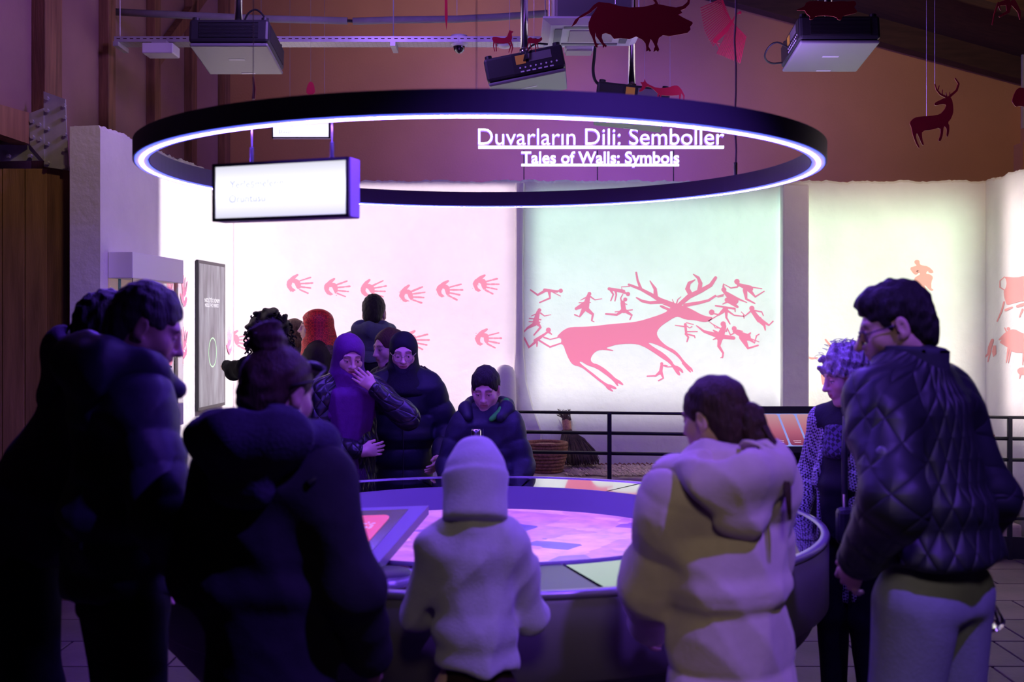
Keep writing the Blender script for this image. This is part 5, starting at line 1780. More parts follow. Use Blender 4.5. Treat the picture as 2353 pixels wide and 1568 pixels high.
def hand_shape(S, wrist, d, n, thumb, s=1.0, curl=0.35, stub=0.05, index=None):
    """palm, four unequal fingers and a thumb; d = pointing direction, n = palm normal, thumb = +1/-1 side"""
    d = np.asarray(d, np.float32)
    d = d / np.linalg.norm(d)
    n = np.asarray(n, np.float32)
    n = n - d * (n @ d)
    n = n / np.linalg.norm(n)
    e = np.cross(d, n)
    w = np.asarray(wrist, np.float32)
    f = S.frame
    S.frame = (w, np.stack([e, d, n], 1).astype(np.float32), s)       # x = across, y = along, z = palm normal
    S.cone((0, -stub, 0), (0, 0.02, 0), 0.026, 0.026, k=0.012)
    S.trunk((0, 0.0, 0), (0, 0.075, 0), (0.030, 0.017), (0.039, 0.013), (1, 0, 0), 0.012, k=0.012)
    for j, (x, L, r) in enumerate(((0.030, 0.066, 0.0088), (0.0105, 0.076, 0.0092), (-0.0095, 0.070, 0.0088), (-0.0285, 0.054, 0.0078))):
        x *= thumb
        c = curl * (1 + 0.12 * j)
        if index is not None and j == 0:
            c = index
        a = np.array([x, 0.078, 0.0])
        sp = 0.10 * x / 0.03
        p1 = a + L * 0.48 * np.array([sp, math.cos(c), math.sin(c)])
        p2 = p1 + L * 0.32 * np.array([sp, math.cos(c * 2), math.sin(c * 2)])
        p3 = p2 + L * 0.24 * np.array([sp, math.cos(c * 2.8), math.sin(c * 2.8)])
        S.cone(a, p1, r, r * 0.95, k=0.005)
        S.cone(p1, p2, r * 0.97, r * 0.88, k=0.003)
        S.cone(p2, p3, r * 0.88, r * 0.78, k=0.003)
    tx = 0.027 * thumb
    S.cone((tx, 0.018, 0.004), (tx + 0.022 * thumb, 0.052, 0.012), 0.0125, 0.0105, k=0.012)
    S.cone((tx + 0.022 * thumb, 0.052, 0.012), (tx + 0.026 * thumb, 0.086, 0.020), 0.0100, 0.0085, k=0.003)
    S.frame = f


def head_shape(S, female=False, nose=1.0, beard=False, ears=True, eyes_open=1.0):
    """face to +Y, crown to +Z, origin at the head's centre; uses S.frame"""
    S.ell((0, -0.014, 0.036), (0.0745, 0.094, 0.083), k=0.02)
    S.ell((0, 0.026, -0.024), (0.061, 0.066, 0.080), k=0.03)
    for sx in (-1, 1):
        S.cone((sx * 0.052, 0.0, -0.048), (sx * 0.016, 0.062, -0.098), 0.020, 0.019, k=0.03)
        S.ell((sx * 0.037, 0.060, -0.022), (0.028, 0.026, 0.030), k=0.02)
    S.ell((0, 0.068, -0.098), (0.024, 0.022, 0.019), k=0.018)
    S.cone((-0.036, 0.079, 0.026), (0.036, 0.079, 0.026), 0.0125, 0.0125, k=0.02)
    for sx in (-1, 1):
        S.ell((sx * 0.0315, 0.098, 0.006), (0.019, 0.017, 0.0135), 's', k=0.016)
    S.cone((0, 0.090, 0.018), (0, 0.088 + 0.024 * nose, -0.024), 0.0080, 0.0110, k=0.012)
    S.ell((0, 0.089 + 0.024 * nose, -0.027), (0.0115, 0.0125, 0.0095), k=0.008)
    for sx in (-1, 1):
        S.ell((sx * 0.0125, 0.096, -0.030), (0.0085, 0.011, 0.0075), k=0.006)
    S.ell((0, 0.080, -0.056), (0.030, 0.022, 0.022), k=0.02)
    S.cone((-0.019, 0.091, -0.0525), (0.019, 0.091, -0.0525), 0.0052, 0.0052, k=0.006)
    S.cone((0, 0.096, -0.0525), (0, 0.096, -0.0525), 0.0068, 0.0068, k=0.012)
    S.cone((-0.016, 0.0915, -0.0645), (0.016, 0.0915, -0.0645), 0.0068, 0.0068, k=0.006)
    S.ell((0, 0.105, -0.0585), (0.024, 0.011, 0.0012), 's', k=0.004)
    for sx in (-1, 1):
        S.ell((sx * 0.0315, 0.0755, 0.0035), (0.0145, 0.0145, 0.0125), k=0.003)
        # lids
        S.ell((sx * 0.0315, 0.0765, 0.0085 + 0.002 * (eyes_open - 1)), (0.0165, 0.0150, 0.0085), k=0.003)
        S.ell((sx * 0.0315, 0.0750, -0.0065), (0.0155, 0.0142, 0.0070), k=0.004)
    if ears:
        for sx in (-1, 1):
            R = rotz(-sx * 0.35) @ rotx(-0.15)
            S.ell((sx * 0.0775, -0.010, -0.004), (0.0090, 0.0185, 0.0315), k=0.006, R=R)
            S.ell((sx * 0.0865, -0.006, 0.000), (0.0060, 0.0105, 0.0190), 's', k=0.006, R=R)
            S.ell((sx * 0.0770, 0.000, -0.030), (0.0070, 0.0090, 0.0090), k=0.006)
    S.cone((0, -0.022, -0.050), (0, -0.040, -0.20), 0.0535 if not female else 0.047, 0.058 if not female else 0.050, k=0.025)


def face_colour(P, brow=(0.10, 0.07, 0.06), lip=(0.80, 0.50, 0.50), beard=0.0, female=False):
    """colour factors by position on the face (brows, lips, eyes, stubble)"""
    x, y, z = P[:, 0], P[:, 1], P[:, 2]
    c = np.ones((len(P), 3), np.float32)
    ax = np.abs(x)
    front = y > 0.05
    if beard:
        m = np.clip((-0.032 - z) / 0.02, 0, 1) * np.clip((y + 0.02) / 0.03, 0, 1) * np.clip((z + 0.145) / 0.02, 0, 1) * beard
        m = np.maximum(m, beard * np.exp(-((z + 0.043) / 0.006) ** 2) * (ax < 0.03) * front)
        c *= (1 - m)[:, None]
    arch = 0.0285 + 0.005 * np.sin(np.clip((ax - 0.012) / 0.042, 0, 1) * PI) - 0.006 * np.clip((ax - 0.035) / 0.02, 0, 1)
    b_ = np.exp(-((z - arch) / (0.0046 if female else 0.0058)) ** 2) * np.clip((ax - 0.010) / 0.004, 0, 1) * np.clip((0.055 - ax) / 0.008, 0, 1) * front
    c = c * (1 - b_[:, None] * 0.92) + np.array(brow) * b_[:, None] * 0.92
    l = np.exp(-(((z + 0.0585) / 0.0095) ** 4)) * np.clip((0.024 - ax) / 0.005, 0, 1) * (y > 0.082)
    c = c * (1 - l[:, None]) + c * np.array(lip) * l[:, None]
    gap = np.exp(-((z + 0.0585) / 0.0018) ** 2) * (ax < 0.022) * (y > 0.08)
    c *= (1 - 0.6 * gap)[:, None]
    ex = (ax - 0.0315) / 0.0145
    ez = (z - 0.0015) / 0.0048
    eye = np.clip(1.6 * (1 - ex ** 2 - ez ** 2), 0, 1) * front
    c = c * (1 - eye[:, None]) + np.array([1.15, 1.5, 1.9]) * eye[:, None]
    ir = ((ax - 0.0315) ** 2 + (z - 0.0005) ** 2 < 0.0053 ** 2) & front
    c[ir] = (0.05, 0.04, 0.04)
    lash = np.exp(-((ez - 1.0 + 0.35 * ex ** 2) / 0.35) ** 2) * (np.abs(ex) < 1.15) * front
    c = c * (1 - 0.85 * lash[:, None])
    return np.clip(c, 0, 2)


def set_colour(me, c):
    a = me.color_attributes.new('Col', 'FLOAT_COLOR', 'POINT')
    a.data.foreach_set('color', np.concatenate([c, np.ones((len(c), 1), np.float32)], 1).astype(np.float32).ravel())


def ik(a, c, l1, l2, pole):
    """elbow between shoulder a and wrist c, bent towards pole"""
    a, c, pole = [np.asarray(q, float) for q in (a, c, pole)]
    d = c - a
    L = np.linalg.norm(d)
    if L > (l1 + l2) * 0.995:
        c = a + d / L * (l1 + l2) * 0.995
        d = c - a
        L = np.linalg.norm(d)
    u = d / L
    x = (l1 * l1 - l2 * l2 + L * L) / (2 * L)
    hgt = math.sqrt(max(l1 * l1 - x * x, 1e-6))
    p = pole - u * (pole @ u)
    p = p / np.linalg.norm(p)
    return a + u * x + p * hgt, c


class Person:
    """one visitor: skeleton solved so that the head's centre lands on `head` (px, py, depth)"""

    def __init__(self, label, head, rz, lean=0.0, hyaw=0.0, hpitch=0.2, hroll=0.0, hs=1.0, female=False, wid=1.0, arms=None, group='visitors around the table', side_lean=0.0, legs=None, hmax=None):
        tgt = at(*head)
        self.hs, self.female, self.wid = hs, female, wid
        T = rotx(-lean) @ roty(side_lean)
        self.T = T
        pel = V3(0, 0, 0.93)
        up = lambda p: pel + T @ (V3(*p) - pel)
        nb = up((0, -0.015, 1.465))
        hc0 = nb + (T @ V3(0, 0.020 + 0.05 * max(0, hpitch), 0.0)) + V3(0, 0.0, 0.122 * hs)
        s = tgt.z / hc0[2]
        if hmax:
            s = min(s, hmax)
        self.s = s
        self.pel = pel * s
        self.up = lambda p: (up(p) * s).astype(np.float32)
        self.hc = hc0 * s
        self.hc[2] = tgt.z
        self.HR = rotz(hyaw) @ rotx(-hpitch) @ roty(hroll)
        R = rotz(rz)
        off = R @ self.hc
        self.root = thing('person', label, 'person', (tgt.x - off[0], tgt.y - off[1], 0), rz, group)
        self.sh = {1: self.up((0.158 * wid, -0.01, 1.385)), -1: self.up((-0.158 * wid, -0.01, 1.385))}
        self.wr, self.el = {}, {}
        arms = arms or {}
        self.arm_spec = arms
        for sd in (1, -1):
            a = arms.get(sd, {})
            w_ = np.array(a.get('wrist', (sd * 0.245 * wid, 0.05, 0.86))) * s
            if 'head' in a:
                w_ = self.hc + V3(*a['head']) * hs * s
            self.el[sd], self.wr[sd] = ik(self.sh[sd], w_, 0.285 * s, 0.255 * s, a.get('pole', (sd * 0.6, -0.8, -0.2)))
        self.lg = legs or {1: ((0.095, 0.01, 0.50), (0.11, -0.02, 0.07)), -1: ((-0.095, 0.03, 0.50), (-0.11, 0.0, 0.07))}

    def headframe(self, S):
        S.frame = (self.hc.astype(np.float32), self.HR.astype(np.float32), 0.97 * self.hs * self.s)
        return S

    def bodyframe(self, S):
        S.frame = (V3(0, 0, 0), np.eye(3, dtype=np.float32), 1.0)
        return S

    # -------- skin
    def body(self, tone=1.0, hands=(1, -1), nose=1.0, ears=True, fc=None, h=0.0045, eyes_open=1.0, beard=0.0, brow=(0.10, 0.07, 0.06)):
        s, w_ = self.s, self.wid
        S = Shape()
        up = self.up
        S.trunk(up((0, 0, 0.93)), up((0, -0.005, 1.22)), (0.125 * s * w_, 0.085 * s), (0.135 * s * w_, 0.090 * s), cap=0.05 * s, k=0.05)
        S.trunk(up((0, -0.005, 1.22)), up((0, -0.015, 1.40)), (0.135 * s * w_, 0.092 * s), (0.125 * s * w_, 0.075 * s), cap=0.04 * s, k=0.05)
        nk0, nk1 = up((0, -0.02, 1.42)), self.hc + (self.HR @ V3(0, -0.022, -0.06)) * self.hs * s
        S.cone(nk0, nk1, 0.056 * s, 0.048 * s, k=0.03)
        for sd in (1, -1):
            S.cone(self.sh[sd] * np.array([0.9, 1, 1]), self.el[sd], 0.046 * s, 0.038 * s, k=0.03)
            ex = (self.wr[sd] - self.el[sd])
            S.cone(self.el[sd], self.wr[sd] + ex / np.linalg.norm(ex) * 0.012, 0.038 * s, 0.025 * s, k=0.02)
            kn, an = [np.array(q) * s for q in self.lg[sd]]
            hp = np.array((sd * 0.085 * w_, 0, 0.90)) * s
            S.cone(hp, kn, 0.075 * s, 0.052 * s, k=0.03)
            S.cone(kn, an, 0.050 * s, 0.034 * s, k=0.02)
            S.cone(an + V3(0, -0.02, -0.025) * s, an + V3(0, 0.13, -0.038) * s, 0.032 * s, 0.026 * s, k=0.02)
        parts = [surface(S, 0.015)]
        pids = [0]
        joints = []
        Hd = self.headframe(Shape())
        head_shape(Hd, self.female, nose, ears=ears, eyes_open=eyes_open)
        parts.append(surface(Hd, h))
        pids.append(1)
        ax = nk1 - nk0
        ax = ax / np.linalg.norm(ax)
        nc = self.hc + (self.HR @ V3(0, -0.032, -0.150)) * self.hs * s
        joints.append((nc, ax, 0.085 * s, 1))
        for i, sd in enumerate((1, -1)):
            a = self.arm_spec.get(sd, {})
            d = np.array(a.get('dir', self.wr[sd] - self.el[sd]), float)
            fa = self.wr[sd] - self.el[sd]
            fa = fa / np.linalg.norm(fa)
            Hn = Shape()
            Hn.cone(self.wr[sd] - fa * 0.045 * s, self.wr[sd], 0.029 * s, 0.026 * s)
            hand_shape(Hn, self.wr[sd], d, a.get('palm', (-sd, 0.0, 0.0)), a.get('thumb', 1 if sd == 1 else -1) , s * (0.98 if not self.female else 0.92), a.get('curl', 0.35), 0.0, a.get('index'))
            parts.append(surface(Hn, max(h, 0.0042)))
            pids.append(2 + i)
            joints.append((self.wr[sd] - fa * 0.02 * s, fa, 0.05 * s, 2 + i))
        me = to_mesh('body', parts)
        at_ = me.attributes.new('pid', 'INT', 'POINT')
        at_.data.foreach_set('value', np.concatenate([np.full(len(p[0]), q, np.int32) for p, q in zip(parts, pids)]))
        stitch(me, joints)
        co = np.empty(len(me.vertices) * 3, np.float32)
        me.vertices.foreach_get('co', co)
        co = co.reshape(-1, 3)
        loc = ((co - self.hc) @ self.HR) / (0.97 * self.hs * s)
        c = face_colour(loc, beard=beard, female=self.female, brow=brow)
        far = (np.abs(loc) > 0.16).any(1)
        c[far] = 1
        set_colour(me, c)
        return link('body', me, skin(tone), self.root, local=True)

    def add(self, name, S, h, m, disp=None):
        if disp is not None:
            S.disp = disp
        v, f = surface(S, h)
        return link(name, to_mesh(name, [(v, f)]), m, self.root, local=True)

    # -------- garments
    def jacket(self, m, hem=0.80, th=0.018, h=0.010, puff=None, flare=0.0, fold=0.006, name='jacket', collar=True, cuff=0.03, seed=1, sleeve=1.0, torso=1.0, belly=0.0, extra=None):
        s, w_, up = self.s, self.wid, self.up
        S = Shape()
        pf = (puff[0], puff[1], 0.0) if puff else None
        t = th * s
        low = up((0, -0.005, hem - 0.02)) if hem > 0.93 else np.array([0, 0, 0]) + (V3(0, 0.0, hem - 0.02) * s)
        S.trunk(low, up((0, 0, 1.10)), ((0.142 + flare) * s * w_ * torso + t, (0.115 + flare * 0.8) * s * torso + t), (0.142 * s * w_ * torso + t, (0.108 + belly) * s * torso + t), cap=0.06 * s, k=0.05, puff=pf)
        S.trunk(up((0, 0, 1.10)), up((0, -0.012, 1.36)), (0.142 * s * w_ * torso + t, (0.108 + belly) * s * torso + t), (0.135 * s * w_ + t, 0.092 * s + t), cap=0.05 * s, k=0.06, puff=pf)
        S.cut(V3(0, 0, hem * s), (0, 0, -1), k=0.015)
        S.trunk(self.sh[-1] + (self.T @ V3(0.03, 0, 0.0)) * s, self.sh[1] - (self.T @ V3(0.03, 0, 0.0)) * s, (0.054 * s + t * 0.7, 0.048 * s + t * 0.6), (0.054 * s + t * 0.7, 0.048 * s + t * 0.6), X=(0, 1, 0), cap=0.05 * s, k=0.07)
        S.cone(up((0, -0.02, 1.38)), up((0, -0.02, 1.455)), 0.085 * s + t * 0.5, 0.066 * s + t * 0.5, k=0.06)
        for sd in (1, -1):
            S.cone(up((sd * 0.04, -0.02, 1.445)), self.sh[sd] + V3(0, 0, 0.012) * s, 0.050 * s + t * 0.5, 0.046 * s + t * 0.5, k=0.05)
        for sd in (1, -1):
            e = self.wr[sd] - self.el[sd]
            e = e / np.linalg.norm(e)
            S.cone(self.sh[sd], self.el[sd], 0.052 * s * sleeve + t, 0.046 * s * sleeve + t * 0.9, k=0.04, puff=pf)
            S.cone(self.el[sd], self.wr[sd] - e * cuff * s * 0.5, 0.047 * s * sleeve + t * 0.9, 0.034 * s * sleeve + t * 0.6, k=0.03, puff=pf)
        if extra:
            extra(S)
        if collar:
            nb = up((0, -0.02, 1.47))
            S.trunk(nb - (self.T @ V3(0, 0, 0.03)) * s, nb + (self.T @ V3(0, -0.0, 0.035)) * s, (0.086 * s, 0.088 * s), (0.080 * s, 0.085 * s), cap=0.012 * s, k=0.02)
            S.ell(nb + (self.T @ V3(0, 0.03, 0.075)) * s, (0.066 * s, 0.078 * s, 0.06 * s), 's', k=0.01)
        return self.add(name, S, h, m, folds(fold * s, 42, 34, seed) if fold else None)

    def trousers(self, m, h=0.012, r=1.0, fold=0.006, top=1.0, name='trousers'):
        s, w_ = self.s, self.wid
        S = Shape()
        S.trunk(V3(0, 0, 0.86) * s, V3(0, 0, top) * s, (0.150 * s * w_, 0.112 * s), (0.140 * s * w_, 0.10 * s), cap=0.04 * s, k=0.05)
        for sd in (1, -1):
            kn, an = [np.array(q) * s for q in self.lg[sd]]
            hp = np.array((sd * 0.085 * w_, 0, 0.88)) * s
            S.cone(hp, kn, 0.092 * s * r, 0.072 * s * r, k=0.03)
            S.cone(kn, an + V3(0, 0, -0.01) * s, 0.072 * s * r, 0.062 * s * r, k=0.03)
        o = self.add(name, S, h, m, folds(fold * s, 18, 10, 5))
        for sd in (1, -1):
            an = np.array(self.lg[sd][1]) * s
            F = Shape()
            F.trunk(V3(an[0], an[1] - 0.045 * s, 0.035 * s), V3(an[0], an[1] + 0.15 * s, 0.03 * s), (0.042 * s, 0.040 * s), (0.044 * s, 0.032 * s), X=(1, 0, 0), cap=0.035 * s, k=0.02)
            F.cone(V3(an[0], an[1] - 0.01, 0.05 * s), an + V3(0, 0, 0.02) * s, 0.045 * s, 0.045 * s, k=0.03)
            F.cut(V3(0, 0, 0.001), (0, 0, -1), k=0.004)
            self.add('shoe', F, 0.012, SHOE)
        return o

    def hood_down(self, m, h=0.009, r=1.0, name='hood', seed=3, drop=0.0, fold=0.006):
        s, up = self.s, self.up
        S = Shape()
        pts = [(0.085, 0.075, 1.43), (0.105, 0.0, 1.475), (0.075, -0.085, 1.49), (0.0, -0.125, 1.495), (-0.075, -0.085, 1.49), (-0.105, 0.0, 1.475), (-0.085, 0.075, 1.43)]
        rad = [0.028, 0.040, 0.048, 0.052, 0.048, 0.040, 0.028]
        for i in range(6):
            a, b_ = [up((p[0] * r, p[1] * r, p[2] - drop)) for p in (pts[i], pts[i + 1])]
            S.cone(a, b_, rad[i] * s * r, rad[i + 1] * s * r, k=0.04)
        S.trunk(up((0, -0.108 * r, 1.36 - drop)), up((0, -0.112 * r, 1.475 - drop)), (0.085 * s * r, 0.034 * s * r), (0.125 * s * r, 0.050 * s * r), cap=0.05 * s * r, k=0.05)
        S.ell(up((0, -0.105 * r, 1.525 - drop)), (0.088 * s * r, 0.030 * s * r, 0.030 * s), 's', k=0.03)
        S.ell(up((0, 0.0, 1.535 - drop)), (0.080 * s * min(r, 1.15), 0.085 * s * min(r, 1.1), 0.075 * s), 's', k=0.02)
        return self.add(name, S, h, m, folds(fold * s, 40, 26, seed))

    def hair_short(self, m, h=0.006, lift=0.010, top=0.0, quiff=0.0, nape=-0.075, amp=0.003, fade=0.0, f=120, front=0.060):
        S = self.headframe(Shape())
        S.ell((0, -0.014, 0.040 + top * 0.4), (0.0745 + lift, 0.094 + lift, 0.083 + lift + top), k=0.01)
        S.ell((0, -0.060, -0.02), (0.058 + lift, 0.045 + lift, 0.075), k=0.03)
        S.ell((0, 0.125, -0.035), (0.11, 0.125 - front, 0.115), 's', k=0.008)
        S.ell((0, 0.135, 0.02), (0.075, 0.080, 0.060), 's', k=0.012)
        for sx in (-1, 1):
            S.ell((sx * 0.085, -0.004, -0.020), (0.030, 0.026, 0.045), 's', k=0.008)
            S.ell((sx * 0.07, 0.08, -0.05), (0.05, 0.065, 0.075), 's', k=0.01)
        S.cut((0, -0.05, nape), (0, 0.25, -1), k=0.012)
        if quiff:
            S.ell((0, 0.055, 0.090), (0.058, 0.034 + quiff * 0.5, 0.024 + quiff), k=0.03)
        S.disp = knoise(amp * self.s, f, 3)
        return self.add('hair', S, h, m)

    def scarf(self, m, h=0.007, grow=0.0, drop=0.0, open_=1.0, name='headscarf', bib=True, fold=0.004, seed=2, fz=30, point=False):
        """wrapped headscarf leaving the face free"""
        s, up = self.s, self.up
        S = self.headframe(Shape())
        g = grow
        S.ell((0, -0.020, 0.030), (0.089 + g, 0.112 + g, 0.098 + g), k=0.02)
        S.ell((0, -0.010, -0.06), (0.084 + g, 0.100 + g, 0.095 + g), k=0.05)
        S.cone((0, -0.03, -0.10), (0, -0.03, -0.17), 0.088 + g, 0.095 + g, k=0.05)
        if point:
            S.ell((0, -0.09, -0.10), (0.06, 0.06, 0.10), k=0.05)
        S.ell((0, 0.118, -0.024), (0.061 * open_, 0.088, 0.090 * open_), 's', k=0.010)
        S.ell((0, 0.150, -0.03), (0.068 * open_, 0.088, 0.098 * open_), 's', k=0.010)
        self.bodyframe(S)
        if bib:
            S.trunk(up((0, 0.01, 1.30 - drop)), up((0, -0.015, 1.47)), (0.155 * s, 0.125 * s), (0.100 * s, 0.105 * s), cap=0.05 * s, k=0.05)
        return self.add(name, S, h, m, folds(fold * s, 34, fz, seed))

    def glasses(self, m=None, round_=True, h=0.0):
        mb = MB()
        F = Matrix([list(r) for r in self.HR]).to_4x4()
        sc = 0.97 * self.hs * self.s
        Mx = Matrix.Translation(Vector([float(q) for q in self.hc])) @ F @ Matrix.Scale(sc, 4)
        for sx in (-1, 1):
            pts = []
            for k in range(25):
                t = 2 * PI * k / 24
                rx, rz_ = (0.026, 0.023) if round_ else (0.027, 0.018)
                cx_, sz = math.cos(t), math.sin(t)
                if not round_:
                    cx_, sz = math.copysign(abs(cx_) ** 0.6, cx_), math.copysign(abs(sz) ** 0.6, sz)
                pts.append((sx * 0.033 + rx * cx_, 0.102 - 0.012 * abs(cx_) * (1 if cx_ * sx > 0 else 0), -0.002 + rz_ * sz))
            mb.tube(pts, 0.0020, 6, caps=False, M=Mx)
            mb.tube([(sx * 0.058, 0.092, 0.006), (sx * 0.074, 0.05, 0.008), (sx * 0.080, -0.012, 0.006)], 0.0020, 6, M=Mx)
        mb.tube([(-0.008, 0.104, 0.003), (0, 0.108, 0.006), (0.008, 0.104, 0.003)], 0.0020, 6, M=Mx)
        me = mb.mesh('glasses')
        return link('glasses', me, m or BLACKM, self.root, True, local=True)

    def tubes(self, name, lines, m, frame='head', n=6):
        mb = MB()
        if frame == 'head':
            sc = 0.97 * self.hs * self.s
            Mx = Matrix.Translation(Vector([float(q) for q in self.hc])) @ Matrix([[float(x) for x in r] for r in self.HR]).to_4x4() @ Matrix.Scale(sc, 4)
        else:
            Mx = Matrix.Scale(self.s, 4)
        for pts, r in lines:
            mb.tube(pts, r, n, M=Mx)
        return link(name, mb.mesh(name), m, self.root, True, local=True)


# ------------------------------------------------------------------ people
def quilt_mat(name, color, k=44.0):
    m = mat(name, color, 0.55, noise=0.15, scale=20)
    nt = m.node_tree
    b = nt.nodes['Principled BSDF']
    tc = nt.nodes.new('ShaderNodeTexCoord')
    sp = nt.nodes.new('ShaderNodeSeparateXYZ')
    nt.links.new(tc.outputs['Object'], sp.inputs[0])

    def M(op, a, b_=None):
        n = nt.nodes.new('ShaderNodeMath')
        n.operation = op
        for i, x in enumerate((a, b_)):
            if x is None:
                continue
            if isinstance(x, (int, float)):
                n.inputs[i].default_value = x
            else:
                nt.links.new(x, n.inputs[i])
        return n.outputs[0]
    u = M('MULTIPLY', M('ARCTAN2', sp.outputs[1], sp.outputs[0]), 0.19)
    v = M('MULTIPLY', sp.outputs[2], 0.62)
    a = M('ABSOLUTE', M('SINE', M('MULTIPLY', M('ADD', u, v), k)))
    c = M('ABSOLUTE', M('SINE', M('MULTIPLY', M('SUBTRACT', u, v), k)))
    h = M('POWER', M('MINIMUM', a, c), 0.5)
    bp = nt.nodes.new('ShaderNodeBump')
    bp.inputs['Strength'].default_value = 0.55
    bp.inputs['Distance'].default_value = 0.012
    nt.links.new(h, bp.inputs['Height'])
    nt.links.new(bp.outputs[0], b.inputs['Normal'])
    return m


def print_mat(name, c1, c2, scale, kind='checker', rough=0.8):
    m = mat(name, c1, rough)
    nt = m.node_tree
    b = nt.nodes['Principled BSDF']
    tc = nt.nodes.new('ShaderNodeTexCoord')
    if kind == 'checker':
        t = nt.nodes.new('ShaderNodeTexChecker')
        t.inputs['Scale'].default_value = scale
        t.inputs['Color1'].default_value = (*c1, 1)
        t.inputs['Color2'].default_value = (*c2, 1)
        mp = nt.nodes.new('ShaderNodeMapping')
        mp.inputs['Rotation'].default_value = (0.5, 0.5, 0.6)
        nt.links.new(tc.outputs['Object'], mp.inputs[0])
        nt.links.new(mp.outputs[0], t.inputs['Vector'])
        nt.links.new(t.outputs['Color'], b.inputs['Base Color'])
    else:
        t = nt.nodes.new('ShaderNodeTexVoronoi')
        t.inputs['Scale'].default_value = scale
        t.inputs['Randomness'].default_value = 0.25
        nt.links.new(tc.outputs['Object'], t.inputs['Vector'])
        w_ = nt.nodes.new('ShaderNodeMath')
        w_.operation = 'SINE'
        k = nt.nodes.new('ShaderNodeMath')
        k.operation = 'MULTIPLY'
        k.inputs[1].default_value = 14
        nt.links.new(t.outputs['Distance'], k.inputs[0])
        nt.links.new(k.outputs[0], w_.inputs[0])
        r = nt.nodes.new('ShaderNodeValToRGB')
        r.color_ramp.elements[0].position, r.color_ramp.elements[0].color = 0.35, (*c2, 1)
        r.color_ramp.elements[1].position, r.color_ramp.elements[1].color = 0.55, (*c1, 1)
        nt.links.new(w_.outputs[0], r.inputs[0])
        nt.links.new(r.outputs[0], b.inputs['Base Color'])
    return m


HBLACK = hairmat('hair_black', (0.014, 0.011, 0.011))
HBROWN = hairmat('hair_brown', (0.045, 0.022, 0.014))
HGREYD = hairmat('hair_dark_grey', (0.055, 0.05, 0.05))
HSILVER = hairmat('hair_silver', (0.42, 0.40, 0.42))
FUR = mat('fur_trim', (0.07, 0.05, 0.045), 0.9, noise=0.5, scale=90, bump=1.0, bscale=120)

# 1 man bending forward behind the first, far left
P = Person('man in dark purple hooded jacket bending forward at the far left edge', (258, 770, 3.45), -1.15, lean=0.42, hpitch=0.15, hyaw=0.05, wid=1.05, arms={1: {'wrist': (0.20, 0.42, 1.02)}, -1: {'wrist': (-0.2, 0.42, 1.02)}})
P.body(0.85, h=0.006, beard=0.35)
PURP = cloth('cloth_dark_purple', (0.06, 0.028, 0.085), 0.8)
P.jacket(PURP, hem=0.90, th=0.03, h=0.011, fold=0.008, belly=0.03)
P.hood_down(PURP, r=1.1)
P.trousers(TROUS)
P.hair_short(HBLACK, amp=0.004, nape=-0.085)

# 2 grey haired man in front at left
P = Person('grey haired man in dark navy puffer jacket at left looking down, profile to right', (333, 756, 3.08), -1.02, lean=0.06, hyaw=-0.25, hpitch=0.42, wid=0.97, hs=0.95, arms={1: {'wrist': (0.20, 0.16, 0.92), 'pole': (0.8, -0.5, -0.3)}, -1: {'wrist': (-0.22, 0.14, 0.92)}})
P.body(0.85, nose=1.0, beard=0.45, h=0.0042)
PUF = cloth('puffer_navy', (0.034, 0.032, 0.055), 0.5, bump=0.05)
P.jacket(PUF, hem=0.90, th=0.035, h=0.009, puff=(0.085, 0.008), fold=0.008, belly=0.015)
P.hood_down(PUF, r=1.15, fold=0.009)
P.trousers(TROUS, r=1.05)
P.hair_short(HGREYD, lift=0.006, top=0.004, quiff=0.0, amp=0.0025, nape=-0.09, front=0.060)

# 3 woman with a bun, seen from behind
P = Person('woman with hair bun and dark hooded coat seen from behind at left of centre', (638, 908, 2.75), -0.40, lean=0.05, hyaw=-0.12, hpitch=0.22, female=True, wid=0.93, arms={1: {'wrist': (0.22, 0.14, 0.90)}, -1: {'wrist': (-0.22, 0.16, 0.90)}})
P.body(0.85, h=0.005)
CHAR = cloth('coat_charcoal', (0.020, 0.018, 0.026), 0.85)
KNIT = cloth('hood_navy_knit', (0.045, 0.038, 0.075), 0.9, bump=0.3)
P.jacket(CHAR, hem=0.52, th=0.035, h=0.009, flare=0.03, fold=0.007)
P.hood_down(KNIT, r=1.28, fold=0.010, h=0.008)
P.trousers(TROUS)
S = P.headframe(Shape())
S.ell((0, -0.014, 0.044), (0.085, 0.104, 0.090), k=0.02)
S.ell((0, -0.070, -0.01), (0.066, 0.05, 0.075), k=0.03)
S.ell((0, 0.125, -0.035), (0.11, 0.07, 0.115), 's', k=0.01)
for sx in (-1, 1):
    S.ell((sx * 0.085, 0.0, -0.022), (0.03, 0.03, 0.045), 's', k=0.01)
    S.ell((sx * 0.07, 0.08, -0.05), (0.05, 0.07, 0.075), 's', k=0.01)
S.cut((0, -0.05, -0.085), (0, 0.2, -1), k=0.01)
P.add('hair', S, 0.006, HBROWN, knoise(0.003, 90, 1))
S = P.headframe(Shape())
S.ell((-0.012, -0.05, 0.148), (0.044, 0.044, 0.038), k=0.02)
S.ell((-0.020, -0.06, 0.125), (0.048, 0.045, 0.028), k=0.03)
P.add('hair_bun', S, 0.006, HBROWN, knoise(0.005, 80, 2))
P.tubes('loose_hair', [([(random.uniform(-0.06, 0.04), -0.06 + random.uniform(-.04, .04), 0.14), (random.uniform(-0.06, 0.04), -0.07, 0.17 + random.uniform(0, .02)), (random.uniform(-0.07, 0.05), -0.06, 0.185 + random.uniform(-.02, .015))], 0.0006) for k in range(18)], HBROWN, n=4)['kind'] = 'stuff'
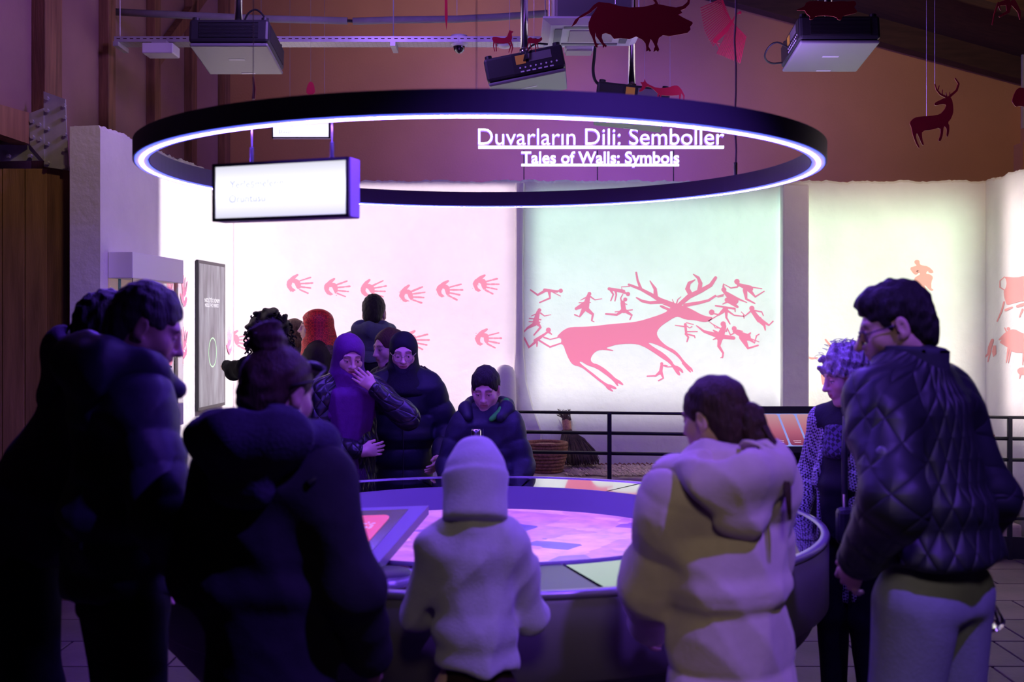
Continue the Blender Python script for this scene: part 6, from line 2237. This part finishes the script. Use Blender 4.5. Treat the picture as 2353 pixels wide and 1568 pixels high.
gl = P.tubes('sunglasses', [([(0.086, -0.05, 0.02), (0.092, 0.03, 0.045), (0.084, 0.078, 0.085)], 0.003), ([(-0.086, -0.05, 0.02), (-0.092, 0.03, 0.045), (-0.084, 0.078, 0.085)], 0.003), ([(0.080, 0.078, 0.085), (0.02, 0.104, 0.098), (-0.02, 0.104, 0.098), (-0.080, 0.078, 0.085)], [0.010, 0.016, 0.016, 0.010])], BLACK)
P.tubes('earring', [([(0.080, 0.0, -0.036), (0.081, 0.0, -0.042)], 0.004)], CHROME)
P.tubes('shoulder_bag_strap', [([(0.16, 0.10, 1.36), (0.20, 0.02, 1.42), (0.17, -0.08, 1.38)], 0.01)], BLACK, 'body')

# 4 curly woman pointing at the screen
P = Person('woman with black curly hair pointing at the tall touch screen', (612, 778, 7.7), 0.74, female=True, hpitch=0.1, hyaw=0.25, arms={-1: {'wrist': (-0.02, 0.52, 1.385), 'pole': (-0.5, 0, -1), 'curl': 1.15, 'index': 0.05, 'palm': (0.3, 0, -1), 'thumb': -1}})
P.body(1.0, h=0.007)
P.jacket(cloth('coat_black_matt', (0.006, 0.006, 0.008), 0.9, spec=0.05), hem=0.7, th=0.02, h=0.013)
P.trousers(TROUS)
S = P.headframe(Shape())
S.ell((0, -0.03, 0.060), (0.150, 0.150, 0.140), k=0.03)
S.ell((0, -0.05, -0.08), (0.150, 0.115, 0.13), k=0.04)
S.ell((0, 0.165, -0.03), (0.085, 0.105, 0.11), 's', k=0.02)
P.add('hair', S, 0.008, HBLACK, knoise(0.018, 70, 4))
rc = random.Random(2)
curls = []
for k in range(90):
    a = rc.uniform(-2.6, 2.6)
    z0 = rc.uniform(-0.16, 0.18)
    rr = 0.155 * math.sqrt(max(0.12, 1 - ((z0 - 0.02) / 0.19) ** 2)) + 0.005
    bx, by = rr * math.sin(a), -0.03 - rr * math.cos(a)
    pts = [(bx * (1 + 0.12 * t) + 0.012 * math.cos(t * 7 + k), by * (1 + 0.1 * t) + 0.012 * math.sin(t * 7 + k), z0 - 0.06 * t) for t in np.linspace(0, 1, 9)]
    curls.append((pts, [0.006] * 8 + [0.002]))
P.tubes('curls', curls, HBLACK, n=5)['kind'] = 'stuff'

# 5 person mostly hidden beside the red headscarf
P = Person('person with short brown hair mostly hidden beside the red headscarf', (670, 770, 8.75), 1.25, female=True, hpitch=0.1, hs=0.95)
P.body(1.0, h=0.008)
P.jacket(cloth('cloth_taupe', (0.10, 0.075, 0.07)), hem=0.8, h=0.014)
P.trousers(TROUS)
S = P.headframe(Shape())
S.ell((0, -0.02, 0.035), (0.095, 0.11, 0.10), k=0.03)
S.ell((0, -0.05, -0.07), (0.09, 0.07, 0.09), k=0.04)
S.ell((0, 0.13, -0.03), (0.085, 0.085, 0.105), 's', k=0.02)
P.add('hair', S, 0.009, hairmat('hair_chestnut', (0.11, 0.06, 0.04)), knoise(0.006, 80, 4))

# 6 woman with red headscarf
P = Person('woman in red patterned headscarf, profile to the left, by the hand prints', (724, 752, 8.2), 1.72, female=True, hpitch=0.02)
P.body(1.15, h=0.005)
P.jacket(cloth('coat_brown_black', (0.03, 0.022, 0.022)), hem=0.6, h=0.013, th=0.03)
RSC = print_mat('scarf_red', (0.80, 0.030, 0.025), (0.42, 0.012, 0.015), 42, 'ring', 0.5)
P.scarf(RSC, grow=0.006, open_=1.02, point=True, fold=0.005, fz=20)
S = Shape()
for k in range(7):
    a = PI * (0.1 + 0.8 * k / 6) + PI
    S.ell(P.up((0.12 * math.cos(a), -0.02 + 0.12 * math.sin(a), 1.40)), (0.045, 0.045, 0.06), k=0.03)
P.add('fur_collar', S, 0.009, mat('fur_brown', (0.16, 0.11, 0.085), 0.9, noise=0.5, scale=60, bump=1.0, bscale=90), knoise(0.008, 140, 3))
P.trousers(TROUS)

# 7 man in grey hoodie at the wall
P = Person('man with cropped dark hair in grey blue hoodie facing the hand print wall', (860, 722, 8.45), -0.12, hpitch=0.0)
P.body(0.95, h=0.006)
GBLUE = cloth('hoodie_grey_blue', (0.115, 0.145, 0.17), 0.85)
P.jacket(DKBLACK, hem=0.8, h=0.013, th=0.02)


def yoke(S):
    pass


S = Shape()
for sd in (1, -1):
    S.cone(P.up((sd * 0.03, -0.02, 1.44)), P.sh[sd] + V3(sd * 0.015, 0, 0.0), 0.078, 0.082, k=0.05)
S.trunk(P.up((0, -0.01, 1.27)), P.up((0, -0.015, 1.42)), (0.185, 0.140), (0.14, 0.115), cap=0.02, k=0.05)
P.add('yoke', S, 0.011, GBLUE, folds(0.006, 20, 14, 3))
P.hood_down(GBLUE, h=0.010)
P.trousers(TROUS)
P.hair_short(HBLACK, lift=0.006, top=0.010, amp=0.002, nape=-0.055)

# 8 woman in purple headscarf, hand at her mouth
P = Person('woman in purple headscarf and leather jacket holding her hand to her mouth', (802, 818, 5.98), PI + 0.38, lean=0.05, hpitch=0.38, female=True, wid=1.0,
           arms={-1: {'head': (-0.105, 0.125, -0.175), 'dir': (0.74, -0.06, 0.62), 'palm': (0.0, -1.0, 0.1), 'thumb': -1, 'curl': 0.16, 'pole': (-0.9, 0.1, -0.8)}, 1: {'wrist': (-0.03, 0.22, 1.065), 'dir': (-1.0, 0.12, 0.12), 'palm': (0, -1, 0), 'thumb': 1, 'curl': 0.3, 'pole': (0.7, -0.3, -0.7)}})
P.body(1.15, h=0.0042, eyes_open=0.6)
LEATH = quilt_mat('leather_quilt', (0.016, 0.015, 0.02), 62)
LEATH.node_tree.nodes['Principled BSDF'].inputs['Roughness'].default_value = 0.32
P.jacket(LEATH, hem=0.62, th=0.022, h=0.0085, fold=0.006, cuff=0.06)
PHJ = cloth('scarf_purple', (0.115, 0.018, 0.14), 0.7, bump=0.12)
P.scarf(PHJ, grow=0.004, drop=0.05, open_=0.97, fold=0.005, h=0.006)
S = Shape()
S.trunk(P.up((0.02, 0.095, 0.95)), P.up((0.0, 0.055, 1.36)), (0.075, 0.052), (0.120, 0.075), cap=0.07, k=0.03)
P.add('scarf_end', S, 0.009, PHJ, folds(0.008, 60, 8, 4))
P.tubes('fringe', [([(0.02 + (k - 14) * 0.006, 0.155, 0.965), (0.02 + (k - 14) * 0.0066 + random.uniform(-.004, .004), 0.165, 0.84 + random.uniform(-.02, .02))], 0.0016) for k in range(29)], PHJ, 'body', 4)['kind'] = 'stuff'
P.tubes('bag_strap', [([(0.15, 0.10, 1.37), (0.22, 0.03, 1.15), (0.27, 0.02, 0.86)], 0.012)], BLACK, 'body')
P.tubes('bag_ring', [([(0.27 + 0.022 * math.cos(t), 0.10, 0.90 + 0.022 * math.sin(t)) for t in np.linspace(0, 2 * PI, 17)], 0.004)], CHROME, 'body')
P.trousers(TROUS)

# 9 woman in black headscarf and glasses
P = Person('woman in black headscarf and round glasses wearing a dark padded coat', (927, 810, 6.32), PI + 0.08, lean=0.03, hpitch=0.30, female=True, wid=1.0, arms={1: {'wrist': (0.205, 0.14, 0.93), 'curl': 0.3}, -1: {'wrist': (-0.2, 0.2, 0.98)}})
P.body(1.2, h=0.0042, eyes_open=0.75, brow=(0.04, 0.03, 0.03))
P.jacket(cloth('coat_midnight', (0.014, 0.015, 0.028), 0.55, bump=0.05), hem=0.45, th=0.035, h=0.0085, puff=(0.11, 0.016), fold=0.006)
P.scarf(cloth('scarf_black', (0.010, 0.010, 0.016), 0.8), grow=0.0, drop=-0.04, open_=0.98, fold=0.004, h=0.006)
P.glasses(mat('glasses_gold', (0.5, 0.4, 0.35), 0.3, 0.8))
S = Shape()
for k in range(11):
    a = -0.35 + (PI + 0.7) * k / 10
    S.ell(P.up((0.135 * math.cos(a), -0.03 - 0.115 * math.sin(a), 1.415 + 0.04 * math.sin(a))), (0.048, 0.048, 0.045), k=0.03)
P.add('fur_collar', S, 0.007, FUR, knoise(0.008, 170, 3))
P.trousers(TROUS)
P.tubes('zip', [([(0.0, 0.150, 1.33), (0.0, 0.160, 1.1), (0, 0.165, 0.8), (0, 0.17, 0.6)], 0.003)], BLACKM, 'body')

# 10 woman with long brown hair behind her
P = Person('person with long brown hair half hidden behind the black headscarf', (893, 800, 6.85), PI - 0.9, female=True, hpitch=0.2)
P.body(1.0, h=0.007)
P.jacket(DKBLACK, hem=0.8, h=0.013)
P.trousers(TROUS)
S = P.headframe(Shape())
S.ell((0, -0.016, 0.040), (0.088, 0.106, 0.094), k=0.02)
S.trunk((0, -0.06, 0.0), (0.02, -0.10, -0.36), (0.085, 0.055), (0.10, 0.045), cap=0.04, k=0.05)
S.ell((0, 0.13, -0.03), (0.075, 0.085, 0.11), 's', k=0.02)
P.add('hair', S, 0.008, hairmat('hair_long_brown', (0.075, 0.035, 0.022)), folds(0.006, 70, 4, 6))

# 11 boy
P = Person('boy with short black hair in dark puffer jacket with green hood lining', (1116, 896, 6.05), PI - 0.12, hpitch=0.36, hs=1.14, wid=0.98, arms={1: {'wrist': (0.2, 0.22, 0.95)}, -1: {'wrist': (-0.2, 0.22, 0.95)}})
P.body(1.2, h=0.0042, eyes_open=0.7, brow=(0.06, 0.05, 0.05))
BOYJ = cloth('puffer_slate', (0.030, 0.030, 0.052), 0.5, bump=0.05)
P.jacket(BOYJ, hem=0.70, th=0.042, h=0.008, puff=(0.10, 0.009), fold=0.006)
P.hood_down(BOYJ, r=1.22, h=0.007)
GREEN = cloth('lining_green', (0.05, 0.55, 0.06), 0.7)
s_ = P.s
S = Shape()
for a, b_ in (((-0.098, 0.06, 1.475), (-0.13, -0.01, 1.53)), ((-0.05, 0.115, 1.42), (-0.09, 0.075, 1.455))):
    S.cone(P.up(a), P.up(b_), 0.017 * s_, 0.021 * s_, k=0.01)
P.add('hood_lining', S, 0.006, GREEN)
P.trousers(TROUS)
P.hair_short(HBLACK, lift=0.010, top=0.008, amp=0.0025, nape=-0.06, front=0.052)
P.tubes('zip', [([(0.0, 0.135, 1.36), (0.0, 0.165, 1.15), (0, 0.172, 0.8)], 0.003)], BLACKM, 'body')

# 12 child in grey hoodie, hood up
P = Person('child in light grey hoodie with the hood up, back to us, at table centre', (1091, 1118, 3.02), 0.03, hpitch=0.25, hs=1.02, wid=0.80, lean=0.05, arms={1: {'wrist': (0.10, 0.36, 1.17), 'pole': (0.5, -0.5, -0.9)}, -1: {'wrist': (-0.10, 0.36, 1.17), 'pole': (-0.5, -0.5, -0.9)}})
P.body(1.0, h=0.006)
GREYH = cloth('hoodie_light_grey', (0.46, 0.445, 0.46), 0.95, bump=0.25, bscale=220, noise=0.06, sheen=0.3)
s = P.s


def ribs(S):
    pass


P.jacket(GREYH, hem=0.985, th=0.022, h=0.0075, fold=0.012, flare=0.012, torso=1.0, sleeve=1.0, cuff=0.02, seed=11)
S = P.headframe(Shape())
S.ell((0, -0.015, 0.045), (0.108, 0.116, 0.112), k=0.02)
S.trunk((0, -0.030, -0.115), (0, -0.012, 0.03), (0.116, 0.112), (0.110, 0.114), X=(1, 0, 0), cap=0.025, k=0.04)
S.ell((0, -0.01, 0.140), (0.05, 0.06, 0.030), k=0.06)
S.ell((0, 0.15, -0.02), (0.075, 0.10, 0.11), 's', k=0.02)
P.add('hood', S, 0.0065, GREYH, folds(0.006, 30, 8, 12))
P.trousers(cloth('trousers_plum', (0.030, 0.014, 0.016), 0.9), r=0.95)

# 13 girl in cream puffer coat
P = Person('girl in cream padded coat with dark hair tied back, seen from behind at right', (1642, 962, 2.92), 0.30, hyaw=0.46, hpitch=0.22, hs=0.97, female=True, wid=0.92, side_lean=-0.10, arms={1: {'wrist': (0.17, 0.27, 0.93), 'pole': (0.8, -0.7, -0.3)}, -1: {'wrist': (-0.15, 0.27, 0.93), 'pole': (-0.7, -0.7, -0.3)}})
P.body(0.95, h=0.0048)
CREAMC = cloth('coat_cream', (0.60, 0.50, 0.44), 0.62, bump=0.05, noise=0.05, sheen=0.2)
P.jacket(CREAMC, hem=0.36, th=0.046, h=0.008, puff=(0.155, 0.013), fold=0.009, flare=0.065, sleeve=1.15, seed=21)
P.hood_down(CREAMC, r=1.24, drop=0.035, fold=0.012, h=0.0075)
P.trousers(TROUS)
S = P.headframe(Shape())
S.ell((0, -0.014, 0.040), (0.086, 0.106, 0.093), k=0.02)
S.ell((0, -0.06, -0.03), (0.068, 0.055, 0.075), k=0.03)
S.ell((0, 0.125, -0.035), (0.11, 0.066, 0.115), 's', k=0.01)
for sx in (-1, 1):
    S.ell((sx * 0.085, 0.0, -0.022), (0.03, 0.028, 0.045), 's', k=0.01)
    S.ell((sx * 0.07, 0.09, -0.05), (0.05, 0.07, 0.075), 's', k=0.01)
P.add('hair', S, 0.006, HBROWN, knoise(0.002, 90, 1))
S = P.headframe(Shape())
S.ell((0.025, -0.115, -0.035), (0.046, 0.044, 0.066), k=0.02)
S.cone((0.03, -0.12, -0.08), (0.015, -0.13, -0.15), 0.036, 0.022, k=0.03)
P.add('hair_knot', S, 0.006, HBROWN, knoise(0.003, 90, 2))
P.tubes('hair_strand', [([(0.02 + d, -0.16, -0.05), (0.035 + d, -0.185, -0.13), (0.02 + d * 1.5, -0.20, -0.24), (-0.0 + d, -0.20, -0.33)], [0.006, 0.006, 0.005, 0.002]) for d in (-0.008, 0.0, 0.006)], HBROWN)

# 14 grey haired woman
P = Person('woman with curly silver hair in checked shirt beside the table, profile to left', (1946, 865, 4.68), 2.25, hyaw=-0.55, hpitch=0.30, female=True, wid=0.96, hs=1.06, lean=0.03, arms={1: {'wrist': (0.22, 0.12, 0.9)}, -1: {'wrist': (-0.24, 0.10, 0.9)}})
P.body(1.2, h=0.0042, eyes_open=0.7)
HOUND = print_mat('shirt_houndstooth', (0.50, 0.47, 0.55), (0.015, 0.013, 0.03), 115)
P.jacket(DKBLACK, hem=0.85, th=0.006, h=0.011, name='blouse', collar=False, belly=0.02, fold=0.003)


def shirt(P):
    s = P.s
    S = Shape()
    S.trunk(V3(0, 0, 0.60) * s, P.up((0, 0, 1.15)), (0.170 * s, 0.135 * s), (0.160 * s, 0.130 * s), cap=0.04 * s, k=0.05)
    S.trunk(P.up((0, 0, 1.10)), P.up((0, -0.012, 1.38)), (0.170 * s, 0.138 * s), (0.150 * s, 0.110 * s), cap=0.03 * s, k=0.05)
    S.trunk(P.up((0.02, 0.17, 0.50)), P.up((0.02, 0.15, 1.42)), (0.095 * s, 0.12 * s), (0.085 * s, 0.13 * s), cap=0.06 * s, op='s', k=0.01)
    for sd in (1, -1):
        S.cone(P.up((sd * 0.05, -0.02, 1.43)), P.sh[sd], 0.058 * s, 0.066 * s, k=0.04)
        S.cone(P.sh[sd], P.el[sd], 0.068 * s, 0.060 * s, k=0.03)
        S.cone(P.el[sd], P.wr[sd], 0.060 * s, 0.046 * s, k=0.03)
    S.ell(P.up((0, 0.04, 1.50)), (0.085 * s, 0.095 * s, 0.085 * s), 's', k=0.01)
    return P.add('shirt', S, 0.0085, HOUND, folds(0.005, 24, 10, 7))


shirt(P)
EMBR = print_mat('blouse_embroidery', (0.012, 0.01, 0.02), (0.10, 0.07, 0.16), 60)
S = Shape()
S.trunk(P.up((0.0, 0.075, 1.24)), P.up((0, 0.055, 1.36)), (0.085 * P.s, 0.075 * P.s), (0.09 * P.s, 0.055 * P.s), cap=0.02, k=0.02)
P.add('embroidered_yoke', S, 0.008, EMBR)
P.trousers(TROUS)
S = P.headframe(Shape())
S.ell((0, -0.016, 0.045), (0.102, 0.118, 0.104), k=0.02)
S.ell((0, -0.055, -0.045), (0.088, 0.07, 0.085), k=0.04)
S.ell((0, 0.135, -0.045), (0.10, 0.085, 0.115), 's', k=0.012)
for sx in (-1, 1):
    S.ell((sx * 0.08, 0.075, -0.055), (0.055, 0.065, 0.075), 's', k=0.01)
S.cut((0, -0.05, -0.115), (0, 0.2, -1), k=0.01)
P.add('hair', S, 0.0055, HSILVER, knoise(0.009, 85, 8))
rc = random.Random(12)
curls = []
for k in range(34):
    a = rc.uniform(-1.5, 1.5)
    z0 = rc.uniform(0.06, 0.15)
    y0 = rc.uniform(-0.09, 0.05)
    x0 = rc.uniform(-0.07, 0.07)
    z0 = 0.045 + 0.104 * math.sqrt(max(0.05, 1 - (x0 / 0.102) ** 2 - ((y0 + 0.016) / 0.118) ** 2)) - 0.012
    pts = [(x0 + 0.02 * math.cos(t * 4 + a), y0 + 0.030 * t + 0.02 * math.sin(t * 4 + a), z0 + 0.012 + 0.022 * math.sin(t * 3)) for t in np.linspace(0, 1, 8)]
    curls.append((pts, [0.0012] * 7 + [0.0005]))
P.tubes('loose_curls', curls, HSILVER, n=4)['kind'] = 'stuff'
P.tubes('earring', [([(0.082, 0.0, -0.05), (0.084, 0.0, -0.085)], 0.0025), ([(-0.082, 0.0, -0.05), (-0.084, 0.0, -0.085)], 0.0025)], CHROME)
P.tubes('bag_strap', [([(-0.06, 0.13, 1.42), (-0.075, 0.16, 1.25), (-0.08, 0.165, 1.05), (-0.10, 0.16, 0.92)], 0.014)], BLACK, 'body')
bagc = at(1965, 1185, 4.42)
bag = thing('shoulder_bag', 'small dark shoulder bag hanging at the hip of the silver haired woman', 'bag', tuple(bagc))
MB().box((bagc.x + 0.02, 4.42, bagc.z - 0.04), (0.18, 0.07, 0.14), bev=0.02).build('pouch', BLACK, bag)
MB().tube([(bagc.x - 0.04, 4.42, bagc.z + 0.02), (bagc.x - 0.04, 4.42, bagc.z + 0.08)], 0.006, 8).build('clip', CHROME, bag)

# 15 tall man in quilted jacket
P = Person('tall man in dark quilted jacket, grey trousers and glasses at right, seen from behind', (2060, 752, 3.1), 0.72, lean=0.15, hyaw=0.62, hpitch=0.30, wid=1.0, hs=0.94, arms={1: {'wrist': (0.235, 0.06, 0.885), 'pole': (0.25, -1.0, 0.0)}, -1: {'wrist': (-0.195, 0.09, 0.985), 'pole': (-0.6, -0.8, 0)}})
P.body(0.95, h=0.0042, nose=1.15, beard=0.3, brow=(0.05, 0.04, 0.04))
QUI = quilt_mat('quilted_navy', (0.011, 0.012, 0.019), 46)
P.jacket(QUI, hem=0.985, th=0.036, h=0.009, fold=0.006, flare=0.03, belly=0.015)
CORD = cloth('collar_corduroy', (0.035, 0.035, 0.05), 0.9)
S = Shape()
nb = P.up((0, -0.02, 1.46))
S.trunk(nb - V3(0, 0, 0.03) * P.s, nb + V3(0, -0.012, 0.062) * P.s, (0.090 * P.s, 0.094 * P.s), (0.078 * P.s, 0.088 * P.s), cap=0.012, k=0.02)
S.ell(nb + V3(0, 0.01, 0.10) * P.s, (0.066 * P.s, 0.074 * P.s, 0.11 * P.s), 's', k=0.01)
S.ell(nb + V3(0, 0.12, 0.09) * P.s, (0.05 * P.s, 0.08 * P.s, 0.09 * P.s), 's', k=0.02)
P.add('collar', S, 0.007, CORD)
TGREY = cloth('trousers_grey', (0.23, 0.24, 0.29), 0.85, noise=0.06)
P.trousers(TGREY, r=1.2, fold=0.006, h=0.010)
P.hair_short(HBLACK, lift=0.006, top=0.006, quiff=0.006, amp=0.003, nape=-0.075, front=0.060)
P.glasses(mat('glasses_dark', (0.03, 0.02, 0.05), 0.3, 0.4), round_=False)
# badge on the left sleeve
e_, sh_ = P.el[-1], P.sh[-1]
bp_ = sh_ * 0.5 + e_ * 0.5 + np.array([-0.078, -0.035, 0]) * P.s
S = Shape()
S.ell(bp_, (0.012, 0.018, 0.022), k=0.01)
P.add('sleeve_badge', S, 0.004, mat('badge_grey', (0.12, 0.11, 0.16), 0.5))
# bottle in his right hand
q = at(2238, 1345, 3.25)
bt_ = thing('water_bottle', 'clear plastic water bottle held low beside the grey trousers', 'bottle', tuple(q))
Mb = Matrix.Translation(at(2208, 1300, 3.25)) @ Matrix.Rotation(-0.52, 4, 'Y') @ Matrix.Rotation(PI, 4, 'X')
mb = MB()
mb.lathe((0, 0, 0), [(0.0, 0.0), (0.013, 0.0), (0.014, 0.03), (0.030, 0.06), (0.031, 0.09), (0.029, 0.10), (0.031, 0.11), (0.031, 0.13), (0.029, 0.14), (0.031, 0.15), (0.030, 0.19), (0.022, 0.20), (0.0, 0.196)], 20)
mb.v = [tuple(Mb @ Vector(v)) for v in mb.v]
PET = mat('clear_plastic', (0.95, 0.95, 1.0), 0.06, trans=1.0)
mb.build('bottle_wall', PET, bt_, True)
mb = MB()
mb.lathe((0, 0, -0.012), [(0.0, 0.0), (0.015, 0.0), (0.015, 0.016), (0, 0.016)], 16)
mb.v = [tuple(Mb @ Vector(v)) for v in mb.v]
mb.build('cap', WHITEP, bt_)
